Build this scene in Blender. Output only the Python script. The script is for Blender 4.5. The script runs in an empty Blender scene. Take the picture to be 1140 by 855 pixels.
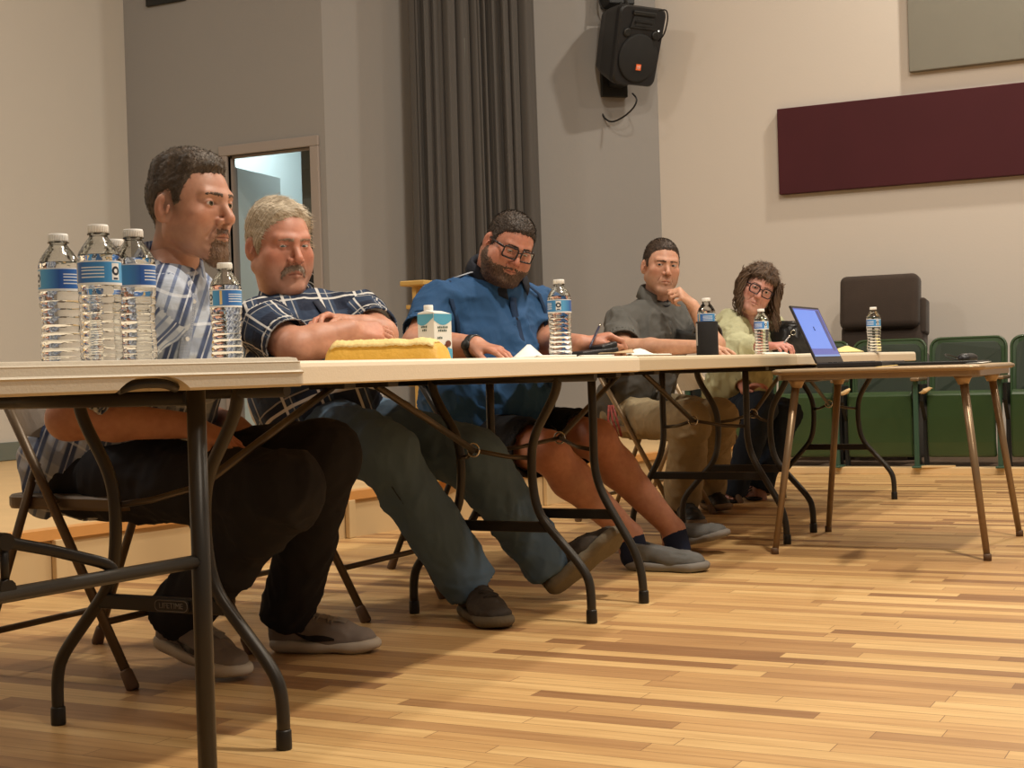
import bpy, bmesh, math, random
import numpy as np
from mathutils import Vector, Matrix, noise
R = math.radians
PI = math.pi
random.seed(7)
SC = bpy.context.scene
COL = SC.collection

# ------------------------------------------------------------------ camera maths (image taken as 1140x855)
# the room's own axes: x runs across towards the tables' open side, y runs along the tables, z up
FPX = 1650.0; CAMH = 0.705; PITCH = 0.01; ROLL = 0.030
UX = np.array([.8907, -.4546, 0]); VX = np.array([.4546, .8907, 0]); ZX = np.array([0, 0, 1.])
MM = np.array([UX, VX, ZX])
FWD = MM @ np.array([0, math.cos(PITCH), -math.sin(PITCH)])
UPV = MM @ np.array([0, math.sin(PITCH), math.cos(PITCH)])
RTV = MM @ np.array([1., 0, 0])
ORG = np.array([0, 0, CAMH])
def ray(px, py):
    x, y = px - 570, py - 427.5
    cr, sr = math.cos(ROLL), math.sin(ROLL)
    return FWD * FPX + RTV * (x * cr - y * sr) - UPV * (y * cr + x * sr)
def PV(px, py, v):
    r = ray(px, py); return ORG + r * v / r[1]
def PU(px, py, u):
    r = ray(px, py); return ORG + r * u / r[0]
def PZ(px, py, z=0.):
    r = ray(px, py); return ORG + r * (z - CAMH) / r[2]
def A(*a): return np.array(a, float)
def nrm(v):
    v = np.array(v, float); return v / (np.linalg.norm(v) + 1e-12)

# ------------------------------------------------------------------ object helpers
def link(o):
    COL.objects.link(o); return o
def setp(o, label=None, cat=None, group=None, kind=None):
    if label: o['label'] = label
    if cat: o['category'] = cat
    if group: o['group'] = group
    if kind: o['kind'] = kind
    return o
def empty(name, loc=(0, 0, 0), rz=0, label=None, cat=None, group=None):
    o = bpy.data.objects.new(name, None); link(o)
    o.empty_display_size = .05
    o.location = loc; o.rotation_euler = (0, 0, rz)
    return setp(o, label, cat, group)
def mesh_obj(name, verts, faces, mat=None, parent=None, smooth=False, mats=None, fm=None, autos=None):
    me = bpy.data.meshes.new(name)
    me.from_pydata([tuple(map(float, v)) for v in verts], [], [tuple(int(i) for i in f) for f in faces])
    me.update()
    if mats:
        for m in mats: me.materials.append(m)
        if fm is not None: me.polygons.foreach_set('material_index', np.array(fm, dtype=np.int32))
    elif mat: me.materials.append(mat)
    if smooth: me.polygons.foreach_set('use_smooth', [True] * len(me.polygons))
    o = bpy.data.objects.new(name, me); link(o)
    if parent: o.parent = parent
    return o

class MB:
    """collects shapes into ONE mesh"""
    def __init__(s): s.bm = bmesh.new()
    def _add(s, vs, fs, smooth=False, mi=0):
        bv = [s.bm.verts.new(tuple(map(float, v))) for v in vs]
        for f in fs:
            try:
                fc = s.bm.faces.new([bv[i] for i in f]); fc.smooth = smooth; fc.material_index = mi
            except ValueError: pass
        return bv
    def box(s, c, d, rot=None, bev=0, mi=0, seg=2):
        b = bmesh.new(); bmesh.ops.create_cube(b, size=1)
        for v in b.verts: v.co = Vector((v.co.x * d[0], v.co.y * d[1], v.co.z * d[2]))
        if bev > 0: bmesh.ops.bevel(b, geom=list(b.edges), offset=bev, segments=seg, profile=.5, affect='EDGES')
        Mx = Matrix.Translation(Vector(c)) @ (rot.to_4x4() if rot is not None else Matrix.Identity(4))
        b.verts.index_update()
        vs = [Mx @ v.co for v in b.verts]; fs = [[v.index for v in f.verts] for f in b.faces]
        b.free(); s._add(vs, fs, False, mi); return s
    def tube(s, pts, r, seg=10, closed=False, cap=True, mi=0, smooth=True, flat=1.0, up=None):
        pts = [Vector(tuple(map(float, p))) for p in pts]; n = len(pts)
        rr = r if isinstance(r, (list, tuple, np.ndarray)) else [r] * n
        T = []
        for i in range(n):
            if closed: t = pts[(i + 1) % n] - pts[i - 1]
            else: t = pts[min(i + 1, n - 1)] - pts[max(i - 1, 0)]
            if t.length < 1e-9: t = Vector((0, 0, 1))
            T.append(t.normalized())
        a = Vector(up) if up is not None else (Vector((0, 0, 1)) if abs(T[0].z) < .9 else Vector((1, 0, 0)))
        N = (a - T[0] * a.dot(T[0])).normalized()
        vs = []; 
        for i in range(n):
            N = (N - T[i] * N.dot(T[i]))
            N = N.normalized() if N.length > 1e-9 else T[i].orthogonal().normalized()
            B = T[i].cross(N)
            for k in range(seg):
                an = 2 * PI * k / seg
                vs.append(pts[i] + N * (math.cos(an) * rr[i] * flat) + B * (math.sin(an) * rr[i]))
        fs = []
        m = n if closed else n - 1
        for i in range(m):
            j = (i + 1) % n
            for k in range(seg):
                l = (k + 1) % seg
                fs.append((i * seg + k, i * seg + l, j * seg + l, j * seg + k))
        bv = s._add(vs, fs, smooth, mi)
        if cap and not closed:
            for ring in (list(reversed(range(seg))), [(n - 1) * seg + k for k in range(seg)]):
                try:
                    f = s.bm.faces.new([bv[i] for i in ring]); f.material_index = mi
                except ValueError: pass
        return s
    def lathe(s, prof, c=(0, 0, 0), seg=24, mi=0, smooth=True, capb=True, capt=True, rot=None):
        """prof: list of (r,z)"""
        vs = []; c = Vector(c)
        for (r_, z) in prof:
            for k in range(seg):
                an = 2 * PI * k / seg
                p = Vector((r_ * math.cos(an), r_ * math.sin(an), z))
                if rot is not None: p = rot @ p
                vs.append(c + p)
        fs = []
        for i in range(len(prof) - 1):
            for k in range(seg):
                l = (k + 1) % seg
                fs.append((i * seg + k, i * seg + l, (i + 1) * seg + l, (i + 1) * seg + k))
        bv = s._add(vs, fs, smooth, mi)
        if capb: s.bm.faces.new([bv[k] for k in reversed(range(seg))]).material_index = mi
        if capt: s.bm.faces.new([bv[(len(prof) - 1) * seg + k] for k in range(seg)]).material_index = mi
        return s
    def prism(s, poly, axis, a, b, mi=0):
        """poly 2D list extruded along axis between a and b (axis 'x','y','z')"""
        n = len(poly); vs = []
        for w in (a, b):
            for (p, q) in poly:
                vs.append({'x': (w, p, q), 'y': (p, w, q), 'z': (p, q, w)}[axis])
        fs = [tuple(reversed(range(n))), tuple(range(n, 2 * n))]
        for i in range(n): j = (i + 1) % n; fs.append((i, j, n + j, n + i))
        s._add(vs, fs, False, mi)
        return s
    def raw(s, vs, fs, smooth=False, mi=0): s._add(vs, fs, smooth, mi); return s
    def build(s, name, mat=None, parent=None, mats=None, bevel=0, xf=None):
        bmesh.ops.recalc_face_normals(s.bm, faces=list(s.bm.faces))
        if xf is not None: bmesh.ops.transform(s.bm, matrix=xf, verts=list(s.bm.verts))
        me = bpy.data.meshes.new(name); s.bm.to_mesh(me); s.bm.free()
        for m in (mats or [mat]):
            if m: me.materials.append(m)
        o = bpy.data.objects.new(name, me); link(o)
        if parent: o.parent = parent
        if bevel:
            md = o.modifiers.new('bevel', 'BEVEL'); md.width = bevel; md.segments = 2; md.limit_method = 'ANGLE'; md.angle_limit = R(40)
        return o

def round_path(pts, rad, n=5):
    """polyline with rounded corners"""
    pts = [Vector(tuple(map(float, p))) for p in pts]; out = [pts[0]]
    for i in range(1, len(pts) - 1):
        p, a, b = pts[i], pts[i - 1], pts[i + 1]
        r_ = rad[i - 1] if isinstance(rad, (list, tuple)) else rad
        da, db = (a - p), (b - p)
        ra = min(r_, da.length * .48); rb = min(r_, db.length * .48)
        s_, e = p + da.normalized() * ra, p + db.normalized() * rb
        for k in range(n + 1):
            t = k / n; out.append(s_ * (1 - t) ** 2 + p * 2 * t * (1 - t) + e * t * t)
    out.append(pts[-1]); return out

def copy_tree(o, parent=None):
    c = o.copy(); link(c); c.parent = parent
    for ch in list(o.children): copy_tree(ch, c)
    return c

# ------------------------------------------------------------------ materials
def newmat(name):
    m = bpy.data.materials.new(name); m.use_nodes = True
    nt = m.node_tree; b = nt.nodes['Principled BSDF']; return m, nt, b
def nd(nt, t, **k):
    n = nt.nodes.new(t)
    for a, v in k.items(): setattr(n, a, v)
    return n
def pm(name, col, rough=.6, metal=0, bump=None, var=None, spec=.5, coat=0, sheen=0, trans=0, ior=1.45, alpha=1, emis=None, es=0, sss=0, folds=0):
    """plain material; bump=(scale, strength[, stretch]); var=(scale, amount)"""
    m, nt, b = newmat(name)
    b.inputs['Base Color'].default_value = (*col, 1); b.inputs['Roughness'].default_value = rough
    b.inputs['Metallic'].default_value = metal; b.inputs['Specular IOR Level'].default_value = spec
    b.inputs['Coat Weight'].default_value = coat; b.inputs['Sheen Weight'].default_value = sheen
    b.inputs['Transmission Weight'].default_value = trans; b.inputs['IOR'].default_value = ior; b.inputs['Alpha'].default_value = alpha
    if sss:
        b.inputs['Subsurface Weight'].default_value = sss; b.inputs['Subsurface Radius'].default_value = (.012, .005, .003); b.inputs['Subsurface Scale'].default_value = 1
    if emis: b.inputs['Emission Color'].default_value = (*emis, 1); b.inputs['Emission Strength'].default_value = es
    if bump or var or folds:
        tc = nd(nt, 'ShaderNodeTexCoord')
    if bump:
        nz = nd(nt, 'ShaderNodeTexNoise'); nz.inputs['Scale'].default_value = bump[0]; nz.inputs['Detail'].default_value = 4
        if len(bump) > 2:
            mp = nd(nt, 'ShaderNodeMapping'); mp.inputs['Scale'].default_value = bump[2]
            nt.links.new(tc.outputs['Object'], mp.inputs[0]); nt.links.new(mp.outputs[0], nz.inputs[0])
        else: nt.links.new(tc.outputs['Object'], nz.inputs[0])
        bp = nd(nt, 'ShaderNodeBump'); bp.inputs['Strength'].default_value = bump[1]; bp.inputs['Distance'].default_value = .004
        nt.links.new(nz.outputs[0], bp.inputs['Height']); nt.links.new(bp.outputs[0], b.inputs['Normal'])
        if folds:
            n3 = nd(nt, 'ShaderNodeTexNoise'); n3.inputs['Scale'].default_value = 8; n3.inputs['Detail'].default_value = 1.5; n3.inputs['Distortion'].default_value = .9; nt.links.new(tc.outputs['Object'], n3.inputs[0])
            b3 = nd(nt, 'ShaderNodeBump'); b3.inputs['Strength'].default_value = folds; b3.inputs['Distance'].default_value = .03; nt.links.new(n3.outputs[0], b3.inputs['Height']); nt.links.new(b3.outputs[0], bp.inputs['Normal'])
    if var:
        nz = nd(nt, 'ShaderNodeTexNoise'); nz.inputs['Scale'].default_value = var[0]; nz.inputs['Detail'].default_value = 3
        nt.links.new(tc.outputs['Object'], nz.inputs[0])
        mx = nd(nt, 'ShaderNodeMix', data_type='RGBA')
        mx.inputs[6].default_value = (*[c * (1 - var[1]) for c in col], 1); mx.inputs[7].default_value = (*[min(1, c * (1 + var[1])) for c in col], 1)
        nt.links.new(nz.outputs[0], mx.inputs[0]); nt.links.new(mx.outputs[2], b.inputs['Base Color'])
    return m

def floor_mat():
    m, nt, b = newmat('maple_boards')
    tc = nd(nt, 'ShaderNodeTexCoord')
    br = nd(nt, 'ShaderNodeTexBrick'); br.offset = .37; br.offset_frequency = 2; br.squash = 1
    br.inputs['Scale'].default_value = 1; br.inputs['Brick Width'].default_value = .62; br.inputs['Row Height'].default_value = .057
    br.inputs['Mortar Size'].default_value = .0009; br.inputs['Mortar Smooth'].default_value = .3; br.inputs['Bias'].default_value = -.1
    br.inputs['Color1'].default_value = (0, 0, 0, 1); br.inputs['Color2'].default_value = (1, 1, 1, 1); br.inputs['Mortar'].default_value = (.5, .5, .5, 1)
    # warp x per row so joints do not repeat
    sx = nd(nt, 'ShaderNodeSeparateXYZ'); nt.links.new(tc.outputs['Object'], sx.inputs[0])
    dv = nd(nt, 'ShaderNodeMath', operation='DIVIDE'); nt.links.new(sx.outputs[1], dv.inputs[0]); dv.inputs[1].default_value = .057
    fl = nd(nt, 'ShaderNodeMath', operation='FLOOR'); nt.links.new(dv.outputs[0], fl.inputs[0])
    wn = nd(nt, 'ShaderNodeTexWhiteNoise', noise_dimensions='1D'); nt.links.new(fl.outputs[0], wn.inputs['W'])
    ad = nd(nt, 'ShaderNodeMath', operation='MULTIPLY_ADD'); nt.links.new(wn.outputs[0], ad.inputs[0]); ad.inputs[1].default_value = 3.; nt.links.new(sx.outputs[0], ad.inputs[2])
    cx = nd(nt, 'ShaderNodeCombineXYZ'); nt.links.new(ad.outputs[0], cx.inputs[0]); nt.links.new(sx.outputs[1], cx.inputs[1])
    nt.links.new(cx.outputs[0], br.inputs[0])
    # per board tone
    rp = nd(nt, 'ShaderNodeValToRGB'); e = rp.color_ramp.elements
    e[0].position = 0; e[0].color = (.30, .155, .065, 1); e[1].position = 1; e[1].color = (.76, .53, .25, 1)
    for p_, c_ in ((.07, (.42, .235, .10, 1)), (.3, (.57, .345, .145, 1)), (.6, (.64, .41, .175, 1)), (.85, (.70, .47, .21, 1))):
        x = e.new(p_); x.color = c_
    nt.links.new(br.outputs[0], rp.inputs[0])
    # grain
    mp = nd(nt, 'ShaderNodeMapping'); mp.inputs['Scale'].default_value = (1.6, 26, 1); nt.links.new(cx.outputs[0], mp.inputs[0])
    g = nd(nt, 'ShaderNodeTexNoise'); g.inputs['Scale'].default_value = 2.2; g.inputs['Detail'].default_value = 5; nt.links.new(mp.outputs[0], g.inputs[0])
    g2 = nd(nt, 'ShaderNodeTexNoise'); g2.inputs['Scale'].default_value = .9; g2.inputs['Detail'].default_value = 3; nt.links.new(tc.outputs['Object'], g2.inputs[0])
    mx = nd(nt, 'ShaderNodeMix', data_type='RGBA', blend_type='MULTIPLY'); mx.inputs[0].default_value = .55
    gr = nd(nt, 'ShaderNodeValToRGB'); gr.color_ramp.elements[0].position = .3; gr.color_ramp.elements[0].color = (.62, .52, .42, 1); gr.color_ramp.elements[1].position = .62; gr.color_ramp.elements[1].color = (1, 1, 1, 1)
    nt.links.new(g.outputs[0], gr.inputs[0]); nt.links.new(rp.outputs[0], mx.inputs[6]); nt.links.new(gr.outputs[0], mx.inputs[7])
    m2 = nd(nt, 'ShaderNodeMix', data_type='RGBA', blend_type='MULTIPLY'); m2.inputs[0].default_value = .5
    g3 = nd(nt, 'ShaderNodeValToRGB'); g3.color_ramp.elements[0].position = .35; g3.color_ramp.elements[0].color = (.72, .68, .62, 1); g3.color_ramp.elements[1].position = .6
    nt.links.new(g2.outputs[0], g3.inputs[0]); nt.links.new(mx.outputs[2], m2.inputs[6]); nt.links.new(g3.outputs[0], m2.inputs[7])
    # dark seam
    m3 = nd(nt, 'ShaderNodeMix', data_type='RGBA'); nt.links.new(br.outputs[1], m3.inputs[0]); nt.links.new(m2.outputs[2], m3.inputs[6]); m3.inputs[7].default_value = (.16, .07, .025, 1)
    nt.links.new(m3.outputs[2], b.inputs['Base Color'])
    b.inputs['Roughness'].default_value = .42; b.inputs['Specular IOR Level'].default_value = .4
    bp = nd(nt, 'ShaderNodeBump'); bp.inputs['Strength'].default_value = .12; bp.inputs['Distance'].default_value = .002; nt.links.new(g.outputs[0], bp.inputs['Height']); nt.links.new(bp.outputs[0], b.inputs['Normal'])
    return m

M = {}
M['floor'] = floor_mat()
M['wall_grey'] = pm('grey_paint', (.270, .255, .240), .75, bump=(60, .12), var=(.6, .04))
M['wall_beige'] = pm('beige_paint', (.60, .545, .485), .75, bump=(60, .12), var=(.5, .03))
M['wall_left'] = pm('cream_paint', (.60, .565, .51), .75, bump=(60, .12), var=(.5, .03))
M['trim_grey'] = pm('grey_door_frame_paint', (.31, .265, .235), .5)
M['base_green'] = pm('grey_green_cove_base', (.16, .18, .155), .6)
M['stage_wood'] = pm('stage_top_wood', (.62, .42, .20), .5, var=(4, .12), bump=(30, .1, (1, 12, 1)))
M['stage_front'] = pm('stage_front_plywood', (.60, .44, .235), .55, var=(3, .10))
M['nosing'] = pm('orange_stage_nosing', (.62, .30, .09), .45, var=(6, .12))
M['strip_wood'] = pm('pale_strip_wood', (.70, .50, .26), .5, var=(7, .12))
M['carpet'] = pm('brown_carpet', (.15, .10, .065), .95, bump=(400, .5), var=(20, .2))
M['room_white'] = pm('cool_white_paint', (.66, .76, .76), .7)
M['block'] = pm('grey_block', (.16, .17, .15), .85, bump=(40, .4), var=(5, .25))
M['maroon'] = pm('maroon_fabric', (.060, .010, .014), .95, bump=(500, .35), var=(2.0, .18), sheen=.05)
M['panelgrey'] = pm('grey_panel_fabric', (.21, .20, .165), .95, bump=(500, .35), var=(2.5, .06))
M['plastic_cream'] = pm('cream_table_plastic', (.80, .70, .54), .42, bump=(220, .12))
M['plastic_grey'] = pm('grey_table_plastic', (.56, .495, .39), .45, bump=(220, .15))
M['plastic_tan'] = pm('tan_table_plastic', (.60, .50, .345), .45, bump=(220, .12))
M['legmetal'] = pm('grey_brown_leg_enamel', (.036, .031, .025), .38, metal=.35, bump=(300, .05))
M['legdark'] = pm('black_leg_enamel', (.020, .017, .014), .4, metal=.3)
M['brace'] = pm('brace_steel', (.075, .060, .045), .35, metal=.7)
M['chrome'] = pm('bright_steel', (.6, .57, .5), .25, metal=1)
M['chair_metal'] = pm('brown_chair_enamel', (.105, .070, .040), .4, metal=.3, bump=(200, .05))
M['chair_tan'] = pm('tan_chair_enamel', (.29, .21, .125), .35, metal=.45)
M['chair_foot'] = pm('brown_chair_foot_rubber', (.12, .07, .04), .6)
M['cardleg'] = pm('bronze_leg_enamel', (.24, .165, .095), .35, metal=.45)
M['cardtop'] = pm('tan_vinyl_table_top', (.42, .31, .19), .45, bump=(150, .1), var=(8, .08))
M['cardrim'] = pm('bronze_table_rim', (.34, .24, .14), .3, metal=.4)
M['green'] = pm('green_seat_enamel', (.030, .062, .022), .32, var=(6, .12), coat=.15)
M['greenfab'] = pm('green_seat_vinyl', (.022, .034, .020), .6, bump=(200, .2), var=(12, .15))
M['greenpost'] = pm('green_post_enamel', (.035, .085, .055), .4)
M['blackmetal'] = pm('black_iron', (.010, .010, .009), .5)
M['brownfab'] = pm('brown_recliner_fabric', (.045, .030, .022), .9, bump=(250, .4), var=(7, .2), sheen=.1)
M['blackplastic'] = pm('black_plastic', (.012, .012, .013), .42, bump=(300, .1))
M['grille'] = pm('speaker_grille', (.008, .008, .008), .65, bump=(900, .6))
M['blackrub'] = pm('black_cable', (.012, .011, .010), .5)
M['orange'] = pm('orange_badge', (.85, .17, .05), .5)
M['white'] = pm('white_print', (.85, .85, .85), .5)
M['yellowwood'] = pm('yellow_pine', (.50, .31, .085), .5, var=(6, .15))

def curtain_mat():
    m, nt, b = newmat('grey_velvet')
    b.inputs['Base Color'].default_value = (.075, .068, .062, 1); b.inputs['Roughness'].default_value = .9
    b.inputs['Sheen Weight'].default_value = .25; b.inputs['Sheen Roughness'].default_value = .4
    b.inputs['Sheen Tint'].default_value = (.5, .46, .44, 1)
    return m
M['curtain'] = curtain_mat()
# ================================================================== THE SETTING
TOPZ = .7325
def ul(v): return -3.78 + .145 * (v - 3.7)          # stage front edge runs slightly askew
VW, XL, XC, XR, YR, HC = 8.506, -7.47, -5.722, -3.975, 10.3, 5.7
def st(o, k='structure'): o['kind'] = k; return o
st(MB().box((-.5, 2.2, -.06), (17, 13.8, .12)).build('floor', M['floor']))
# low carpeted rise along the rear wall with a pale wood edge
st(MB().box((1.5, 9.72, .02), (9.6, 1.2, .04)).build('floor_carpet_rise', M['carpet']))
st(MB().box((1.5, 9.08, .02), (9.6, .1, .042), bev=.004).build('trim_1', M['strip_wood']))
st(MB().prism([(-7.5, -4), (ul(-4), -4), (ul(10.4), 10.4), (-7.5, 10.4)], 'z', 0, .197).build('floor_stage', mats=[M['stage_wood'], M['stage_front']]))
for ob in [bpy.data.objects['floor_stage']]:
    for p in ob.data.polygons: p.material_index = 0 if p.normal.z > .5 else 1
# orange nosing and riser battens
st(MB().prism([(ul(-4) - .06, -4), (ul(-4) + .015, -4), (ul(10.3) + .015, 10.3), (ul(10.3) - .06, 10.3)], 'z', .163, .2).build('trim_2', M['nosing']))
mb = MB()
for v in (-2.4, -.9, .6, 2.1, 3.85, 5.35, 6.85, 8.35): mb.box((ul(v) + .012, v, .082), (.022, .05, .162), bev=.003)
st(mb.build('trim_3', M['stage_front']))
st(MB().box((XL - .06, 2.2, HC / 2), (.12, 12.7, HC)).build('wall_left', M['wall_left']))
st(MB().box((XL + .008, 2.2, .26), (.016, 12.6, .12), bev=.004).build('baseboard_left', M['base_green']))
DL, DR, DT = -6.552, -5.843, 2.28
mb = MB()
mb.box(((XL + DL) / 2, VW + .035, HC / 2), (DL - XL, .07, HC)); mb.box(((XC + DR) / 2 + .0, VW + .035, HC / 2), (XC - DR, .07, HC))
mb.box(((DL + DR) / 2, VW + .035, (DT + HC) / 2), (DR - DL, .07, HC - DT))
st(mb.build('wall_back', M['wall_grey']))
mb = MB(); mb.prism([(XC, VW), (XR, YR), (XR - .1, YR + .1), (XC - .1, VW + .1)], 'z', 0, HC)
st(mb.build('wall_angled', M['wall_grey']))
st(MB().box(((XR + 7) / 2, YR + .06, HC / 2), (7 - XR, .12, HC)).build('wall_right', M['wall_beige']))
st(MB().box((-.4, 3.2, HC + .05), (15.5, 14.6, .1)).build('ceiling', pm('ceiling_paint', (.55, .5, .44), .9)))
# door frame
mb = MB(); w = .072
for x0, x1 in ((DL - w, DL), (DR, DR + w)): mb.box(((x0 + x1) / 2, VW + .02, (.2 + DT) / 2), (x1 - x0, .08, DT - .2), bev=.006)
mb.box(((DL + DR) / 2, VW + .025, DT + w / 2), (DR - DL + 2 * w, .09, w), bev=.006)
mb.box(((DL + DR) / 2, VW + .04, DT - .008), (DR - DL, .03, .016)); 
for x in (DL + .008, DR - .008): mb.box((x, VW + .04, (.2 + DT) / 2), (.016, .03, DT - .2))
st(mb.build('trim_4', M['trim_grey']))
mb = MB()
# the lit side room: its walls, floor, lid
mb.box((-6.5, 11.3, 1.6), (2.6, .1, 3.0)); mb.box((-7.4, 9.95, 1.6), (.1, 2.74, 3.0)); mb.box((-6.6, 9.95, 3.05), (1.6, 2.74, .08))
st(mb.build('wall_side_room', M['room_white']))
p = PV(336.5, 250, 8.98)
st(MB().box(((p[0] - 5.0) / 2 , 9.06, 1.6), (-5.0 - p[0], .14, 3.0)).build('wall_block', M['block']))
mb = MB()
for k in range(14):
    for j in range(3): mb.box((p[0] + .2 + .4 * j + (.2 if k % 2 else 0), 8.987, .3 + .2 * k), (.385, .012, .188), bev=.003)
b_ = mb.build('wall_block_courses', M['block']); st(b_)
# open door leaf
dl = empty('door_1', (-6.47, 8.68, .2)); st(dl)
a0 = PV(262.5, 250, 8.76); a1 = PV(311, 250, 9.42)
d = Vector((a1[0] - a0[0], a1[1] - a0[1], 0)); L = d.length; an = math.atan2(d.y, d.x)
rot = Matrix.Rotation(an, 3, 'Z'); c = Vector((a0[0], a0[1], 1.22)) + d / 2 - dl.location
o = MB().box(c, (L, .04, 2.03), rot).build('door_leaf', M['room_white'], dl)
o = MB().box(c - d.normalized() * (L / 2 + .012), (.03, .05, 2.03), rot).build('door_edge', M['trim_grey'], dl)
mb = MB(); mb.tube([c + d.normalized() * (L * .38) + Vector((0, -.03, -.12)), c + d.normalized() * (L * .38) + Vector((.02, -.08, -.12)), c + d.normalized() * (L * .28) + Vector((.02, -.08, -.12))], .01)
mb.build('door_handle', M['chrome'], dl)
sw = MB(); q = PV(322, 200, 11.22); sw.box((q[0], 11.235, q[2]), (.10, .02, .08), bev=.004); sw.box((q[0] - .02, 11.222, q[2]), (.012, .016, .02)); sw.box((q[0] + .02, 11.222, q[2]), (.012, .016, .02))
setp(sw.build('light_switch', M['chair_tan']), 'small double light switch on the pale wall inside the doorway', 'light switch')
# black board with white cables just inside the door
q0 = PV(340, 245, 8.93); q1 = PV(349.5, 330, 8.93)
rk = empty('cable_rack', ((q0[0] + q1[0]) / 2, 8.93, .2), 0, 'black rack with looped white cables seen through the doorway', 'cable rack')
mb = MB(); mb.box((.06, 0, .72), (.2, .04, 1.44), bev=.005); mb.build('board', M['blackmetal'], rk)
for k in range(9):
    z = .55 + .1 * k
    MB().tube([(-.035 + .02 * t, -.03 - .012 * math.sin(t), z + .03 * math.sin(t * .8 + k)) for t in np.linspace(0, 8, 14)], .0035, 6).build('cable', M['white'], rk)
# vent high on the back wall
q = PV(186, 3, VW)
vt = empty('air_vent', (q[0], VW - .012, 3.44), 0, 'dark grey air vent high on the grey wall above the doorway', 'vent')
MB().box((0, 0, .14), (.36, .024, .3), bev=.004).build('frame', M['blackmetal'], vt)
mb = MB()
for k in range(6): mb.box((0, -.014, .05 + .035 * k), (.30, .012, .012), Matrix.Rotation(.5, 3, 'X'))
mb.build('slat', M['legmetal'], vt)

# ---------------------------------------------------------------- curtain
def curtain():
    a = Vector((XC, VW, 0)); b = Vector((XR, YR, 0)); n = Vector((.7164, -.6977, 0)); t = (b - a).normalized()
    # end points on the line 0.28 m in front of the angled wall
    def on(px, py):
        r = ray(px, py); nn = A(*n); k = ((A(*a) - ORG) @ nn + .28) / (r @ nn); return ORG + r * k
    s0 = (Vector(on(458, 5)) - a).dot(t); s1 = (Vector(on(594, 5)) - a).dot(t)
    NS, NZ = 300, 34; z0, z1 = .23, 5.2
    rnd = random.Random(3)
    cuts = [0]; 
    for k in range(11): cuts.append(cuts[-1] + rnd.uniform(.7, 1.35))
    cuts = [c / cuts[-1] for c in cuts]
    drift = [rnd.uniform(-.028, .028) for _ in cuts]; amp = [rnd.uniform(.04, .085) for _ in cuts]
    vs = []
    for iz in range(NZ + 1):
        f = iz / NZ; z = z0 + (z1 - z0) * f; low = 1 - f
        cc = [min(1, max(0, c + (drift[i] * low * (1 if 0 < i < len(cuts) - 1 else 0)))) for i, c in enumerate(cuts)]
        for i in range(NS + 1):
            s = i / NS; k = max(j for j in range(len(cc)) if cc[j] <= s + 1e-9); k = min(k, len(cc) - 2)
            w_ = (s - cc[k]) / max(1e-6, cc[k + 1] - cc[k])
            prof = math.sin(PI * w_) ** .75 * (amp[k]) * (.75 + .35 * low) + .012 * math.sin(2 * PI * w_ * 2 + k) * math.sin(PI * w_)
            skew = .028 * math.sin(PI * w_) * math.cos(PI * w_ + k)
            flare = (s - .5) * .05 * low
            p = a + t * (s0 + (s1 - s0) * s + flare + skew) + n * (.22 + prof)
            vs.append((p.x, p.y, z))
    fs = []
    W = NS + 1
    for iz in range(NZ):
        for i in range(NS):
            fs.append((iz * W + i, iz * W + i + 1, (iz + 1) * W + i + 1, (iz + 1) * W + i))
    root = empty('curtain', tuple(a + t * ((s0 + s1) / 2) + n * .25 + Vector((0, 0, .2))), 0, 'tall grey pleated velvet curtain hanging against the grey wall behind the seated men', 'curtain')
    o = mesh_obj('drape', [Vector(v) - root.location for v in vs], fs, M['curtain'], root, smooth=True)
    md = o.modifiers.new('s', 'SOLIDIFY'); md.thickness = .006
    mb = MB(); c0 = a + t * (s0 - .15) + n * .26; c1 = a + t * (s1 + .15) + n * .26
    mb.tube([Vector((c0.x, c0.y, 5.24)) - root.location, Vector((c1.x, c1.y, 5.24)) - root.location], .018); mb.build('rail', M['legmetal'], root)
curtain()

# ---------------------------------------------------------------- acoustic panels
def panel(x0, x1, z0, z1, mat, label):
    o = MB().box(((x0 + x1) / 2, YR - .028, (z0 + z1) / 2), (x1 - x0, .055, z1 - z0), bev=.006).build('acoustic_panel', mat)
    o.data.transform(Matrix.Translation((-(x0 + x1) / 2, -(YR - .028), -(z0 + z1) / 2))); o.location = ((x0 + x1) / 2, YR - .028, (z0 + z1) / 2)
    setp(o, label, 'wall panel')
panel(-3.06, -.62, 1.884, 2.490, M['maroon'], 'long maroon fabric panel on the beige wall, below the grey panel')
panel(-2.13, .31, 2.642, 3.9, M['panelgrey'], 'large grey fabric panel on the beige wall, cut off by the top of the frame')

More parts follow.
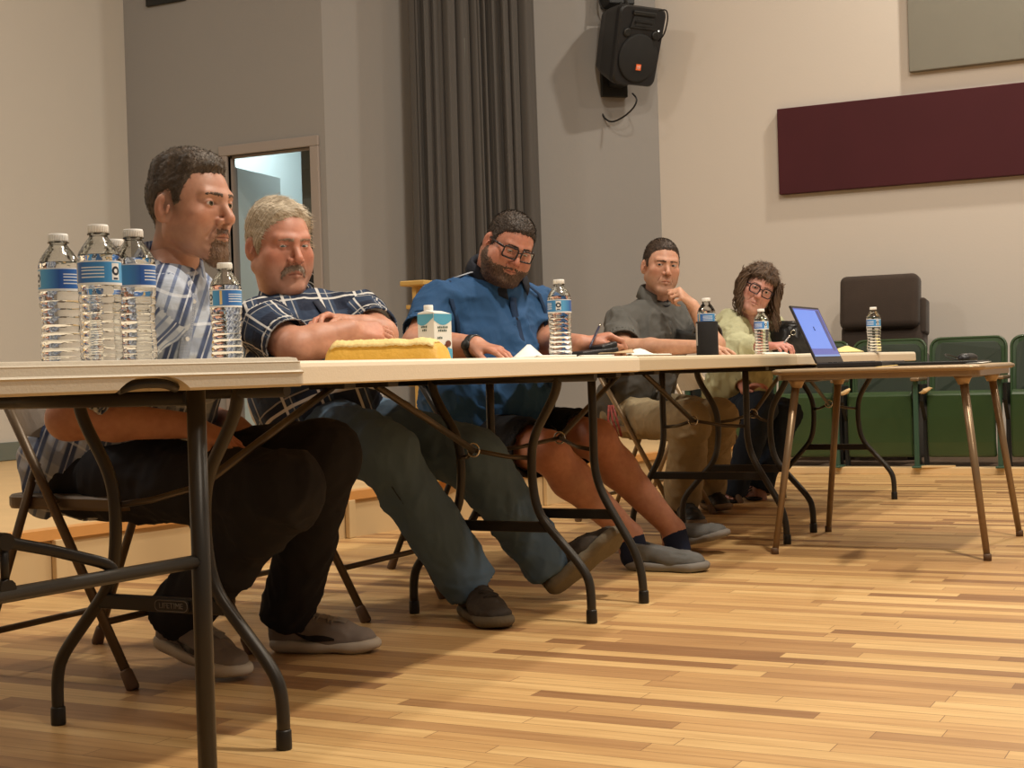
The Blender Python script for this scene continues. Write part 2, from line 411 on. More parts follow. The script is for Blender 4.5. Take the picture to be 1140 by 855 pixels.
# ---------------------------------------------------------------- loudspeaker
def speaker():
    # heading to the camera, turned to its right, tipped down
    pos = Vector(PV(709, 51, 9.84)); 
    back = Vector((pos.x, pos.y, 0)).normalized()                       # away from camera
    rt = Vector((back.y, -back.x, 0))
    yaw = R(38); f = (-back * math.cos(yaw) + rt * math.sin(yaw))
    x = Vector((-f.y, f.x, 0)); tilt = R(17)                            # x: to its left seen from behind -> image right
    fz = (f * math.cos(tilt) - Vector((0, 0, 1)) * math.sin(tilt)).normalized()
    up = fz.cross(x).normalized()
    if up.z < 0: up = -up
    X = up.cross(fz).normalized() * -1
    if X.dot(rt) < 0: X = -X
    mat = Matrix((X, -fz, up)).transposed().to_4x4()                    # local: x right, y back, z up
    if mat.determinant() < 0: print('SPEAKER DET')
    root = empty('loudspeaker', pos, 0, 'black loudspeaker with a square orange badge mounted high on the grey wall', 'loudspeaker')
    root.matrix_world = Matrix.Translation(pos) @ mat
    W2, H2 = .205, .275
    # body : loft of rounded outlines front -> back
    def outline(wt, wb, h, n=6, r=.05):
        pts = []
        cs = [(wb, -h, -90), (wt, h, 0), (-wt, h, 90), (-wb, -h, 180)]
        for (cx, cz, a0) in cs:
            sx = -1 if cx > 0 else 1; sz = -1 if cz > 0 else 1
            for k in range(n + 1):
                an_ = R(a0 + 90 * k / n); pts.append((cx + sx * r + r * math.cos(an_), cz + sz * r + r * math.sin(an_)))
        return pts
    rings = [(-.03, .95, .055), (-.015, 1.0, .05), (.02, 1.0, .05), (.05, .97, .05), (.20, .80, .05), (.30, .62, .04), (.33, .50, .03)]
    vs = []; fs = []; n = None
    for (y, s, r_) in rings:
        o_ = outline(W2 * s, W2 * .92 * s, H2 * (.35 + .65 * s) , r=r_); n = len(o_); vs += [(a_, y, b_) for a_, b_ in o_]
    for i in range(len(rings) - 1):
        for k in range(n): l = (k + 1) % n; fs.append((i * n + k, i * n + l, (i + 1) * n + l, (i + 1) * n + k))
    fs.append(tuple(range(n))); fs.append(tuple(reversed(range((len(rings) - 1) * n, len(rings) * n))))
    MB().raw(vs, fs).build('cabinet', M['blackplastic'], root, bevel=.004)
    Rx = Matrix.Rotation(R(90), 3, 'X')
    mb = MB(); mb.lathe([(.165, 0), (.172, .006), (.165, .014), (.155, .016), (.06, .026), (.0, .028)], (0, -.028, -.085), 36, rot=Rx, capt=False); mb.build('woofer_grille', M['grille'], root)
    mb = MB(); mb.prism([(-.11, .12), (.11, .12), (.09, .20), (-.09, .20)], 'y', -.040, -.02); mb.prism([(-.07, .135), (.07, .135), (.06, .185), (-.06, .185)], 'y', -.043, -.039)
    mb.build('horn', M['grille'], root, bevel=.004)
    mb = MB(); mb.box((0, -.038, .225), (.20, .02, .03), bev=.006); mb.box((0, -.046, .165), (.16, .006, .006)); mb.build('handle_slot', M['blackmetal'], root)
    mb = MB(); 
    for sx in (-1, 1): mb.lathe([(.03, 0), (.032, .01), (.02, .012)], (sx * .125, -.028, .085), 20, rot=Rx)
    mb.build('port', M['blackmetal'], root)
    MB().box((.0, -.056, -.145), (.042, .004, .042)).build('badge', M['orange'], root)
    mb = MB(); mb.tube([(-.010, -.0595, -.135), (-.010, -.0595, -.153), (0, -.0595, -.156)], .002, 5); mb.tube([(.004, -.0595, -.135), (.004, -.0595, -.156), (.013, -.0595, -.15), (.004, -.0595, -.145), (.013, -.0595, -.14), (.004, -.0595, -.135)], .0015, 5)
    mb.build('badge_mark', M['white'], root)
    MB().lathe([(.004, 0), (.003, .004)], (.15, -.03, .12), 10, rot=Rx).build('indicator_light', pm('led', (.9, .9, .85), .3, emis=(1, .95, .85), es=4), root)
    # bracket to the wall (world space)
    inv = root.matrix_world.inverted()
    wn = Vector((.7164, -.6977, 0)); wt = Vector((.6977, .7164, 0))
    base = Vector(PV(686, 90, 10.0)); a = Vector((XC, VW, 0)); dist = (base - a).dot(wn); wallp = base - wn * dist
    mb = MB()
    rw = Matrix((wt, wn, Vector((0, 0, 1)))).transposed()
    mb.box(wallp + wn * .02, (.20, .04, .22), rw, bev=.004)
    mb.box(wallp + wn * .12 + Vector((0, 0, -.0)), (.10, .2, .10), rw, bev=.006)
    mb.tube([wallp + wn * .12, wallp + wn * .2 + Vector((0, 0, .12)), pos + Vector((0, 0, -.05)) + back * .12], .028, 10)
    mb.build('wall_bracket', M['blackmetal'], root, xf=inv)
    mb = MB()
    top = Vector(PV(682, -6, 10.05)); dist = (top - a).dot(wn); tw = top - wn * dist
    mb.box(tw + wn * .09, (.2, .18, .22), rw, bev=.01)
    mb.tube([tw + wn * .12, pos + Vector((0, 0, .2)) + back * .1], .02, 8)
    mb.build('upper_bracket', M['blackmetal'], root, xf=inv)
    def pth(px): return [Vector(PV(x_, y_, w_)) for x_, y_, w_ in px]
    P_ = pth([(670, 100, 10.02), (669, 118, 10.0), (671, 130, 9.98), (680, 137, 9.96), (694, 131, 9.93), (706, 120, 9.9), (710, 110, 9.9), (704, 104, 9.92)])
    MB().tube(round_path(P_, .08, 4), .0065, 7).build('cable', M['blackrub'], root, xf=inv)
    P_ = pth([(733, 12, 9.78), (742, 10, 9.80), (744, 20, 9.86), (740, 38, 9.90), (733, 46, 9.92)])
    MB().tube(round_path(P_, .05, 4), .0055, 7).build('cable', M['blackrub'], root, xf=inv)
    P_ = pth([(668, -10, 9.9), (667, 6, 9.88), (676, 14, 9.86), (688, 12, 9.84), (692, 2, 9.84)])
    MB().tube(round_path(P_, .05, 4), .006, 7).build('cable', M['blackrub'], root, xf=inv)
speaker()

# ---------------------------------------------------------------- auditorium seats
posts = [-2.371 + .4825 * k for k in range(-2, 7)]
def seat(u0, first):
    if first is not None:
        r_ = copy_tree(first); r_.location.x = u0; return r_
    r_ = empty('auditorium_seat', (u0, 9.02, .04), 0)
    w = .4825
    # post at x=0
    mb = MB(); mb.box((0, 0, .26), (.028, .03, .52), bev=.004); mb.box((0, .03, .006), (.05, .14, .012), bev=.003); mb.build('post', M['greenpost'], r_)
    mb = MB(); mb.prism([(.0, .50), (.0, .42), (.10, .30), (.10, .06), (.14, .0), (.18, .0), (.15, .10), (.15, .50)], 'x', -.022, -.006)
    mb.prism([(.02, .50), (.02, .40), (.12, .28), (.12, .0), (.17, .0), (.15, .10), (.16, .50)], 'x', .016, .04); mb.build('side_bracket', M['blackmetal'], r_, bevel=.003)
    mb = MB(); mb.box((.01, .06, .532), (.055, .26, .022), bev=.008); mb.build('armrest', M['cardleg'], r_)
    # big curved front pan
    x0, x1 = .05, w - .035; vs = []; n = 14
    pr = [(.20, .455), (.10, .458), (.075, .452), (.062, .43), (.060, .30), (.064, .15), (.075, .065), (.10, .055), (.12, .07), (.085, .16), (.082, .30), (.085, .42), (.20, .43)]
    MB().prism(pr, 'x', x0, x1).build('seat_pan', M['green'], r_, bevel=.012)
    # back : rounded outline with pale worn rim
    xa, xb, za, zb = .015, w - .015, .40, .775
    def rr(x0, x1, z0, z1, rb, rt_, n=6):
        pts = []
        for (cx, cz, a0, r0) in ((x1 - rb, z0 + rb, -90, rb), (x1 - rt_, z1 - rt_, 0, rt_), (x0 + rt_, z1 - rt_, 90, rt_), (x0 + rb, z0 + rb, 180, rb)):
            for k in range(n + 1): a_ = R(a0 + 90 * k / n); pts.append((cx + r0 * math.cos(a_), cz + r0 * math.sin(a_)))
        return pts
    o = rr(xa, xb, za, zb, .03, .06); tiltf = lambda x, z, d: (x, .36 + (z - .4) * .16 + d + .03 * (1 - ((x - w / 2) / (w / 2)) ** 2), z)
    n = len(o); vs = [tiltf(x, z, 0) for x, z in o] + [tiltf(x, z, .03) for x, z in o]
    fs = [tuple(range(n)), tuple(reversed(range(n, 2 * n)))] + [(i, (i + 1) % n, n + (i + 1) % n, n + i) for i in range(n)]
    bk = MB().raw(vs, fs).build('backrest', M['green'], r_)
    MB().tube([tiltf(x, z, .0) for x, z in o], .009, 7, closed=True).build('backrest_rim', M['green'], bk)
    o2 = rr(xa + .03, xb - .03, za + .03, zb - .025, .03, .05)
    vs = [tiltf(x, z, -.012) for x, z in o2] + [tiltf(x, z, .0) for x, z in o2]; n = len(o2)
    fs = [tuple(range(n)), tuple(reversed(range(n, 2 * n)))] + [(i, (i + 1) % n, n + (i + 1) % n, n + i) for i in range(n)]
    MB().raw(vs, fs).build('back_pad', M['greenfab'], r_)
    mb = MB(); mb.box((w / 2, .30, .39), (.40, .30, .05), bev=.015); mb.build('seat_cushion', M['greenfab'], r_)
    return r_
labs = ['green auditorium seat hidden mostly behind the woman, leftmost of the row', 'green auditorium seat seen past the woman, beside the black bag',
        'green auditorium seat in front of the brown recliner, behind the laptop', 'green auditorium seat just right of the brown recliner, behind the small folding table',
        'green auditorium seat cut by the right edge of the frame']
fs_ = None
for i, u in enumerate(posts[:6]):
    if i >= 6: break
    s_ = seat(u, fs_); fs_ = fs_ or s_
    if i < 5: lab = labs[i]
    else: lab = 'green auditorium seat beyond the right edge, end of the row'
    setp(s_, lab, 'seat', 'green auditorium seats along the beige wall')
# torn foam bits on the arms
for i, (px, py) in enumerate(((943, 430), (1030, 428))):
    q = PV(px, py, 9.03); rnd = random.Random(i)
    vs = []; b = bmesh.new(); bmesh.ops.create_icosphere(b, subdivisions=2, radius=1)
    for v in b.verts:
        k = 1 + .35 * noise.noise(v.co * 1.7 + Vector((i * 5, 0, 0))); v.co = Vector((v.co.x * .036 * k, v.co.y * .02 * k, v.co.z * .016 * k + .014 * v.co.x))
    me = bpy.data.meshes.new('foam_scrap'); b.to_mesh(me); b.free(); me.materials.append(M['strip_wood'])
    o = bpy.data.objects.new('foam_scrap', me); link(o); o.location = (posts[2 + i] + .045, 9.06, .592)
    o.location = (posts[2 + i] + .055, 9.045, .04 + .532 + .011 - .1 + .02)
    setp(o, ['pale torn foam scrap on the seat bracket beneath the laptop table', 'pale torn foam scrap on the bracket left of the clear green seat'][i], 'foam scrap')
sc_ = MB().prism([(0, 0), (.17, .02), (.19, .055), (.02, .05)], 'z', .041, .052).build('wood_scrap', M['strip_wood']); q = PZ(1025, 521, .041); sc_.location = (q[0], q[1] + .02, .0005)
setp(sc_, 'splintered pale wood scrap lying at the foot of a green seat post', 'wood scrap')

# ---------------------------------------------------------------- brown recliner behind the seats
def recliner():
    q0 = PV(934, 340, 9.85); q1 = PV(1022, 340, 9.85); cx = (q0[0] + q1[0]) / 2; w = q1[0] - q0[0]
    r_ = empty('recliner', (cx, 9.9, .04), 0, 'dark brown upholstered recliner against the beige wall behind the green seats', 'armchair')
    def pad(name, c, d, rot=None, bev=.04):
        o = MB().box(c, d, rot, bev=bev, seg=4).build(name, M['brownfab'], r_)
        for p in o.data.polygons: p.use_smooth = True
        return o
    t = Matrix.Rotation(R(-8), 3, 'X')
    pad('back_cushion', (0, .02, 1.035), (w, .16, .36), t, .045)
    pad('lower_back', (.01, .06, .78), (w + .03, .17, .22), t, .04)
    pad('seat', (0, -.12, .50), (w - .06, .36, .18), None, .05)
    for s_ in (-1, 1):
        pad('armrest', (s_ * (w / 2 - .02), -.06, .52), (.10, .44, .36), None, .035)
        MB().box((s_ * (w / 2 - .04), .0, .17), (.05, .40, .34), bev=.01).build('leg', M['blackmetal'], r_)
    pad('side_wing', (w / 2 + .012, .07, .93), (.05, .14, .24), t, .02)
recliner()

# ---------------------------------------------------------------- yellow wooden stand behind the man in blue
q = PV(471, 318, 6.0); q1 = q
ws = empty('wooden_stand', (q[0], 6.0, .2), 0, 'narrow yellow pine stand behind the shoulder of the man in blue', 'stand')
hh = q[2] - .2
mb = MB(); mb.box((0, .03, hh / 2), (.11, .05, hh), bev=.004); mb.box((0, -.075, hh / 2), (.02, .02, hh - .02)); mb.build('upright', M['yellowwood'], ws)
MB().box((0, -.01, hh + .008), (.13, .19, .024), bev=.005).build('cap', M['yellowwood'], ws)
MB().box((0, 0, .015), (.26, .3, .03), bev=.005).build('base', M['yellowwood'], ws)
mb = MB()
for k in range(4): mb.box((0, -.03, hh - .1 - .12 * k), (.11, .08, .018), bev=.002)
mb.build('shelf', M['yellowwood'], ws)
# ================================================================== TABLES
def rrect(hx, hy, r, n=6):
    pts = []
    for (sx, sy, a0) in ((1, -1, -90), (1, 1, 0), (-1, 1, 90), (-1, -1, 180)):
        for k in range(n + 1): a_ = R(a0 + 90 * k / n); pts.append((sx * (hx - r) + r * math.cos(a_), sy * (hy - r) + r * math.sin(a_)))
    return pts
def slab(hx, hy, z0, z1, r, prof):
    """rounded plate; prof: list of (inset, z) from bottom to top"""
    vs = []; fs = []; n = None
    for ins, z in prof:
        o = rrect(hx - ins, hy - ins, max(.004, r - ins)); n = len(o); vs += [(x, y, z) for x, y in o]
    for i in range(len(prof) - 1):
        for k in range(n): l = (k + 1) % n; fs.append((i * n + k, i * n + l, (i + 1) * n + l, (i + 1) * n + k))
    fs.append(tuple(reversed(range(n)))); fs.append(tuple(range((len(prof) - 1) * n, len(prof) * n)))
    return vs, fs
def text_mesh(s, size, mat, name, parent, mw, ext=.0008):
    cu = bpy.data.curves.new('t', 'FONT'); cu.body = s; cu.size = size; cu.extrude = ext; cu.align_x = 'CENTER'; cu.align_y = 'CENTER'
    to = bpy.data.objects.new('t', cu); link(to)
    dg = bpy.context.evaluated_depsgraph_get(); me = bpy.data.meshes.new_from_object(to.evaluated_get(dg))
    bpy.data.objects.remove(to); me.materials.clear(); me.materials.append(mat); me.transform(mw)
    o = bpy.data.objects.new(name, me); link(o); o.parent = parent; return o

def px_leg(pts, v, uc):
    out = []
    for p in pts:
        q = PV(p[0], p[1], v); out.append((q[0] - uc, q[2]))
    return out
legA = px_leg([(633, 417), (631, 437), (604, 488), (603, 530), (610, 572), (664, 636), (670, 655), (671, 693)], 3.72, -1.925)
legB = px_leg([(669, 417), (671, 470), (672, 520), (680, 548), (719, 615), (726, 640), (728, 671)], 4.08, -1.955)
def folding_table(uc, vc, half_w, legv, style, topmat, label, zt=TOPZ, tt=.0455):
    r_ = empty('folding_table', (uc, vc, 0), 0, label, 'table', 'row of folding tables end to end')
    prof = [(.006, zt - tt), (.0, zt - tt + .003), (.0005, zt - .012), (.003, zt - .005), (.008, zt - .001), (.02, zt)]
    vs, fs = slab(half_w, .915, 0, 0, .03, prof)
    MB().raw(vs, fs).build('tabletop', topmat, r_)
    zb = zt - tt
    pl = legA if style == 'A' else legB
    rad = .0128
    for lv in legv:
        y = lv - vc; sgn = -1 if lv < vc else 1
        for s in (-1, 1):
            pts = [(s * x, y, min(z, zb) if i else zb) for i, (x, z) in enumerate(pl)]
            pts[-1] = (pts[-1][0], y, .012)
            lg = MB().tube(round_path(pts, .05, 5), rad, 12).build('leg', M['legmetal'], r_)
            MB().lathe([(.0145, 0), (.0155, .004), (.015, .035), (.0135, .038)], (pts[-1][0], y, 0), 14).build('foot_cap', M['legdark'], lg)
        zbx = .262 if style == 'A' else .262
        def xat(z):
            for (xa, za), (xb, zb_) in zip(pl, pl[1:]):
                if zb_ <= z <= za: t = (za - z) / max(1e-6, za - zb_); return xa + (xb - xa) * t
            return pl[0][0]
        hx = xat(zbx)
        MB().box((0, y, zbx), (2 * hx + .01, .016, .030), bev=.004).build('crossbar', M['legdark'], r_)
        # folding brace : two arms to a ring, then one rod to the underside
        zr = .485; ring = Vector((0, y - sgn * .13, zr)); hx2 = xat(.46)
        mb = MB()
        for s in (-1, 1): mb.tube([(s * hx2, y, .455), (s * hx2 * .55, y - sgn * .05, .462), ring], .0065, 8)
        mb.tube([ring, (0, y - sgn * .62, zb - .012)], .009, 10)
        mb.build('brace', M['brace'], r_)
        mb = MB(); mb.tube([ring + Vector((.018 * math.cos(a_), 0, .018 * math.sin(a_))) for a_ in np.linspace(0, 2 * PI, 14)[:-1]], .003, 6, closed=True); mb.build('lock_ring', M['chrome'], r_)
        MB().box((0, y - sgn * .62, zb - .008), (.10, .05, .016), bev=.003).build('brace_plate', M['legdark'], r_)
        mb = MB()
        if style == 'A': mb.tube([(-half_w + .06, y, zb - .01), (half_w - .06, y, zb - .01)], .012, 10)
        else: mb.box((0, y, zb - .008), (2 * half_w - .14, .04, .016), bev=.003)
        mb.build('mounting_rail', M['legdark'], r_)
    return r_
t2 = folding_table(-1.955, 3.000, .376, (2.283, 3.715), 'A', M['plastic_cream'], 'cream-topped folding table with the yellow envelope and milk carton on it')
t3 = folding_table(-1.985, 4.832, .332, (4.076, 5.549), 'B', M['plastic_tan'], 'tan-topped folding table in the middle of the row, before the man in grey')
t4 = folding_table(-1.955, 6.688, .376, (5.948, 7.424), 'A', M['plastic_cream'], 'far folding table behind the laptop, with the yellow note and one water bottle')
# LIFETIME plate on the crossbar of table two's near legs
q = PV(191, 672, 2.27); bar_y = 2.283 - 3.0
lb = empty('name_plate', (0, 0, 0)); bpy.data.objects.remove(lb)
vs, fs = slab(.042, .012, 0, 0, .010, [(0, 0), (0, .003), (.001, .0035)])
mwp = Matrix.Translation((q[0] + 1.955, bar_y - .011, .262)) @ Matrix.Rotation(R(90), 4, 'X')
o = MB().raw(vs, fs).build('name_plate', M['legdark'], t2, xf=mwp)
mb = MB(); mb.tube([mwp @ Vector((x, y, .004)) for x, y in rrect(.040, .0105, .009)], .0008, 5, closed=True); mb.build('plate_rim', pm('plate_print', (.13, .115, .10), .5), o)
text_mesh('LIFETIME', .0155, bpy.data.materials['plate_print'], 'lettering', o, mwp @ Matrix.Translation((0, 0, .0045)))

# ---- the grey table in front at the left edge, turned a little
def near_table():
    ang = R(13.0); e = Vector((math.sin(ang), math.cos(ang), 0)); nn = Vector((-e.y, e.x, 0))     # e: along the visible edge, nn: inwards
    r0 = ray(344, 412); C = ORG + r0 * 2.29 / FPX
    W, Ln, tt = .69, 1.83, .0455
    ctr = Vector((C[0], C[1], 0)) - e * (Ln / 2) + nn * (W / 2)
    r_ = empty('folding_table', ctr, -ang, 'grey folding table with a stepped edge, under the cluster of water bottles', 'table')
    zt = TOPZ + .0015
    # local x = -nn direction (towards camera side), y = along e
    prof = [(.006, zt - tt), (.002, zt - tt + .004), (.002, zt - .0255), (.000, zt - .023), (.0045, zt - .020), (.006, zt - .0095), (.0055, zt - .0075), (.009, zt - .006), (.011, zt - .0015), (.020, zt)]
    vs, fs = slab(W / 2, Ln / 2, 0, 0, .018, prof)
    top = MB().raw(vs, fs).build('tabletop', M['plastic_grey'], r_)
    # handle recess : cut with a boolean-free way - cutter
    def loc(px, py):                           # point on the visible edge plane local coords
        n3 = A(*(-nn)); r1 = ray(px, py); k = ((C - ORG) @ n3) / (r1 @ n3); w_ = ORG + r1 * k
        return (Vector(w_) - ctr).dot(e), w_[2]
    ya, _ = loc(131, 438); yb, _ = loc(215, 434); zb = zt - tt
    out = []
    for t in np.linspace(0, 1, 17):
        y = ya + (yb - ya) * t; h = .0215 * (1 - abs(2 * t - 1) ** 3.2); out.append((y, zb + h))
    cut = MB().prism([(ya, zb - .05)] + out + [(yb, zb - .05)], 'x', W / 2 - .10, W / 2 + .05).build('cutter', None, None)
    cut.parent = r_
    md = top.modifiers.new('b', 'BOOLEAN'); md.object = cut; md.operation = 'DIFFERENCE'; md.solver = 'EXACT'
    bpy.context.view_layer.update()
    dg = bpy.context.evaluated_depsgraph_get(); me = bpy.data.meshes.new_from_object(top.evaluated_get(dg)); top.modifiers.clear(); top.data = me
    bpy.data.objects.remove(cut)
    hm = MB().tube(round_path([(W / 2 - .02, ya + .015, zb + .004), (W / 2 - .015, ya + .04, zb + .012), (W / 2 - .015, yb - .04, zb + .012), (W / 2 - .02, yb - .015, zb + .004)], .02, 5), .007, 10)
    hm.build('carry_handle', M['legdark'], r_)
    # straight leg (near the right end)
    nleg = A(*(-nn)); 
    k = ((C - ORG) @ nleg - .065) / (ray(218, 440) @ nleg); L1 = ORG + ray(218, 440) * k
    yl = (Vector(L1) - ctr).dot(e); xl = W / 2 - .065
    for (x, y) in ((xl, yl), (-xl, yl - .10), (xl, -yl), (-xl, -yl + .10)):
        lg = MB().tube([(x, y, .01), (x, y, zb)], .0142, 14).build('leg', M['legmetal'], r_)
        MB().lathe([(.0155, 0), (.0165, .004), (.016, .04), (.0145, .042)], (x, y, 0), 14).build('foot_cap', M['legdark'], lg)
    zc = .705 - (624.5 - 421.4) * ((ORG + (L1 - ORG))[0] * FWD[0] + L1[1] * FWD[1]) / FPX
    MB().tube([(xl, yl, zc), (xl, -yl, zc - .035)], .0105, 12).build('lower_rail', M['legmetal'], r_)
    MB().tube([(-xl, yl - .10, zc), (-xl, -yl + .10, zc - .03)], .0105, 12).build('lower_rail', M['legmetal'], r_)
    def onp(px, py):                                 # on the leg plane
        k_ = ((C - ORG) @ nleg - .065) / (ray(px, py) @ nleg); w_ = ORG + ray(px, py) * k_
        return Vector((xl - .0, (Vector(w_) - ctr).dot(e), w_[2]))
    pts = [onp(-60, 596), onp(4, 603), onp(60, 613), onp(118, 627), onp(129, 634), onp(128, 646)]
    for p_ in pts: p_.x -= .004
    MB().tube(round_path(pts, .012, 4), .0085, 10, flat=.6, up=(1, 0, 0)).build('folding_link', M['legdark'], r_)
    mb = MB(); a1 = onp(4, 603); a2 = onp(6, 655); mb.tube([a1, a2], .006, 8)
    for a_ in (a1, a2): mb.lathe([(.012, -.008), (.012, .008)], a_, 12, rot=Matrix.Rotation(R(90), 3, 'Y'))
    mb.build('pivot_strut', M['legdark'], r_)
    MB().tube([(-xl + .02, yl - .10, zb - .012), (xl - .02, yl, zb - .012)], .012, 10).build('under_rail', M['legdark'], r_)
    return r_, ctr, e, nn, W, Ln
t1, *_t1 = near_table()

# ---- small square card table
def card_table():
    cu, cv = (-1.621 - .871) / 2, (5.252 + 5.986) / 2; zt = .674
    r_ = empty('card_table', (cu, cv, 0), 0, 'small square tan card table on splayed bronze legs, holding the open laptop', 'table')
    h = .372
    vs, fs = slab(h, h, 0, 0, .05, [(.0, zt - .020), (-.002, zt - .012), (.0, zt - .004), (.006, zt)])
    MB().raw(vs, fs).build('tabletop', M['cardtop'], r_)
    vs, fs = slab(h - .012, h - .012, 0, 0, .045, [(.0, zt - .040), (.0, zt - .018)])
    MB().raw(vs, fs).build('apron', M['cardrim'], r_)
    mb = MB(); mb.tube([(x, y, zt - .010) for x, y in rrect(h + .001, h + .001, .05, 8)], .0075, 8, closed=True); mb.build('rim', M['cardrim'], r_)
    for sx in (-1, 1):
        for sy in (-1, 1):
            top = (sx * (h - .075), sy * (h - .075), zt - .04)
            ft = (sx * .375, sy * .369, .004)
            lg = MB().tube([top, ft], [.0150, .0115], 14).build('leg', M['cardleg'], r_)
            MB().lathe([(.014, 0), (.014, .02), (.012, .024)], (ft[0], ft[1], 0), 12).build('foot_cap', M['chair_foot'], lg)
            MB().lathe([(.018, -.03), (.026, -.012), (.034, 0)], top, 14).build('leg_socket', M['cardrim'], lg)
    for sx in (-1, 1): MB().tube([(sx * .28, -.28, zt - .045), (sx * .28, .28, zt - .045)], .005, 6).build('brace', M['brace'], r_)
    return r_
card = card_table()

# ================================================================== FOLDING CHAIRS
def folding_chair(u, v, yaw, met, label, first=None, ht=1.):
    if first is not None:
        r_ = copy_tree(first); r_.location = (u, v, 0); r_.rotation_euler = (0, 0, yaw); setp(r_, label); return r_
    r_ = empty('folding_chair', (u, v, 0), yaw, label, 'chair', 'metal folding chairs behind the tables')
    hw = .222
    for s in (-1, 1):
        # long tube : front foot -> back top
        y = s * hw
        pts = [(.235, y, .012), (-.045, y, .52), (-.158, y, .715)]
        lg = MB().tube(pts, .0115, 12).build('leg', met, r_)
        MB().lathe([(.014, 0), (.016, .006), (.0145, .045), (.012, .05)], (0, 0, 0), 12).build('foot_cap', M['chair_foot'], lg, xf=Matrix.Translation((.24, y, 0)) @ Matrix.Rotation(R(-28), 4, 'Y'))
        lg = MB().tube([(-.26, y * .93, .012), (-.05, y * .93, .515)], .0110, 12).build('leg', met, r_)
        MB().lathe([(.014, 0), (.016, .006), (.0145, .045), (.012, .05)], (0, 0, 0), 12).build('foot_cap', M['chair_foot'], lg, xf=Matrix.Translation((-.265, y * .93, 0)) @ Matrix.Rotation(R(22), 4, 'Y'))
        MB().tube([(-.045, y * .96, .475), (.02, y * .96, .425)], .007, 8, flat=.5).build('link', met, r_)
    pts = [(-.154, -hw, .705), (-.163, -hw, .722), (-.168, -hw + .03, .730), (-.168, hw - .03, .730), (-.163, hw, .722), (-.154, hw, .705)]
    MB().tube(round_path(pts, .03, 4), .0115, 12).build('back_tube', met, r_)
    # backrest panel, curved
    vs = []; fs = []; n = 12
    for i in range(n + 1):
        t = -1 + 2 * i / n; y = t * (hw - .008); cv = .035 * (1 - t * t)
        for (z, off) in ((.565 + .018 * (t * t), 0), (.722, 0), (.722, -.008), (.565 + .018 * (t * t), -.008)):
            x = -.045 - (z - .52) * .572; vs.append((x - cv + off, y, z))
    for i in range(n):
        for k in range(4): l = (k + 1) % 4; fs.append((i * 4 + k, i * 4 + l, (i + 1) * 4 + l, (i + 1) * 4 + k))
    fs += [(0, 1, 2, 3), tuple(n * 4 + k for k in (3, 2, 1, 0))]
    MB().raw(vs, fs).build('backrest', met, r_)
    # seat with rolled edge
    vs, fs = slab(.205, .205, 0, 0, .05, [(.004, .405), (0, .412), (0, .432), (.006, .438), (.02, .440)])
    vs = [(x + .02, y * (1 + .06 * (x / .2)), z) for x, y, z in vs]
    MB().raw(vs, fs).build('seat', met, r_)
    MB().tube(round_path([(-.205, -hw * .93, .13), (-.215, -hw * .9, .105), (-.215, hw * .9, .105), (-.205, hw * .93, .13)], .02), .0085, 10).build('stretcher', met, r_)
    MB().tube(round_path([(.155, -hw, .155), (.16, -hw * .95, .15), (.16, hw * .95, .15), (.155, hw, .155)], .02), .0085, 10).build('stretcher', met, r_)
    return r_
ch = folding_chair(-2.56, 2.825, 0, M['chair_metal'], 'brown metal folding chair under the goateed man at the left')
folding_chair(-2.53, 3.76, 0, M['chair_metal'], 'brown metal folding chair under the man in the navy plaid shirt', ch)
c3 = folding_chair(-2.62, 4.80, R(14), M['legdark'], 'black metal folding chair under the heavyset man in blue'); 
folding_chair(-2.56, 6.36, 0, M['chair_tan'], 'tan metal folding chair under the man in the grey shirt')
folding_chair(-2.60, 7.33, 0, M['chair_tan'], 'tan metal folding chair under the woman in glasses', None)
# ================================================================== SMOOTH BODIES: distance fields turned into meshes
def _v(p): return np.array([float(p[0]), float(p[1]), float(p[2])])
class Cap:
    """tapered limb piece; dep/ratio flattens it, flat1 cuts it square at p1"""
    def __init__(s, p0, p1, r0, r1=None, k=.02, dep=None, ratio=1., flat0=False, flat1=False, op='u'):
        s.p0, s.p1 = _v(p0), _v(p1); s.r0 = r0; s.r1 = r0 if r1 is None else r1; s.k = k; s.op = op
        s.dep = None if dep is None else nrm(dep); s.ratio = ratio; s.f0, s.f1 = flat0, flat1
        s.ax = s.p1 - s.p0; s.L = max(1e-6, np.linalg.norm(s.ax)); s.d = s.ax / s.L
    def bb(s, m):
        r = max(s.r0, s.r1) * max(1, s.ratio) + m
        return np.minimum(s.p0, s.p1) - r, np.maximum(s.p0, s.p1) + r
    def ev(s, X, Y, Z, inf=0.):
        x, y, z = X - s.p0[0], Y - s.p0[1], Z - s.p0[2]
        ta = (x * s.d[0] + y * s.d[1] + z * s.d[2]); t = np.clip(ta / s.L, 0, 1)
        x = x - t * s.ax[0]; y = y - t * s.ax[1]; z = z - t * s.ax[2]
        q = x * x + y * y + z * z
        if s.dep is not None:
            c = x * s.dep[0] + y * s.dep[1] + z * s.dep[2]; q = q + c * c * (1 / s.ratio ** 2 - 1)
        r = s.r0 + (s.r1 - s.r0) * t
        d = np.sqrt(np.maximum(q, 0)) - r
        if s.ratio < 1: d = d * (.5 + .5 * s.ratio)
        d = d - inf
        if s.f1: d = np.maximum(d, ta - s.L)
        if s.f0: d = np.maximum(d, -ta)
        return d
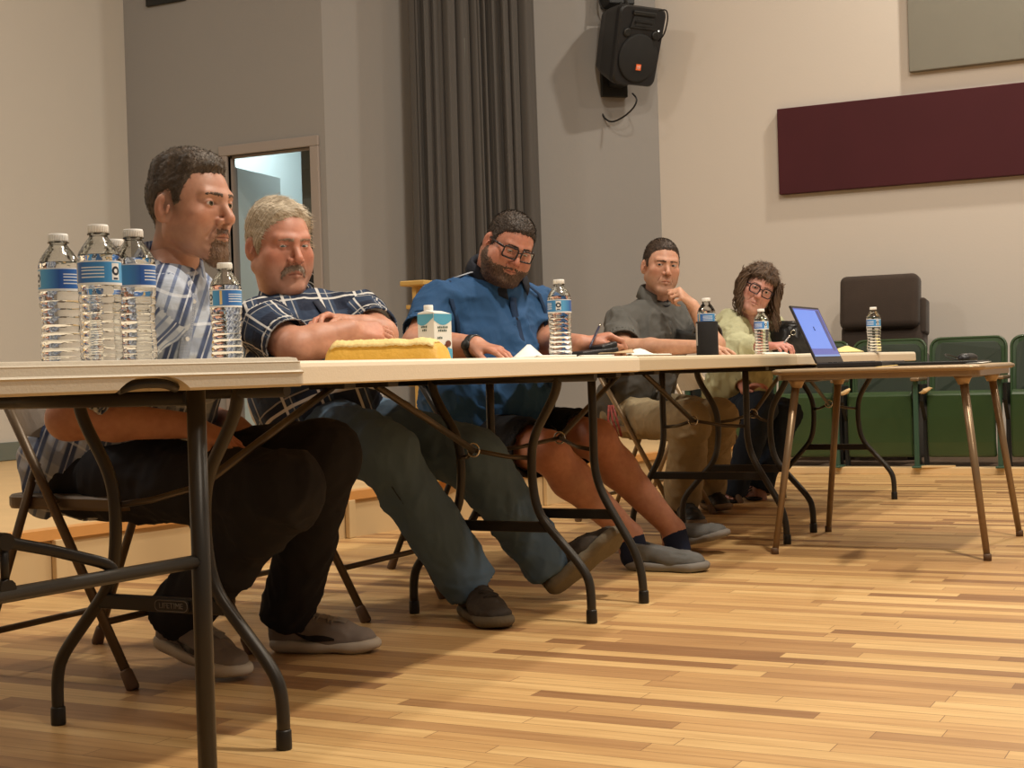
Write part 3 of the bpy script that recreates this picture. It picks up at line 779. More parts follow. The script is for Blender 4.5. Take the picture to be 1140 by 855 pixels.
class Ell:
    def __init__(s, c, r, rot=None, k=.02, op='u'):
        s.c = _v(c); s.r = np.array(r, float); s.k = k; s.op = op; s.rot = None if rot is None else np.array(rot, float)   # rows = axes
        s.p0 = s.c; s.d = s.rot[2] if s.rot is not None else A(0, 0, 1); s.L = 2 * s.r[2]
    def bb(s, m):
        r = max(s.r) + m; return s.c - r, s.c + r
    def ev(s, X, Y, Z, inf=0.):
        x, y, z = X - s.c[0], Y - s.c[1], Z - s.c[2]
        if s.rot is not None:
            a = s.rot; x, y, z = (x * a[0, 0] + y * a[0, 1] + z * a[0, 2], x * a[1, 0] + y * a[1, 1] + z * a[1, 2], x * a[2, 0] + y * a[2, 1] + z * a[2, 2])
        r = s.r + inf
        k0 = np.sqrt((x / r[0]) ** 2 + (y / r[1]) ** 2 + (z / r[2]) ** 2); k1 = np.sqrt((x / r[0] ** 2) ** 2 + (y / r[1] ** 2) ** 2 + (z / r[2] ** 2) ** 2)
        return k0 * (k0 - 1) / np.maximum(k1, 1e-6)
def smin(a, b, k):
    h = np.maximum(k - np.abs(a - b), 0) / k; return np.minimum(a, b) - h * h * k * .25
def field(prims, h, inf=0., pad=.02, post=None, bounds=None):
    un = [p for p in prims if p.op == 'u']
    if bounds is None:
        lo = np.min([p.bb(pad + inf)[0] for p in un], 0); hi = np.max([p.bb(pad + inf)[1] for p in un], 0)
    else: lo, hi = np.array(bounds[0], float), np.array(bounds[1], float)
    n = np.ceil((hi - lo) / h).astype(int) + 1
    ax = [(lo[i] + h * np.arange(n[i])).astype(np.float32) for i in range(3)]
    F_ = np.full(n, .5, np.float32)
    for p in prims:
        m = p.k + 3 * h + inf + .012
        a, b = p.bb(m); i0 = np.maximum(0, np.floor((a - lo) / h).astype(int)); i1 = np.minimum(n, np.ceil((b - lo) / h).astype(int) + 1)
        if (i1 <= i0).any(): continue
        sl = tuple(slice(i0[j], i1[j]) for j in range(3))
        X, Y, Z = ax[0][sl[0]][:, None, None], ax[1][sl[1]][None, :, None], ax[2][sl[2]][None, None, :]
        d = p.ev(X, Y, Z, inf if p.op == 'u' else 0)
        if p.op == 'u': F_[sl] = smin(F_[sl], d, max(p.k, 1e-4))
        else: F_[sl] = -smin(-F_[sl], d, max(p.k, 1e-4))
    if post is not None:
        F_ = post(F_, ax[0][:, None, None], ax[1][None, :, None], ax[2][None, None, :])
    return F_, lo, h
def nets(F_, lo, h):
    """naive surface nets -> verts, quads"""
    s = F_ < 0; nx, ny, nz = F_.shape
    c = np.zeros((nx - 1, ny - 1, nz - 1), np.int8)
    for dx in (0, 1):
        for dy in (0, 1):
            for dz in (0, 1): c += s[dx:nx - 1 + dx, dy:ny - 1 + dy, dz:nz - 1 + dz]
    act = (c > 0) & (c < 8); idx = np.argwhere(act)
    if len(idx) == 0: return np.zeros((0, 3)), np.zeros((0, 4), int)
    ids = np.full(act.shape, -1, np.int64); ids[act] = np.arange(len(idx))
    acc = np.zeros((len(idx), 3)); cnt = np.zeros(len(idx))
    cor = [(a, b, d) for a in (0, 1) for b in (0, 1) for d in (0, 1)]
    vals = {o: F_[idx[:, 0] + o[0], idx[:, 1] + o[1], idx[:, 2] + o[2]] for o in cor}
    for i, a in enumerate(cor):
        for b in cor[i + 1:]:
            if sum(abs(a[j] - b[j]) for j in range(3)) != 1: continue
            va, vb = vals[a], vals[b]; m = (va < 0) != (vb < 0)
            t = np.where(m, va / np.where(m, va - vb, 1), 0)
            p = np.array(a)[None] + t[:, None] * (np.array(b) - np.array(a))[None]
            acc += p * m[:, None]; cnt += m
    V = lo + (idx + acc / cnt[:, None]) * h
    Q = []
    for ax in range(3):
        o1, o2 = [(1, 2), (2, 0), (0, 1)][ax]
        sl0 = [slice(1, -1)] * 3; sl0[ax] = slice(0, -1); sl1 = list(sl0); sl1[ax] = slice(1, None)
        s0 = s[tuple(sl0)]; s1 = s[tuple(sl1)]
        e = np.argwhere(s0 != s1); e_in = s0[s0 != s1]
        base = e + np.array([1 if j != ax else 0 for j in range(3)])
        def g(a, b):
            q = base.copy(); q[:, o1] -= a; q[:, o2] -= b; return ids[q[:, 0], q[:, 1], q[:, 2]]
        q = np.stack([g(1, 1), g(0, 1), g(0, 0), g(1, 0)], 1)
        q[~e_in] = q[~e_in][:, ::-1]
        Q.append(q)
    Q = np.concatenate(Q); Q = Q[(Q >= 0).all(1)]
    return V, Q
def hash3(i, j, k, seed):
    n = (i.astype(np.int64) * 73856093) ^ (j.astype(np.int64) * 19349663) ^ (k.astype(np.int64) * 83492791) ^ (seed * 2654435761 & 0xffffffff)
    n = (n ^ (n >> 13)) * 1274126177 & 0x7fffffff; n = (n ^ (n >> 11)) * 668265263 & 0x7fffffff
    return (n & 0xffff) / 65535.
def vnoise(P_, seed=0):
    f = np.floor(P_); t = P_ - f; t = t * t * (3 - 2 * t); i = f.astype(np.int64); r = 0
    for a in (0, 1):
        for b in (0, 1):
            for c in (0, 1):
                w = (t[:, 0] if a else 1 - t[:, 0]) * (t[:, 1] if b else 1 - t[:, 1]) * (t[:, 2] if c else 1 - t[:, 2])
                r = r + w * hash3(i[:, 0] + a, i[:, 1] + b, i[:, 2] + c, seed)
    return r
def vnormals(V, Q):
    n = np.cross(V[Q[:, 2]] - V[Q[:, 0]], V[Q[:, 3]] - V[Q[:, 1]]); N = np.zeros_like(V)
    for k in range(4): np.add.at(N, Q[:, k], n)
    return N / (np.linalg.norm(N, axis=1)[:, None] + 1e-12)
def relax(V, Q, it=1, lam=.5):
    for _ in range(it):
        S = np.zeros_like(V); c = np.zeros(len(V))
        for k in range(4):
            a, b = Q[:, k], Q[:, (k + 1) % 4]; np.add.at(S, a, V[b]); np.add.at(c, a, 1); np.add.at(S, b, V[a]); np.add.at(c, b, 1)
        V = V + lam * (S / np.maximum(c, 1)[:, None] - V)
    return V
def wrinkle(V, N, amp, scale, seed, stretch=(1, 1, 1), axis=None):
    """fold-like ridges"""
    P_ = V * np.array(stretch)
    w = np.stack([vnoise(P_ * scale * .6 + 7.3 * j, seed + j) for j in range(3)], 1) - .5
    a = vnoise(P_ * scale + w * 2.2, seed + 11); b = vnoise(P_ * scale * 2.1 + w * 3.5 + 5, seed + 12)
    rdg = (1 - np.abs(2 * a - 1)) ** 2.2 + .45 * (1 - np.abs(2 * b - 1)) ** 2.2
    return V + N * ((rdg - .62) * amp)[:, None]
def to_mesh(name, V, Q, mat, parent=None, col=None, uv=None, mats=None, fm=None):
    me = bpy.data.meshes.new(name); me.vertices.add(len(V)); me.vertices.foreach_set('co', V.astype(np.float32).ravel())
    me.loops.add(len(Q) * 4); me.loops.foreach_set('vertex_index', Q.astype(np.int32).ravel())
    me.polygons.add(len(Q)); me.polygons.foreach_set('loop_start', np.arange(len(Q), dtype=np.int32) * 4)
    try: me.polygons.foreach_set('loop_total', np.full(len(Q), 4, np.int32))
    except Exception: pass
    me.polygons.foreach_set('use_smooth', np.ones(len(Q), bool))
    me.update(calc_edges=True); me.validate()
    if col is not None:
        at = me.color_attributes.new('Col', 'FLOAT_COLOR', 'POINT'); at.data.foreach_set('color', np.concatenate([col, np.ones((len(col), 1))], 1).astype(np.float32).ravel())
    if uv is not None and len(me.loops) == len(Q) * 4:
        l = me.uv_layers.new(name='UV'); l.data.foreach_set('uv', uv.astype(np.float32).ravel())
    for m in (mats or [mat]): me.materials.append(m)
    if fm is not None: me.polygons.foreach_set('material_index', fm.astype(np.int32))
    o = bpy.data.objects.new(name, me); link(o)
    if parent: o.parent = parent
    return o
def prim_uv(V, Q, prims, ref):
    """cloth coordinates: around / along the nearest garment piece, kept whole per face"""
    Cn = V[Q].mean(1); best = None; bi = None
    D = np.stack([p.ev(Cn[:, 0], Cn[:, 1], Cn[:, 2]) for p in prims], 1); bi = D.argmin(1)
    UV = np.zeros((len(Q), 4, 2))
    for i, p in enumerate(prims):
        m = bi == i
        if not m.any(): continue
        ax = p.uvax if hasattr(p, 'uvax') else p.d
        ax = nrm(ax); r_ = nrm(ref - ax * np.dot(ref, ax)); b = np.cross(ax, r_)
        W = V[Q[m]] - (p.uvo if hasattr(p, 'uvo') else p.p0)
        al = W @ ax; x = W @ r_; y = W @ b
        if getattr(p, 'planar', False):
            tcm = nrm(A(-p.uvo[0], -p.uvo[1], 0)); pr_ = nrm(np.cross(ax, tcm)); UV[m, :, 0] = W @ pr_; UV[m, :, 1] = al; continue
        ang = np.arctan2(y, x); a0 = ang[:, :1]; ang = a0 + (ang - a0 + np.pi) % (2 * np.pi) - np.pi
        UV[m, :, 0] = ang * getattr(p, 'uvr', .10); UV[m, :, 1] = al
    return UV
# ------------------------------------------------------------------ cloth / skin materials
def skin_mat(name, rough=.48):
    m, nt, b = newmat(name); at = nd(nt, 'ShaderNodeVertexColor', layer_name='Col')
    tc = nd(nt, 'ShaderNodeTexCoord'); nz = nd(nt, 'ShaderNodeTexNoise'); nz.inputs['Scale'].default_value = 55; nz.inputs['Detail'].default_value = 4; nt.links.new(tc.outputs['Object'], nz.inputs[0])
    rp = nd(nt, 'ShaderNodeValToRGB'); rp.color_ramp.elements[0].position = .3; rp.color_ramp.elements[0].color = (.88, .80, .78, 1); rp.color_ramp.elements[1].position = .7; rp.color_ramp.elements[1].color = (1.06, 1.05, 1.05, 1)
    nt.links.new(nz.outputs[0], rp.inputs[0])
    mx = nd(nt, 'ShaderNodeMix', data_type='RGBA', blend_type='MULTIPLY'); mx.inputs[0].default_value = .8
    nt.links.new(at.outputs[0], mx.inputs[6]); nt.links.new(rp.outputs[0], mx.inputs[7]); nt.links.new(mx.outputs[2], b.inputs['Base Color'])
    n2 = nd(nt, 'ShaderNodeTexNoise'); n2.inputs['Scale'].default_value = 260; nt.links.new(tc.outputs['Object'], n2.inputs[0])
    bp = nd(nt, 'ShaderNodeBump'); bp.inputs['Strength'].default_value = .15; bp.inputs['Distance'].default_value = .0015; nt.links.new(n2.outputs[0], bp.inputs['Height']); nt.links.new(bp.outputs[0], b.inputs['Normal'])
    b.inputs['Roughness'].default_value = rough; b.inputs['Specular IOR Level'].default_value = .4
    b.inputs['Subsurface Weight'].default_value = .12; b.inputs['Subsurface Radius'].default_value = (.010, .004, .002); b.inputs['Subsurface Scale'].default_value = 1
    return m
M['skin'] = skin_mat('skin')
def cloth(name, col, bump=(900, .25), rough=.85, var=(14, .08), sheen=.0): return pm(name, col, rough, bump=bump, var=var, spec=.25, sheen=sheen, folds=.30)
def plaid(name, base, bands, fine=.0):
    """bands: list of (axis 0/1, period, centre, width, colour, strength)"""
    m, nt, b = newmat(name); uv = nd(nt, 'ShaderNodeUVMap'); sp = nd(nt, 'ShaderNodeSeparateXYZ'); nt.links.new(uv.outputs[0], sp.inputs[0])
    cur = None
    rgb = nd(nt, 'ShaderNodeRGB'); rgb.outputs[0].default_value = (*base, 1); cur = rgb.outputs[0]
    for (ax, per, cen, wid, colr, st_) in bands:
        a = nd(nt, 'ShaderNodeMath', operation='MULTIPLY_ADD'); nt.links.new(sp.outputs[ax], a.inputs[0]); a.inputs[1].default_value = 1 / per; a.inputs[2].default_value = 50 - cen / per + .5
        f = nd(nt, 'ShaderNodeMath', operation='FRACT'); nt.links.new(a.outputs[0], f.inputs[0])
        s = nd(nt, 'ShaderNodeMath', operation='SUBTRACT'); nt.links.new(f.outputs[0], s.inputs[0]); s.inputs[1].default_value = .5
        ab = nd(nt, 'ShaderNodeMath', operation='ABSOLUTE'); nt.links.new(s.outputs[0], ab.inputs[0])
        mr = nd(nt, 'ShaderNodeMapRange'); mr.interpolation_type = 'SMOOTHSTEP'; nt.links.new(ab.outputs[0], mr.inputs[0]); mr.inputs[1].default_value = wid / per * .5 * .75; mr.inputs[2].default_value = wid / per * .5 * 1.15; mr.inputs[3].default_value = st_; mr.inputs[4].default_value = 0
        mx = nd(nt, 'ShaderNodeMix', data_type='RGBA'); nt.links.new(mr.outputs[0], mx.inputs[0]); nt.links.new(cur, mx.inputs[6]); mx.inputs[7].default_value = (*colr, 1); cur = mx.outputs[2]
    nt.links.new(cur, b.inputs['Base Color']); b.inputs['Roughness'].default_value = .85; b.inputs['Specular IOR Level'].default_value = .2
    tc = nd(nt, 'ShaderNodeTexCoord'); nz = nd(nt, 'ShaderNodeTexNoise'); nz.inputs['Scale'].default_value = 13; nz.inputs['Detail'].default_value = 3; nz.inputs['Distortion'].default_value = 1.1; nt.links.new(tc.outputs['Object'], nz.inputs[0])
    bp = nd(nt, 'ShaderNodeBump'); bp.inputs['Strength'].default_value = .30; bp.inputs['Distance'].default_value = .03; nt.links.new(nz.outputs[0], bp.inputs['Height']); nt.links.new(bp.outputs[0], b.inputs['Normal'])
    return m
def hair_mat(name, col, col2, streak=(120, 120, 14)):
    m, nt, b = newmat(name); tc = nd(nt, 'ShaderNodeTexCoord'); mp = nd(nt, 'ShaderNodeMapping'); mp.inputs['Scale'].default_value = streak
    nt.links.new(tc.outputs['UV'], mp.inputs[0]); nz = nd(nt, 'ShaderNodeTexNoise'); nz.inputs['Scale'].default_value = 1; nz.inputs['Detail'].default_value = 3; nt.links.new(mp.outputs[0], nz.inputs[0])
    rp = nd(nt, 'ShaderNodeValToRGB'); rp.color_ramp.elements[0].position = .35; rp.color_ramp.elements[0].color = (*col, 1); rp.color_ramp.elements[1].position = .68; rp.color_ramp.elements[1].color = (*col2, 1)
    nt.links.new(nz.outputs[0], rp.inputs[0]); nt.links.new(rp.outputs[0], b.inputs['Base Color']); b.inputs['Roughness'].default_value = .55; b.inputs['Specular IOR Level'].default_value = .35
    bp = nd(nt, 'ShaderNodeBump'); bp.inputs['Strength'].default_value = .6; bp.inputs['Distance'].default_value = .003; nt.links.new(nz.outputs[0], bp.inputs['Height']); nt.links.new(bp.outputs[0], b.inputs['Normal'])
    return m
M['eye_white'] = pm('eye_white', (.42, .36, .32), .3); M['pupil'] = pm('pupil', (.008, .007, .006), .15)

# ------------------------------------------------------------------ HEAD
def head_prims(w=1., jaw=1., chin=0., full=0., nose=1., eye=.0045, neck=.056, brow=1., mouth=0., neck_dir=(0, -.035, -.15), neck0=(0, -.030, -.045), fem=0.):
    P_ = [Ell((0, -.014, .036), (.0765 * w, .099, .090), k=.01),
          Ell((0, .026, .004), (.0635 * w, .068, .082), k=.03),
          Ell((0, .030, -.050), (.050 * jaw, .055, .050), k=.03),
          Ell((0, .079, -.100 + chin), (.020 * jaw, .014, .016), k=.022)]
    for s in (-1, 1):
        P_ += [Cap((s * .054 * jaw, -.004, -.050), (s * .018 * jaw, .070, -.101 + chin), .021 + full * .35, .015, k=.032),
               Ell((s * .045 * w, .060, -.014), (.022, .020, .017), k=.022),
               Ell((s * (.046 * jaw), .040, -.048), (.020 + full, .026 + full, .030 + full), k=.03),
               Cap((s * .041, .076, .031), (s * .008, .0905, .027), .0085 * brow, .008 * brow, k=.014),
               Ell((s * .032, .101, .011), (.020, .0135, .0115), k=.014, op='s')]
    for s in (-1, 1):
        P_ += [Ell((s * .0315, .0745, .0105), (.0162, .0158, .0150), k=.003)]
    P_ += [Cap((0, .089, .018), (0, .109 + .004 * nose, -.020), .0072, .0098 * nose, k=.012),
           Ell((0, .1115 + .005 * (nose - 1), -.0265), (.0108 * nose, .0115, .0098 * nose), k=.006)]
    for s in (-1, 1):
        P_ += [Ell((s * .0132 * nose, .098, -.0285), (.0078 * nose, .0100, .0075), k=.006)]
    P_ += [Ell((0, .079, -.059), (.028, .0195, .023), k=.018)]
    for s in (-1, 1):
        P_ += [Cap((s * .0215, .0865, -.0625 - mouth), (s * .0035, .0975, -.0575), .0042, .0052, k=.005),
               Cap((s * .0195, .0865, -.0655 - mouth), (0, .0955, -.0700), .0045, .0066, k=.005)]
    P_ += [Cap((-.019, .094, -.0640 - mouth * .8), (0, .1035, -.0635), .0013, k=.0025, op='s'), Cap((.019, .094, -.0640 - mouth * .8), (0, .1035, -.0635), .0013, k=.0025, op='s')]
    for s in (-1, 1):
        P_ += [Ell((s * .0315, .0925, .0100), (.0128, .016, eye), k=.0018, op='s'),
               Ell((s * .0072, .1075, -.0365), (.0036, .006, .0032), k=.002, op='s')]
        # naso-labial fold
        P_ += [Cap((s * .021, .0905, -.034), (s * .033, .0785, -.064), .0016, .0008, k=.008, op='s')]
        rot = np.array([[.93, .34 * s, 0], [-.34 * s, .93, 0], [0, 0, 1.]])
        P_ += [Ell((s * (.0795 * w), -.014, -.002), (.0085, .0195, .0325), rot, k=.006),
               Ell((s * (.0885 * w), -.006, .002), (.0065, .0105, .0190), rot, k=.003, op='s'),
               Cap((s * (.086 * w), .003, -.012), (s * (.083 * w), .006, .002), .0035, k=.004)]
    nd_ = A(*neck_dir)
    P_ += [Cap(neck0, A(*neck0) + nd_, neck, neck * 1.06, k=.020)]
    if full: P_ += [Ell((0, .022, -.098), (.050 + full, .045, .030 + full), k=.035)]
    return P_
def head_basis(H, yaw, pitch, roll):
    tc = nrm(A(-H[0], -H[1], 0)); rt = A(-tc[1], tc[0], 0)
    if rt @ RTV < 0: rt = -rt
    f = math.cos(R(yaw)) * tc + math.sin(R(yaw)) * rt; z = ZX
    p = R(pitch); f2 = f * math.cos(p) + z * math.sin(p); up = z * math.cos(p) - f * math.sin(p)
    # roll about the view axis (positive = clockwise in the picture)
    rr = R(roll); ax = -tc
    def rotv(v): return v * math.cos(rr) + np.cross(ax, v) * math.sin(rr) + ax * (ax @ v) * (1 - math.cos(rr))
    f3, u3 = rotv(f2), rotv(up)
    if roll and (u3 @ rt) * roll < (up @ rt) * roll: rr = -rr; f3, u3 = rotv(f2), rotv(up)
    x = np.cross(f3, u3)
    return np.array([x, f3, u3])            # rows: local axes in world
def neckto(H, B, sc, nb, y0=-.030, z0=-.045, ext=1.0):
    loc = (B @ (nb - H)) / sc; return tuple((loc - A(0, y0, z0)) * ext)
def make_eye(parent, c, r, B, H, sc, gaze, iris):
    """gaze : local direction"""
    g = nrm(gaze); vs = []; fs = []; fm = []
    a = nrm(np.cross(g, A(0, 0, 1))); b = np.cross(g, a); n1, n2 = 16, 20
    angs = [0, .12, .185, .25, .40, .44, .52] + [.52 + (PI - .52) * i / 8 for i in range(1, 9)]
    for th in angs:
        for k in range(n2):
            ph = 2 * PI * k / n2; d = g * math.cos(th) + (a * math.cos(ph) + b * math.sin(ph)) * math.sin(th)
            rr = r * (1.0 if th > .42 else 1.012); vs.append(H + (A(*c) + d * rr) * sc @ B)
    for i in range(len(angs) - 1):
        for k in range(n2):
            l = (k + 1) % n2; fs.append((i * n2 + k, i * n2 + l, (i + 1) * n2 + l, (i + 1) * n2 + k)); th = angs[i + 1]
            fm.append(2 if th <= .19 else (1 if th <= .43 else 0))
    return mesh_obj('eye', vs, fs, parent=parent, smooth=True, mats=[M['eye_white'], iris, M['pupil']], fm=fm)
def make_head(H, B, sc, hp, skin, res, lip=None, red=.12, stub=None, extra=None, lipmask=True):
    """returns verts (world), quads, colours, local field data"""
    prims = head_prims(**hp); F_, lo, h = field(prims, res, pad=.012, bounds=((-.115, -.135, -.215), (.115, .145, .15)))
    V, Q = nets(F_, lo, h); V = relax(V, Q, 1, .25)
    x, y, z = V.T; col = np.tile(np.array(skin)[None], (len(V), 1))
    def mix(m, c): nonlocal col; m = np.clip(m, 0, 1)[:, None]; col = col * (1 - m) + np.array(c)[None] * m
    g = lambda cx, cy, cz, r: np.exp(-(((x - cx) ** 2 + (y - cy) ** 2 + (z - cz) ** 2) / r ** 2))
    sk = np.array(skin)
    rc_ = sk * A(1.02, .66, .60)
    mix(red * 4 * (g(.042, .07, -.02, .028) + g(-.042, .07, -.02, .028) + g(0, .115, -.026, .02)), rc_)
    mix(red * 2.5 * (g(.082, -.01, 0, .03) + g(-.082, -.01, 0, .03)), rc_)
    mix(red * 1.5 * g(0, .09, .06, .04), rc_)
    if stub:
        m = np.clip((-.028 - z) / .02, 0, 1) * np.clip((y + .02) / .03, 0, 1) * np.clip((z + .135) / .03, 0, 1); mix(m * stub[1], stub[0])
    lm = prims_near = np.minimum.reduce([p.ev(x, y, z) for p in prims if isinstance(p, Cap) and p.op == 'u' and abs(p.p0[2] + .064) < .006 and abs(p.p0[0]) < .022])
    mix(np.clip((.0016 - lm) / .002, 0, 1) * .8, lip if lip is not None else sk * A(.95, .55, .52))
    ml = np.minimum.reduce([p.ev(x, y, z) for p in prims if p.op == 's' and isinstance(p, Cap) and abs(p.p1[0]) < 1e-6])
    mix(np.clip((.0016 - ml) / .002, 0, 1) * .85, sk * A(.35, .18, .16))  # shade of the mouth crease painted into the skin colour
    for s in (-1, 1): mix(np.clip(1 - np.sqrt(((x - s * .0072) ** 2 + (z + .0355) ** 2)) / .0045, 0, 1) * (y > .095) * .8, sk * .2)
    # lash line
    for s in (-1, 1):
        d = np.sqrt(((x - s * .0315) / .0150) ** 2 + ((z - .0100) / (hp.get('eye', .0045) + .0022)) ** 2); mix(np.clip((1.12 - d) / .2, 0, 1) * (y > .07) * .55, sk * A(.35, .25, .22))
    if extra: col = extra(x, y, z, col, mix) if extra(x, y, z, col, mix) is not None else col
    Vw = H + (V * sc) @ B
    return Vw, Q, np.clip(col, 0, 1), (prims, F_, lo, h)
def overlay(name, hd, H, B, sc, maskf, thick, mat, parent, res=.0024, rough=0., rs=300, seed=1, uvdir=None, noears=True, xbounds=None, rel=0, taper=.014, st=None):
    """hair/beard shell: the head surface pushed out by thick(x,y,z), kept where maskf > 0"""
    prims = [p for p in hd[0] if not (noears and abs(p.p0[0]) > .0780 and p.p0[2] > -.03 and p.p0[1] < .01)]
    def post(F_, X, Y, Z):
        m = maskf(X, Y, Z); t = thick(X, Y, Z) * np.clip(m / taper, .12, 1)
        return np.maximum(F_ - t, -m * .7)
    F_, lo, h = field(prims, res, pad=.02, post=post, bounds=xbounds or ((-.12, -.15, -.15), (.12, .15, .175)))
    F_[0] = F_[-1] = 1; F_[:, 0] = F_[:, -1] = 1; F_[:, :, 0] = F_[:, :, -1] = 1
    V, Q = nets(F_, lo, h); V = relax(V, Q, 1 + rel, .3); N = vnormals(V, Q)
    if rough:
        n = vnoise(V * rs, seed) - .5 + .6 * (vnoise(V * rs * 2.3, seed + 3) - .5); V = V + N * (n * rough)[:, None]
    ud = uvdir if uvdir is not None else (lambda V_: np.stack([V_[:, 0], V_[:, 2]], 1))
    uv = ud(V)[Q]
    o = to_mesh(name, H + (V * sc) @ B, Q, mat, parent, uv=uv)
    if st:
        outer = lambda c: (np.abs(np.minimum.reduce([p.ev(*(((c - H) @ B.T) / sc).T) for p in prims if p.op == 'u'])) > .0004).astype(float)
        cdir = st.get('comb', (0, -.6, -.8)); cf = cdir if callable(cdir) else (lambda p: np.tile((A(*cdir) @ B)[None], (len(p), 1)))
        nm = {'hair': 'hair_strands', 'beard': 'beard_strands', 'moustache': 'moustache_strands', 'eyebrow': 'brow_strands'}.get(name, 'strands')
        strands(nm, H + (V * sc) @ B, Q, st['n'], mat, o, st['len'], (lambda p: cf(p)), st.get('w', .0009), seed, st.get('lift', .35))
    return o
def strands(name, V, Q, N_, mat, parent, length, comb, width=.0009, seed=0, lift=.5, keep=None):
    """short tapered hairs rooted on a shell (world space); comb(P)-> direction"""
    rng_ = np.random.default_rng(seed); nr = vnormals(V, Q); c = V[Q].mean(1); fn = nr[Q].mean(1)
    ar = np.linalg.norm(np.cross(V[Q[:, 2]] - V[Q[:, 0]], V[Q[:, 3]] - V[Q[:, 1]]), axis=1)
    if keep is not None: ar = ar * keep(c)
    if ar.sum() <= 0: return None
    i = rng_.choice(len(Q), N_, p=ar / ar.sum()); w = rng_.random((N_, 2)); q = V[Q[i]]
    p = (q[:, 0] * (1 - w[:, :1]) + q[:, 1] * w[:, :1]) * (1 - w[:, 1:]) + (q[:, 3] * (1 - w[:, :1]) + q[:, 2] * w[:, :1]) * w[:, 1:]
    n = fn[i]; n = n / (np.linalg.norm(n, axis=1)[:, None] + 1e-9); cd = comb(p) + .20 * rng_.normal(size=(N_, 3)); cd = cd - n * (cd * n).sum(1)[:, None]; cd = cd / (np.linalg.norm(cd, axis=1)[:, None] + 1e-9)
    L_ = length * (.6 + .8 * rng_.random(N_))[:, None]; sd = np.cross(cd, n); wd = width * (.7 + .6 * rng_.random(N_))[:, None]
    a = p - n * .0012; b = p + (n * lift + cd * (1 - lift)) * L_ * .55; e = p + (n * lift * .8 + cd * (1.15 - lift * .6)) * L_
    vs = np.stack([a - sd * wd, a + sd * wd, b - sd * wd * .8, b + sd * wd * .8, e], 1).reshape(-1, 3)
    me = bpy.data.meshes.new(name); k = np.arange(N_) * 5
    fs = np.stack([k, k + 1, k + 3, k + 2], 1); ft = np.stack([k + 2, k + 3, k + 4], 1)
    me.from_pydata(vs.tolist(), [], fs.tolist() + ft.tolist()); me.materials.append(mat)
    uvl = me.uv_layers.new(name='UV'); uv_ = rng_.random((N_, 2)); rep = np.concatenate([np.repeat(uv_, 4, 0), np.repeat(uv_, 3, 0)]); uvl.data.foreach_set('uv', rep.astype(np.float32).ravel())
    o = bpy.data.objects.new(name, me); link(o); o.parent = parent; return o
def hairline(tab):
    ys = [t[0] for t in tab]; zs = [t[1] for t in tab]; o = np.argsort(ys); ys = np.array(ys)[o]; zs = np.array(zs)[o]
    return lambda Y: np.interp(Y, ys, zs)
def brows(name, hd, H, B, sc, mat, parent, t=.0022, zc=.0285, th=.0042, arch=.003):
    def mask(X, Y, Z):
        ax = np.abs(X); zc_ = zc + arch * np.sin(np.clip((ax - .010) / .038, 0, 1) * PI * .8) - .10 * np.clip(ax - .036, 0, 1)
        return np.minimum(np.minimum(th * (1.15 - np.clip((ax - .02) / .05, 0, 1)) - np.abs(Z - zc_), Y - .04), np.minimum(ax - .0085, .048 - ax))
    return overlay(name, hd, H, B, sc, mask, lambda X, Y, Z: t + 0 * X + 0 * Y + 0 * Z, mat, parent, res=.0016, rough=.0016, rs=500, xbounds=((-.06, .04, .01), (.06, .12, .05)))
def glasses(parent, H, B, sc, mat, w=.050, hh=.036, z0=.008, y0=.107, r=.0024, rnd=.010, dip=0.):
    root = empty('glasses', (0, 0, 0)); root.parent = parent
    def wld(p): return H + (A(*p) * sc) @ B
    fr = MB(); ln = MB()
    for s in (-1, 1):
        o = rrect(w / 2, hh / 2, rnd, 5); cx = s * (w / 2 + .0085)
        pts = [wld((cx + x, y0 - .012 * ((cx + x) / .06) ** 2 , z0 + z + (.002 * (1 if z > 0 else -1)) - dip * .0)) for x, z in o]
        fr.tube(pts, r * sc, 8, closed=True, flat=1.2)
        lo_ = [wld((cx + x, y0 - .012 * ((cx + x) / .06) ** 2, z0 + z)) for x, z in o]
        n = len(lo_); c0 = wld((cx, y0 - .012 * (cx / .06) ** 2 + .0005, z0))
        ln.raw([c0] + lo_, [(0, 1 + k, 1 + (k + 1) % n) for k in range(n)], True)
        hx = s * (w + .0085); yh = y0 - .012 * (hx / .06) ** 2
        fr.tube([wld(p) for p in ((hx, yh, z0 + hh * .33), (hx + s * .003, yh - .008, z0 + hh * .33))], r * 1.3 * sc, 8)
        tp = MB().tube([wld(p) for p in ((hx + s * .003, yh - .006, z0 + hh * .33), (s * .0795, .045, z0 + hh * .30), (s * .084, .0, z0 + .010), (s * .083, -.016, z0 + .004), (s * .080, -.030, z0 - .012))], r * 1.05 * sc, 8, flat=1.5)
        tp.build('temple', mat, root)
    fr.tube([wld(p) for p in ((-.0092, y0 + .001, z0 + .007), (0, y0 + .004, z0 + .010), (.0092, y0 + .001, z0 + .007))], r * sc, 8)
    fr.build('frame', mat, root)
    ln.build('lens', M['lens'], root)
    return root
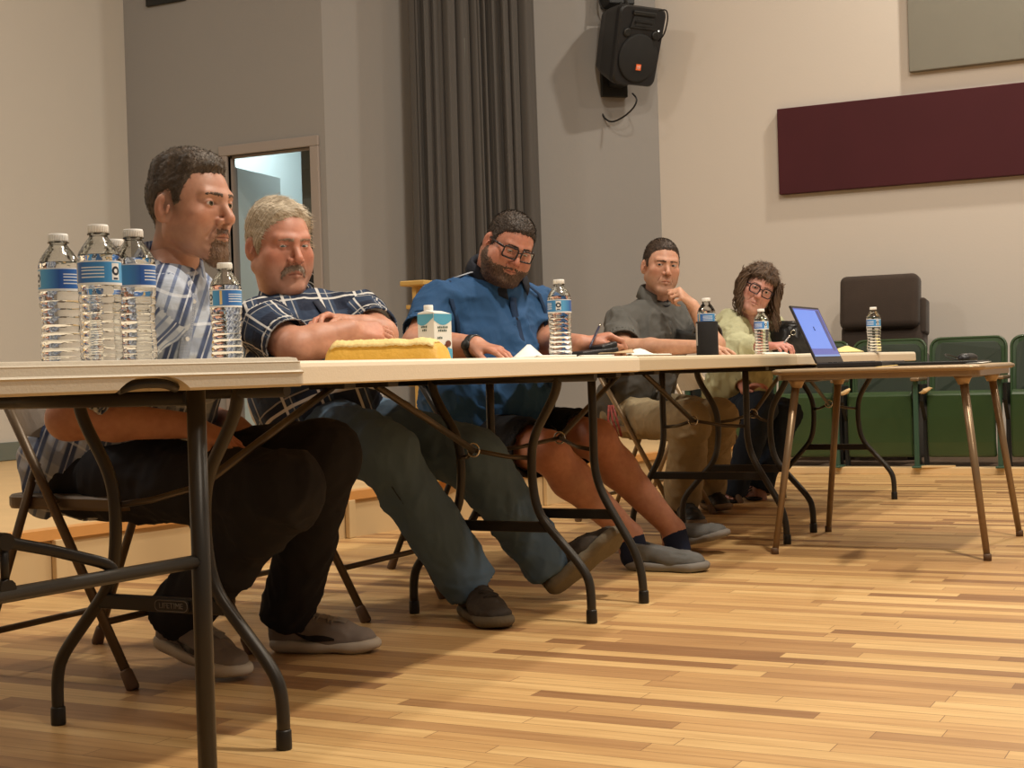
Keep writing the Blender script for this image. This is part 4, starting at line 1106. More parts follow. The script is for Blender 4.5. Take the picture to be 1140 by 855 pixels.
def lens_mat():
    m, nt, b = newmat('spectacle_lens'); g = nd(nt, 'ShaderNodeBsdfGlossy'); g.inputs['Roughness'].default_value = .02
    t = nd(nt, 'ShaderNodeBsdfTransparent'); mx = nd(nt, 'ShaderNodeMixShader'); lw = nd(nt, 'ShaderNodeFresnel'); lw.inputs[0].default_value = 1.35
    fm_ = nd(nt, 'ShaderNodeMath', operation='MULTIPLY'); fm_.inputs[1].default_value = .35; nt.links.new(lw.outputs[0], fm_.inputs[0]); nt.links.new(fm_.outputs[0], mx.inputs[0]); nt.links.new(t.outputs[0], mx.inputs[1]); nt.links.new(g.outputs[0], mx.inputs[2])
    nt.links.new(mx.outputs[0], nt.nodes['Material Output'].inputs[0]); return m
M['lens'] = lens_mat()

# ------------------------------------------------------------------ HANDS, ARMS
def hand_prims(W, Fd, N, S, curl, spread=0., sc=1., thumb=(40, 20, 20), tn=.25, wr=.026):
    """W wrist, Fd towards fingers, N out of the palm, S towards the thumb"""
    Fd = nrm(Fd); N = nrm(N - Fd * (N @ Fd)); S0 = np.cross(Fd, N); S = S0 if S0 @ S > 0 else -S0
    P_ = []; W = A(*W); off = [.029, .0095, -.0105, -.0295]; LL = [.090, .094, .089, .079]
    seg = [(.043, .026, .021), (.047, .030, .022), (.043, .028, .021), (.034, .021, .019)]; rad = [.0094, .0096, .0090, .0080]
    for i in range(4):
        K = W + (Fd * LL[i] + S * off[i]) * sc; Wb = W + S * off[i] * .55 * sc
        P_.append(Cap(Wb, K, (wr - .010) * sc, .0118 * sc, k=.016 * sc, dep=N, ratio=.88))
        th = 0; p = K; c = curl[i] if isinstance(curl[i], (tuple, list)) else (curl[i], curl[i] * 1.1, curl[i] * .7)
        sp = spread * (1.5 - i); D = nrm(Fd + S * math.tan(R(sp)))
        for j in range(3):
            th += R(c[j]); d = D * math.cos(th) + N * math.sin(th); q = p + d * seg[i][j] * sc
            P_.append(Cap(p, q, rad[i] * (1 - .09 * j) * sc, rad[i] * (1 - .09 * (j + 1)) * sc, k=.0035 * sc)); p = q
    T0 = W + (Fd * .022 + S * .020 + N * .006) * sc; a = R(thumb[0]); d = nrm(Fd * math.cos(a) + S * math.sin(a) + N * tn)
    T1 = T0 + d * .046 * sc; P_.append(Cap(T0, T1, .0165 * sc, .0125 * sc, k=.012 * sc)); p = T1
    bend = nrm(-S * .8 + N * .4 + Fd * .2)
    for j, (l, r_) in enumerate(((.033, .0112), (.027, .0100))):
        b_ = R(thumb[1 + j]); d = nrm(d * math.cos(b_) + nrm(bend - d * (bend @ d)) * math.sin(b_)); q = p + d * l * sc
        P_.append(Cap(p, q, r_ * sc, r_ * .88 * sc, k=.004 * sc)); p = q
    return P_
def arm_prims(sh, el, wr, r=(.052, .044, .040, .027), dep=None):
    mid = A(*el) * .62 + A(*wr) * .38
    return [Cap(sh, el, r[0], r[1], k=.02), Cap(el, mid, r[1], r[2], k=.02), Cap(mid, wr, r[2], r[3], k=.02, dep=dep, ratio=.85 if dep is not None else 1)]
def sdf_mesh(prims, h, inf=0., rel=1, wr=None, post=None, seed=0):
    F_, lo, h = field(prims, h, inf, post=post); V, Q = nets(F_, lo, h); V = relax(V, Q, rel, .4)
    if wr:
        for (amp, scl, stretch) in wr: N = vnormals(V, Q); V = wrinkle(V, N, amp, scl, seed, stretch); seed += 31
    return V, Q
def join(parts):
    V = []; Q = []; C_ = []; n = 0
    for v, q, c in parts:
        V.append(v); Q.append(q + n); C_.append(c if c.ndim == 2 else np.tile(c[None], (len(v), 1))); n += len(v)
    return np.concatenate(V), np.concatenate(Q), np.concatenate(C_)
def skin_part(prims, h, skin, red_pts=(), rel=1):
    V, Q = sdf_mesh(prims, h, rel=rel); c = np.tile(A(*skin)[None], (len(V), 1)); rc_ = A(*skin) * A(1.02, .68, .62)
    for p, r_, a in red_pts:
        m = (a * np.exp(-((V - p) ** 2).sum(1) / r_ ** 2))[:, None]; c = c * (1 - m) + rc_ * m
    n = vnoise(V * 28, 5)[:, None]; c = c * (.90 + .2 * n)
    return V, Q, c

def collar(parent, name, ctr, up, fwd, r, mat, h=.035, drop=.028, open_=28, tip=.045, ry=.92, th=.003, width=.018, fall=.0):
    """folded shirt collar round the neck"""
    up, fwd = nrm(up), nrm(fwd - nrm(up) * (fwd @ nrm(up))); lat = np.cross(fwd, up); n = 40; rows = []
    for i in range(n + 1):
        a = R(open_) + (2 * PI - 2 * R(open_)) * i / n; e = min(i, n - i) / n * 2; d = fwd * math.cos(a) * ry + lat * math.sin(a)
        front = max(0, 1 - e / .45)
        hh_ = h * (1 - .55 * front); dr = drop * (1 + tip / drop * front ** 1.6)
        rows.append([ctr + d * r - up * .01, ctr + d * (r * 1.0) + up * hh_ * .6, ctr + d * (r + .004) + up * hh_, ctr + d * (r + .010) + up * (hh_ - .004), ctr + d * (r + width + .006 * front) + up * (hh_ - dr * .55) + fwd * .010 * front, ctr + d * (r + width * 1.25 + .010 * front) + up * (hh_ - dr) + fwd * .022 * front - up * fall])
    m = len(rows[0]); vs = [p for r_ in rows for p in r_]; fs = []
    for i in range(n):
        for j in range(m - 1): fs.append((i * m + j, (i + 1) * m + j, (i + 1) * m + j + 1, i * m + j + 1))
    o = mesh_obj(name, vs, fs, mat, parent, smooth=True)
    me = o.data; l = me.uv_layers.new(name='UV')
    for p in me.polygons:
        for li, vi in zip(p.loop_indices, p.vertices): l.data[li].uv = ((vi // m) * r * 5.6 / n, (vi % m) * .014)
    md = o.modifiers.new('s', 'SOLIDIFY'); md.thickness = th; md.offset = 0
    return o
def bake_origin(objs): pass

# ------------------------------------------------------------------ SHOES
def shoe(parent, heel, toe, up, L=.29, W=.10, style='runner', mats=None, ankle=None, name='shoe', side=1):
    """heel/toe: world points under the sole; up: sole normal"""
    heel, toe = A(*heel), A(*toe); y = nrm(toe - heel); up = nrm(A(*up) - y * (A(*up) @ y)); x = np.cross(y, up)
    B = np.array([x, y, up]); S_ = L / .29; root = empty(name, (0, 0, 0)); root.parent = parent
    Wd = W / .10
    sole = [Cap((0, .045, .022), (.002 * side, .13, .020), .036 * Wd, .036 * Wd, k=.02, dep=(0, 0, 1), ratio=.62), Cap((.002 * side, .13, .020), (.006 * side, .235, .020), .036 * Wd, .043 * Wd, k=.02, dep=(0, 0, 1), ratio=.5), Cap((.006 * side, .235, .02), (.0, .262, .024), .040 * Wd, .028 * Wd, k=.02, dep=(0, 0, 1), ratio=.55)]
    up_ = [Cap((0, .045, .040), (0, .042, .095), .035 * Wd, .034 * Wd, k=.02, dep=(0, 1, 0), ratio=1.15), Cap((0, .06, .075), (.004 * side, .19, .045), .037 * Wd, .036 * Wd, k=.03, dep=(0, 0, 1), ratio=.95),
           Cap((.004 * side, .17, .040), (.006 * side, .235, .034), .042 * Wd, .038 * Wd, k=.03, dep=(0, 0, 1), ratio=.68), Ell((.003 * side, .252, .034), (.034 * Wd, .026, .020), k=.02)]
    top = .118 if style != 'slip' else .10
    def postu(F_, X, Y, Z):
        F_ = np.maximum(F_, .018 - Z); t = top - .010 * np.clip((Y - .04) / .05, -1, 3)
        F_ = np.maximum(F_, Z - t)
        # opening
        hole = np.sqrt(X ** 2 + ((Y - .045) / 1.25) ** 2) - .029 * Wd; hole = np.maximum(hole, .070 - Z); return np.maximum(F_, -hole)
    V, Q = sdf_mesh(up_, .0042, post=postu, rel=1, wr=[(.0025, 30, (1, .6, 1))], seed=int(heel[1] * 100) % 50)
    to = to_mesh('upper', heel + ((V - A(0, .0, 0)) * S_) @ B, Q, mats[0], root)
    def posts(F_, X, Y, Z):
        topl = .030 + .012 * np.exp(-((Y - .02) / .05) ** 2) + (.006 * np.clip((Y - .22) / .05, 0, 1))
        botl = .0 + (.012 * np.clip((Y - .235) / .05, 0, 1) ** 2 if style == 'runner' else .006 * np.clip((Y - .24) / .04, 0, 1))
        F_ = np.maximum(F_, Z - topl); F_ = np.maximum(F_, botl - Z)
        if style == 'runner': F_ = np.maximum(F_, -(np.abs(((Y * 70) % 1) - .5) * .0 + 1))
        return F_
    V, Q = sdf_mesh(sole, .0042, inf=.004, post=posts, rel=1)
    sw = to_mesh('sole', heel + (V * S_) @ B, Q, mats[1], root)
    if style in ('runner', 'boot'):
        lc = MB()
        from mathutils.bvhtree import BVHTree
        loc = [Vector(((A(*v.co) - heel) @ B.T) / S_) for v in to.data.vertices]; bvh = BVHTree.FromPolygons(loc, [tuple(p_.vertices) for p_ in to.data.polygons])
        def onto(x_, y_):
            h_ = bvh.ray_cast(Vector((x_, y_, .2)), Vector((0, 0, -1))); return A(*h_[0]) + A(0, 0, .002) if h_[0] is not None else A(x_, y_, .08)
        tg = []
        for k in range(9):
            y_ = .100 + .014 * k; tg.append([onto(x_, y_) + A(0, 0, .0005) for x_ in (-.016, -.008, 0, .008, .016)])
        vs_ = [heel + (p * S_) @ B for r2 in tg for p in r2]; mesh_obj('tongue', vs_, [(i * 5 + j, i * 5 + j + 1, i * 5 + j + 6, i * 5 + j + 5) for i in range(8) for j in range(4)], mats[2] if style == 'runner' else mats[0], root, smooth=True)
        for k in range(5 if style == 'runner' else 6):
            yy = .105 + .019 * k; zz = .093 - .0085 * k + (.006 if style == 'boot' else 0)
            sl_ = .006 * (1 if k % 2 else -1); pts = [onto(x_, yy + sl_ * x_ / .022) for x_ in (-.024, -.012, 0, .012, .024)]
            lc.tube([heel + (A(*p) * S_) @ B for p in pts], .0026 * S_, 6)
        lc.tube([heel + (A(*p) * S_) @ B for p in [tuple(onto(x_, y_) + A(0, 0, dz)) for x_, y_, dz in ((0, .10, 0), (-.014, .100, .012), (-.022, .115, .002), (-.004, .104, .003), (.014, .102, .012), (.022, .12, .002))]], .0022 * S_, 6)
        lc.build('laces', mats[2], root)
    # foot stub/sock in the opening
    return root, B, S_, to
def swoosh(upper, parent, heel, B, S_, sx, mat):
    """tick mark laid on the side of the shoe upper"""
    from mathutils.bvhtree import BVHTree
    Bi = B.T; loc = [Vector(((A(*v.co) - A(*heel)) @ Bi) / S_) for v in upper.data.vertices]
    bvh = BVHTree.FromPolygons(loc, [tuple(p.vertices) for p in upper.data.polygons])
    rows = []; n = 22
    for i in range(n + 1):
        t = i / n; y = .190 - .150 * t + .02 * t * t
        lo_ = .036 + .004 * math.sin(t * PI) * -1 + .050 * max(0, (t - .45) / .55) ** 2
        wd = .0185 * math.sin(PI * min(1, .04 + t) ** .8) * (1 - .75 * t) ** .5 + .0008
        row = []
        for j in range(4):
            z = lo_ + wd * j / 3; h_ = bvh.ray_cast(Vector((sx * .12, y, z)), Vector((-sx, 0, 0)))
            if h_[0] is None: row = None; break
            row.append(h_[0] + Vector((sx * .0012, 0, 0)))
        if row: rows.append(row)
    vs = [A(*heel) + (A(*p) * S_) @ B for r_ in rows for p in r_]; fs = []
    for i in range(len(rows) - 1):
        for j in range(3): fs.append((i * 4 + j, i * 4 + j + 1, (i + 1) * 4 + j + 1, (i + 1) * 4 + j))
    if fs: mesh_obj('tick_mark', vs, fs, mat, parent, smooth=True)
# ================================================================== THE FIVE PEOPLE
K = lambda Y, X, Z: 0 * X + 0 * Y + 0 * Z
def person(name, label, group=None):
    return None
def tors(ctr, up, lat, hw, dp, hh, k=.06):
    up = nrm(up); lat = nrm(lat - up * (lat @ up)); f = np.cross(up, lat)
    return Ell(ctr, (hw, dp, hh), np.array([lat, f, up]), k=k)
def setuv(p, ax, o, r): p.uvax = nrm(ax); p.uvo = A(*o); p.uvr = r; p.planar = True; return p
def finish_skin(label, parts):
    V, Q, C_ = join(parts); o = to_mesh('person', V, Q, M['skin'], None, col=C_); setp(o, label, 'person'); return o
def patch(name, V, Q, uvn, parent, mat, off): pass
def cone_cut(F_, X, Y, Z, c, ax, r, z0=0):
    """carve a neck opening: removes a cylinder round axis above z0"""
    ax = nrm(ax); x, y, z = X - c[0], Y - c[1], Z - c[2]; t = x * ax[0] + y * ax[1] + z * ax[2]
    q = np.sqrt(np.maximum(x * x + y * y + z * z - t * t, 0)) - r
    return np.maximum(F_, -np.maximum(q, z0 - t))
DEN = {}
def denim(name, col):
    m = pm(name, col, .85, bump=(700, .3), var=(9, .16), spec=.2, folds=.35); return m
M['jean_dark'] = denim('near_black_denim', (.018, .018, .023)); M['jean_blue'] = denim('blue_denim', (.088, .138, .200)); M['short_dark'] = cloth('black_shorts', (.012, .012, .014))
M['khaki'] = cloth('khaki_twill', (.30, .235, .140), bump=(500, .3)); M['jean_navy'] = denim('navy_denim', (.018, .026, .042))
M['shoe_grey'] = pm('grey_knit', (.23, .19, .165), .85, bump=(600, .5), var=(20, .12)); M['sole_white'] = pm('off_white_rubber', (.52, .46, .38), .6); M['lace_grey'] = pm('grey_lace', (.30, .26, .22), .8)
M['tick'] = pm('black_tick', (.012, .011, .012), .4)
M['shoe_brown'] = pm('dark_brown_leather', (.035, .025, .017), .65, bump=(200, .3), var=(14, .2)); M['sole_tan'] = pm('olive_tan_sole', (.13, .105, .068), .75, bump=(120, .4)); M['lace_dark'] = pm('dark_lace', (.03, .022, .015), .8)
M['shoe_slate'] = pm('slate_canvas', (.125, .125, .120), .9, bump=(500, .6), var=(18, .12)); M['sole_grey'] = pm('grey_foam_sole', (.20, .185, .165), .7)
M['shoe_black'] = pm('black_leather', (.012, .011, .010), .5); M['sole_brown'] = pm('brown_sole', (.19, .125, .07), .7)
M['sock_navy'] = cloth('navy_sock', (.012, .016, .035)); M['button'] = pm('shirt_button', (.55, .52, .48), .35)

def trousers(parent, name, mat, pel, hips, knees, ankles, r=(.092, .070, .062, .066), pelr=(.17, .13, .12), lat=None, up=ZX, h=.0085, amp=.012, seed=1, cuff=.05):
    P_ = [tors(pel, up, lat, *pelr)]
    for i in (0, 1):
        kn, an, hp_ = A(*knees[i]), A(*ankles[i]), A(*hips[i])
        an2 = an
        P_.append(Cap(hp_, kn, r[0], r[1], k=.05)); P_.append(Cap(kn, kn * .5 + an2 * .5, r[1] * .98, r[2], k=.03)); P_.append(Cap(kn * .5 + an2 * .5, an2, r[2], r[3], k=.02, flat1=True))
    def post(F_, X, Y, Z):
        for i in (0, 1):
            kn, an = A(*knees[i]), A(*ankles[i]); d = nrm(an - kn); t = (X - an[0]) * d[0] + (Y - an[1]) * d[1] + (Z - an[2]) * d[2]
            x, y, z = X - an[0] - t * d[0], Y - an[1] - t * d[1], Z - an[2] - t * d[2]
            q = np.sqrt(x * x + y * y + z * z) - (r[3] - .009); F_ = np.maximum(F_, -np.maximum(q, -(t + cuff)))
        return F_
    V, Q = sdf_mesh(P_, h, wr=[(amp, 8, (1, 1, .5)), (amp * .35, 19, (1, 1, .8))], seed=seed)
    return to_mesh(name, V, Q, mat, parent)

def shirt(parent, name, mat, torso, sleeves, h=.007, amp=.006, seed=2, neck=None, ref=None, hem=None, cuffcut=True, sc2=7, extra_post=None):
    P_ = list(torso) + list(sleeves)
    def post(F_, X, Y, Z):
        if neck is not None: F_ = cone_cut(F_, X, Y, Z, neck[0], neck[1], neck[2], neck[3])
        for s_ in sleeves:
            if getattr(s_, 'hollow', 0):
                t = (X - s_.p1[0]) * s_.d[0] + (Y - s_.p1[1]) * s_.d[1] + (Z - s_.p1[2]) * s_.d[2]
                x, y, z = X - s_.p1[0] - t * s_.d[0], Y - s_.p1[1] - t * s_.d[1], Z - s_.p1[2] - t * s_.d[2]
                q = np.sqrt(x * x + y * y + z * z) - (s_.r1 - .008); F_ = np.maximum(F_, -np.maximum(q, -(t + .035)))
        if extra_post is not None: F_ = extra_post(F_, X, Y, Z)
        return F_
    V, Q = sdf_mesh(P_, h, post=post); V0 = V.copy()
    for a_, c_ in ((amp, sc2), (amp * .35, sc2 * 2.2)): V = wrinkle(V, vnormals(V, Q), a_, c_, seed + int(c_), (1, 1, .8))
    w_ = np.ones(len(V))
    for s_ in sleeves:
        if s_.f1: w_ = np.minimum(w_, np.clip((np.linalg.norm(V0 - s_.p1, axis=1) - s_.r1) / .05, .12, 1))
    if neck is not None: w_ = np.minimum(w_, np.clip((np.linalg.norm(V0 - neck[0], axis=1) - neck[2]) / .05, .1, 1))
    V = V0 + (V - V0) * w_[:, None]
    uv = prim_uv(V, Q, P_, ref if ref is not None else A(1, 0, 0))
    return to_mesh(name, V, Q, mat, parent, uv=uv), P_
def ribbon(parent, name, pts, w, mat, side, P_, off=.004, th=.003):
    """flat strip (placket, seam, pocket edge) laid on a garment field"""
    side = nrm(side); vs = []; n = len(pts)
    def surf(p, nd_):
        d = nrm(nd_); 
        for t in np.linspace(.16, -.16, 65):
            q = p + d * t; f = .5
            for pr in P_: f = smin(np.array(f), pr.ev(*[np.array([c]) for c in q])[0], max(pr.k, 1e-3))
            if f < .0045: return q
        return p
    return surf
def surf_point(P_, p, d, lo=-.2, hi=.2, off=.004, n=120):
    d = nrm(d)
    T = np.linspace(hi, lo, n); Qs = A(*p)[None] + T[:, None] * d[None]; f = np.full(n, .5)
    for pr in P_: f = smin(f, pr.ev(Qs[:, 0], Qs[:, 1], Qs[:, 2]), max(pr.k, 1e-3))
    ok = f < off
    return Qs[np.argmax(ok)] if ok.any() else None
def strip(parent, name, P_, pts, dirn, w, side, mat, off=.006, sub=1):
    """thin strip following a garment: pts projected along dirn"""
    side = nrm(side); rows = []
    for p in pts:
        row = [surf_point(P_, A(*p) + side * w * (j - 1), dirn, off=off) for j in range(3)]
        if all(r_ is not None for r_ in row): rows.append(row)
    vs = [v for r_ in rows for v in r_]; fs = []
    for i in range(len(rows) - 1):
        for j in range(2): fs.append((i * 3 + j, i * 3 + j + 1, (i + 1) * 3 + j + 1, (i + 1) * 3 + j))
    o = mesh_obj(name, vs, fs, mat, parent, smooth=True)
    l = o.data.uv_layers.new(name='UV'); 
    md = o.modifiers.new('s', 'SOLIDIFY'); md.thickness = .003; md.offset = 0
    return o
def ankle_of(heel, toe, up, L=.29, f=.05, h=.095):
    y = nrm(A(*toe) - A(*heel)); up = nrm(A(*up) - y * (A(*up) @ y)); return A(*heel) + (y * f + up * h) * (L / .29)
def lerp(a, b, t): return A(*a) * (1 - t) + A(*b) * t

# ---------------------------------------------------------------- 1  goateed man, profile
def man1():
    skin = (.46, .245, .165)
    H = PV(212, 234, 2.80); sc = 1.06; B = head_basis(H, 49, -2, 1)
    neckb = PV(190, 303, 2.80)
    hd_p = dict(w=.94, jaw=.88, chin=.002, nose=1.12, eye=.0032, neck=.052, brow=1.1, neck_dir=neckto(H, B, sc, neckb, ext=1.1))
    def extra(x, y, z, col, mix):
        # faded sides and shaved temple
        m = np.clip((z + .035 + .5 * np.clip(y, -.1, .0)) / .03, 0, 1) * np.clip((.040 - y) / .02, 0, 1) * (np.abs(x) < .0775); m = np.where(y < -.03, np.clip((z + .075) / .03, 0, 1), m)
        mix(m * .55, (.10, .068, .048))
    Vh, Qh, Ch, fd = make_head(H, B, sc, hd_p, skin, .0022, stub=((.22, .125, .085), .35), extra=extra, red=.10)
    sh = [PV(176, 342, 2.62), PV(212, 335, 2.98)]
    el = [PV(76, 466, 2.50), PV(196, 452, 3.10)]; wr_ = [PV(212, 474, 2.66), PV(262, 474, 2.96)]
    pel = PV(118, 528, 2.83); che = PV(184, 392, 2.80); bel = PV(168, 455, 2.81); upt = nrm(neckb - pel); lat = A(0, 1, 0)
    hips = [PV(135, 535, 2.72), PV(140, 530, 2.92)]; kn = [PV(322, 545, 2.66), PV(362, 508, 2.98)]; tz1 = PZ(272, 757, 0); hz1 = tz1 + A(-.285, .03, .058); tz2 = PZ(408, 726, 0); hz2 = PZ(300, 725, 0); an = [ankle_of(hz1, tz1, A(.25, 0, 1), h=.085), ankle_of(hz2, tz2, ZX, h=.085)]
    fd_ = nrm(wr_[0] - el[0])
    hR = hand_prims(wr_[0], nrm(PV(292, 506, 2.72) - wr_[0]), A(.1, .3, -1), A(.4, -.8, .1), (12, 16, 18, 22), 5, 1.0, (32, 12, 12))
    hL = hand_prims(wr_[1], nrm(PV(300, 500, 2.93) - wr_[1]), A(0, 0, -1), A(.1, -1, .0), (20, 22, 24, 28), 3, 1.0)
    s2 = tuple(A(*skin) * A(.98, .94, .92))
    parts = [(Vh, Qh, Ch)]
    parts.append(skin_part([Cap(sh[0], el[0], .050, .046), *arm_prims(sh[0], el[0], wr_[0], (.052, .047, .043, .029))[1:], *hR], .0045, s2, [(PV(262, 492, 2.7), .05, .5)]))
    parts.append(skin_part([*arm_prims(sh[1], el[1], wr_[1], (.050, .044, .038, .027)), *hL], .0055, s2))
    body = [tors(pel, ZX, lat, .155, .115, .11), tors(bel, upt, lat, .150, .10, .15), tors(che, upt, lat, .16, .10, .16), Cap(neckb, sh[0], .045, .055, k=.04), Cap(neckb, sh[1], .045, .055, k=.04), Cap(neckb, lerp(neckb, H, .5), .055, .052, k=.04)]
    for i in (0, 1): body += [Cap(hips[i], kn[i], .075, .055, k=.03), Cap(kn[i], an[i], .052, .036, k=.03)]
    parts.append(skin_part(body, .012, skin))
    P = finish_skin('man with a brown goatee and blue-white plaid shirt, leftmost of the seated people', parts)
    # shirt
    shm = plaid('blue_white_striped_plaid', (.40, .44, .52), [(0, .074, .0, .026, (.060, .080, .155), 1), (0, .074, .036, .008, (.12, .16, .28), .85), (0, .074, .0, .004, (.62, .65, .72), .7), (1, .095, .03, .034, (.08, .11, .20), .38), (1, .095, .075, .006, (.75, .77, .80), .45)])
    M['shirt1'] = shm
    T = [tors(pel + A(-.015, 0, .035), ZX, lat, .178, .138, .15, .08), tors(bel, upt, lat, .170, .125, .17, .08), tors(che, upt, lat, .178, .120, .185, .08), Cap(neckb - upt * .02, sh[0], .062, .066, k=.05), Cap(neckb - upt * .02, sh[1], .062, .066, k=.05)]
    for t in T: setuv(t, upt, bel, .15)
    sl = [Cap(sh[0], lerp(sh[0], el[0], .84), .066, .070, k=.035), Cap(sh[1], lerp(sh[1], el[1], .84), .066, .066, k=.035)]
    sl[0].f1 = sl[1].f1 = True; sl[0].hollow = sl[1].hollow = 1
    # loose shirt tail behind the hip
    tail = [Cap(pel + A(-.10, -.12, .05), pel + A(-.09, -.13, -.06), .05, .035, k=.05), Cap(pel + A(-.12, .06, .05), pel + A(-.11, .06, -.07), .05, .035, k=.05)]
    for t in tail: setuv(t, upt, bel, .15)
    so, SP = shirt(P, 'shirt', shm, T + tail, sl, .0062, .013, 5, neck=(neckb, nrm(A(.35, -.12, 1)), .060, .0), ref=A(1, 0, 0))
    nf = B[1] * .2 + A(.95, -.25, 0)
    collar(P, 'collar', neckb + A(-.006, 0, .004), nrm(A(.42, -.14, 1)) , A(.93, -.36, -.3), .064, shm, h=.050, drop=.05, open_=24, tip=.05, ry=1.05)
    fr = nrm(A(.93, -.36, .1)); 
    pts = [lerp(neckb + upt * -.03, bel - upt * .10, t) + A(0, -.02, 0) for t in np.linspace(0, 1, 14)]
    strip(P, 'placket', SP, pts, fr, .014, A(.36, .93, 0), M['shirt1'])
    mb = MB()
    for t in (.18, .40, .62, .84):
        q = surf_point(SP, lerp(pts[0], pts[-1], t), fr) + fr * .006; mb.lathe([(.0055, 0), (.0055, .002)], q, 10, rot=Vector(fr).to_track_quat('Z', 'Y').to_matrix())
    mb.build('button', M['button'], P)
    trousers(P, 'trousers', M['jean_dark'], pel, hips, kn, an, r=(.098, .082, .070, .070), pelr=(.172, .132, .115), lat=lat, seed=4)
    # hair
    hl = hairline([(.10, .090), (.088, .082), (.070, .076), (.050, .070), (.035, .030), (.026, .004), (.012, .006), (.004, .034), (-.032, .034), (-.040, -.005), (-.075, -.045), (-.12, -.055)])
    nz = lambda X, Y, Z: .003 * np.sin(X * 400 + Y * 130) * np.sin(Y * 300 + Z * 210)
    mk = lambda X, Y, Z: np.minimum(Z - hl(Y) - .35 * np.clip(np.abs(X) - .035, 0, 1) * (Y > .03), .2) + nz(X, Y, Z)
    th = lambda X, Y, Z: .0015 + .013 * np.clip((Z - .068) / .045, 0, 1) * (1 + .45 * np.clip((Y - .02) / .06, 0, 1)) * np.clip((.080 - np.abs(X)) / .03, 0, 1) + .0025 * np.sin(Y * 160 + X * 60) * np.clip((Z - .075) / .03, 0, 1)
    overlay('hair', fd, H, B, sc, mk, th, hair_mat('dark_brown_hair', (.030, .020, .013), (.105, .075, .052), (170, 30, 1)), P, res=.0022, rough=.0018, rs=120, seed=3, st=dict(n=6500, len=.010, comb=(.15, .55, .25), w=.0006, lift=.22), uvdir=lambda V_: np.stack([V_[:, 0] + .3 * V_[:, 2], V_[:, 1]], 1))
    gm = lambda X, Y, Z: np.minimum(.0255 - np.abs(X) + .010 * np.clip((-.075 - Z) / .02, -1, 1) * .4, np.minimum(-.044 - Z, Y - .062)) - np.maximum(0, 0) + nz(X, Y, Z) * .6
    def gmask(X, Y, Z):
        m = gm(X, Y, Z); hole = np.sqrt((X / .021) ** 2 + ((Z + .0635) / .0085) ** 2); return np.minimum(m, (hole - 1) * .008)
    overlay('beard', fd, H, B, sc, gmask, lambda X, Y, Z: .0022 + .003 * np.clip((-.090 - Z) / .02, 0, 1) + K(Y, X, Z), hair_mat('reddish_beard', (.11, .058, .032), (.21, .125, .08), (260, 60, 1)), P, res=.0018, rough=.002, rs=420, seed=9, st=dict(n=1500, len=.008, comb=(0, .2, -1), w=.0006, lift=.4))
    brows('eyebrow', fd, H, B, sc, hair_mat('brown_brow', (.05, .032, .02), (.10, .065, .045)), P, t=.0020, th=.0040)
    iris = pm('hazel_iris', (.06, .05, .03), .2)
    for s in (-1, 1): make_eye(P, (s * .0315, .0745, .0105), .0151, B, H, sc, (.12, 1, -.02), iris)
    # shoes
    mats = [M['shoe_grey'], M['sole_white'], M['lace_grey']]
    tz = tz1; hz = hz1
    r_, B_, S_, up_ = shoe(P, hz, tz + A(0, 0, 0), nrm(np.cross(nrm(tz - hz), A(.0, 1, 0)) * 1) if False else A(.25, 0, 1), .295, .105, 'runner', mats, side=1)
    swoosh(up_, r_, hz, B_, S_, 1, M['tick'])
    tz = tz2; hz = hz2
    r_, B_, S_, up_ = shoe(P, hz, tz, A(0, 0, 1), .29, .105, 'runner', mats, side=-1)
    swoosh(up_, r_, hz, B_, S_, 1, M['tick'])
    return P
P1 = man1()
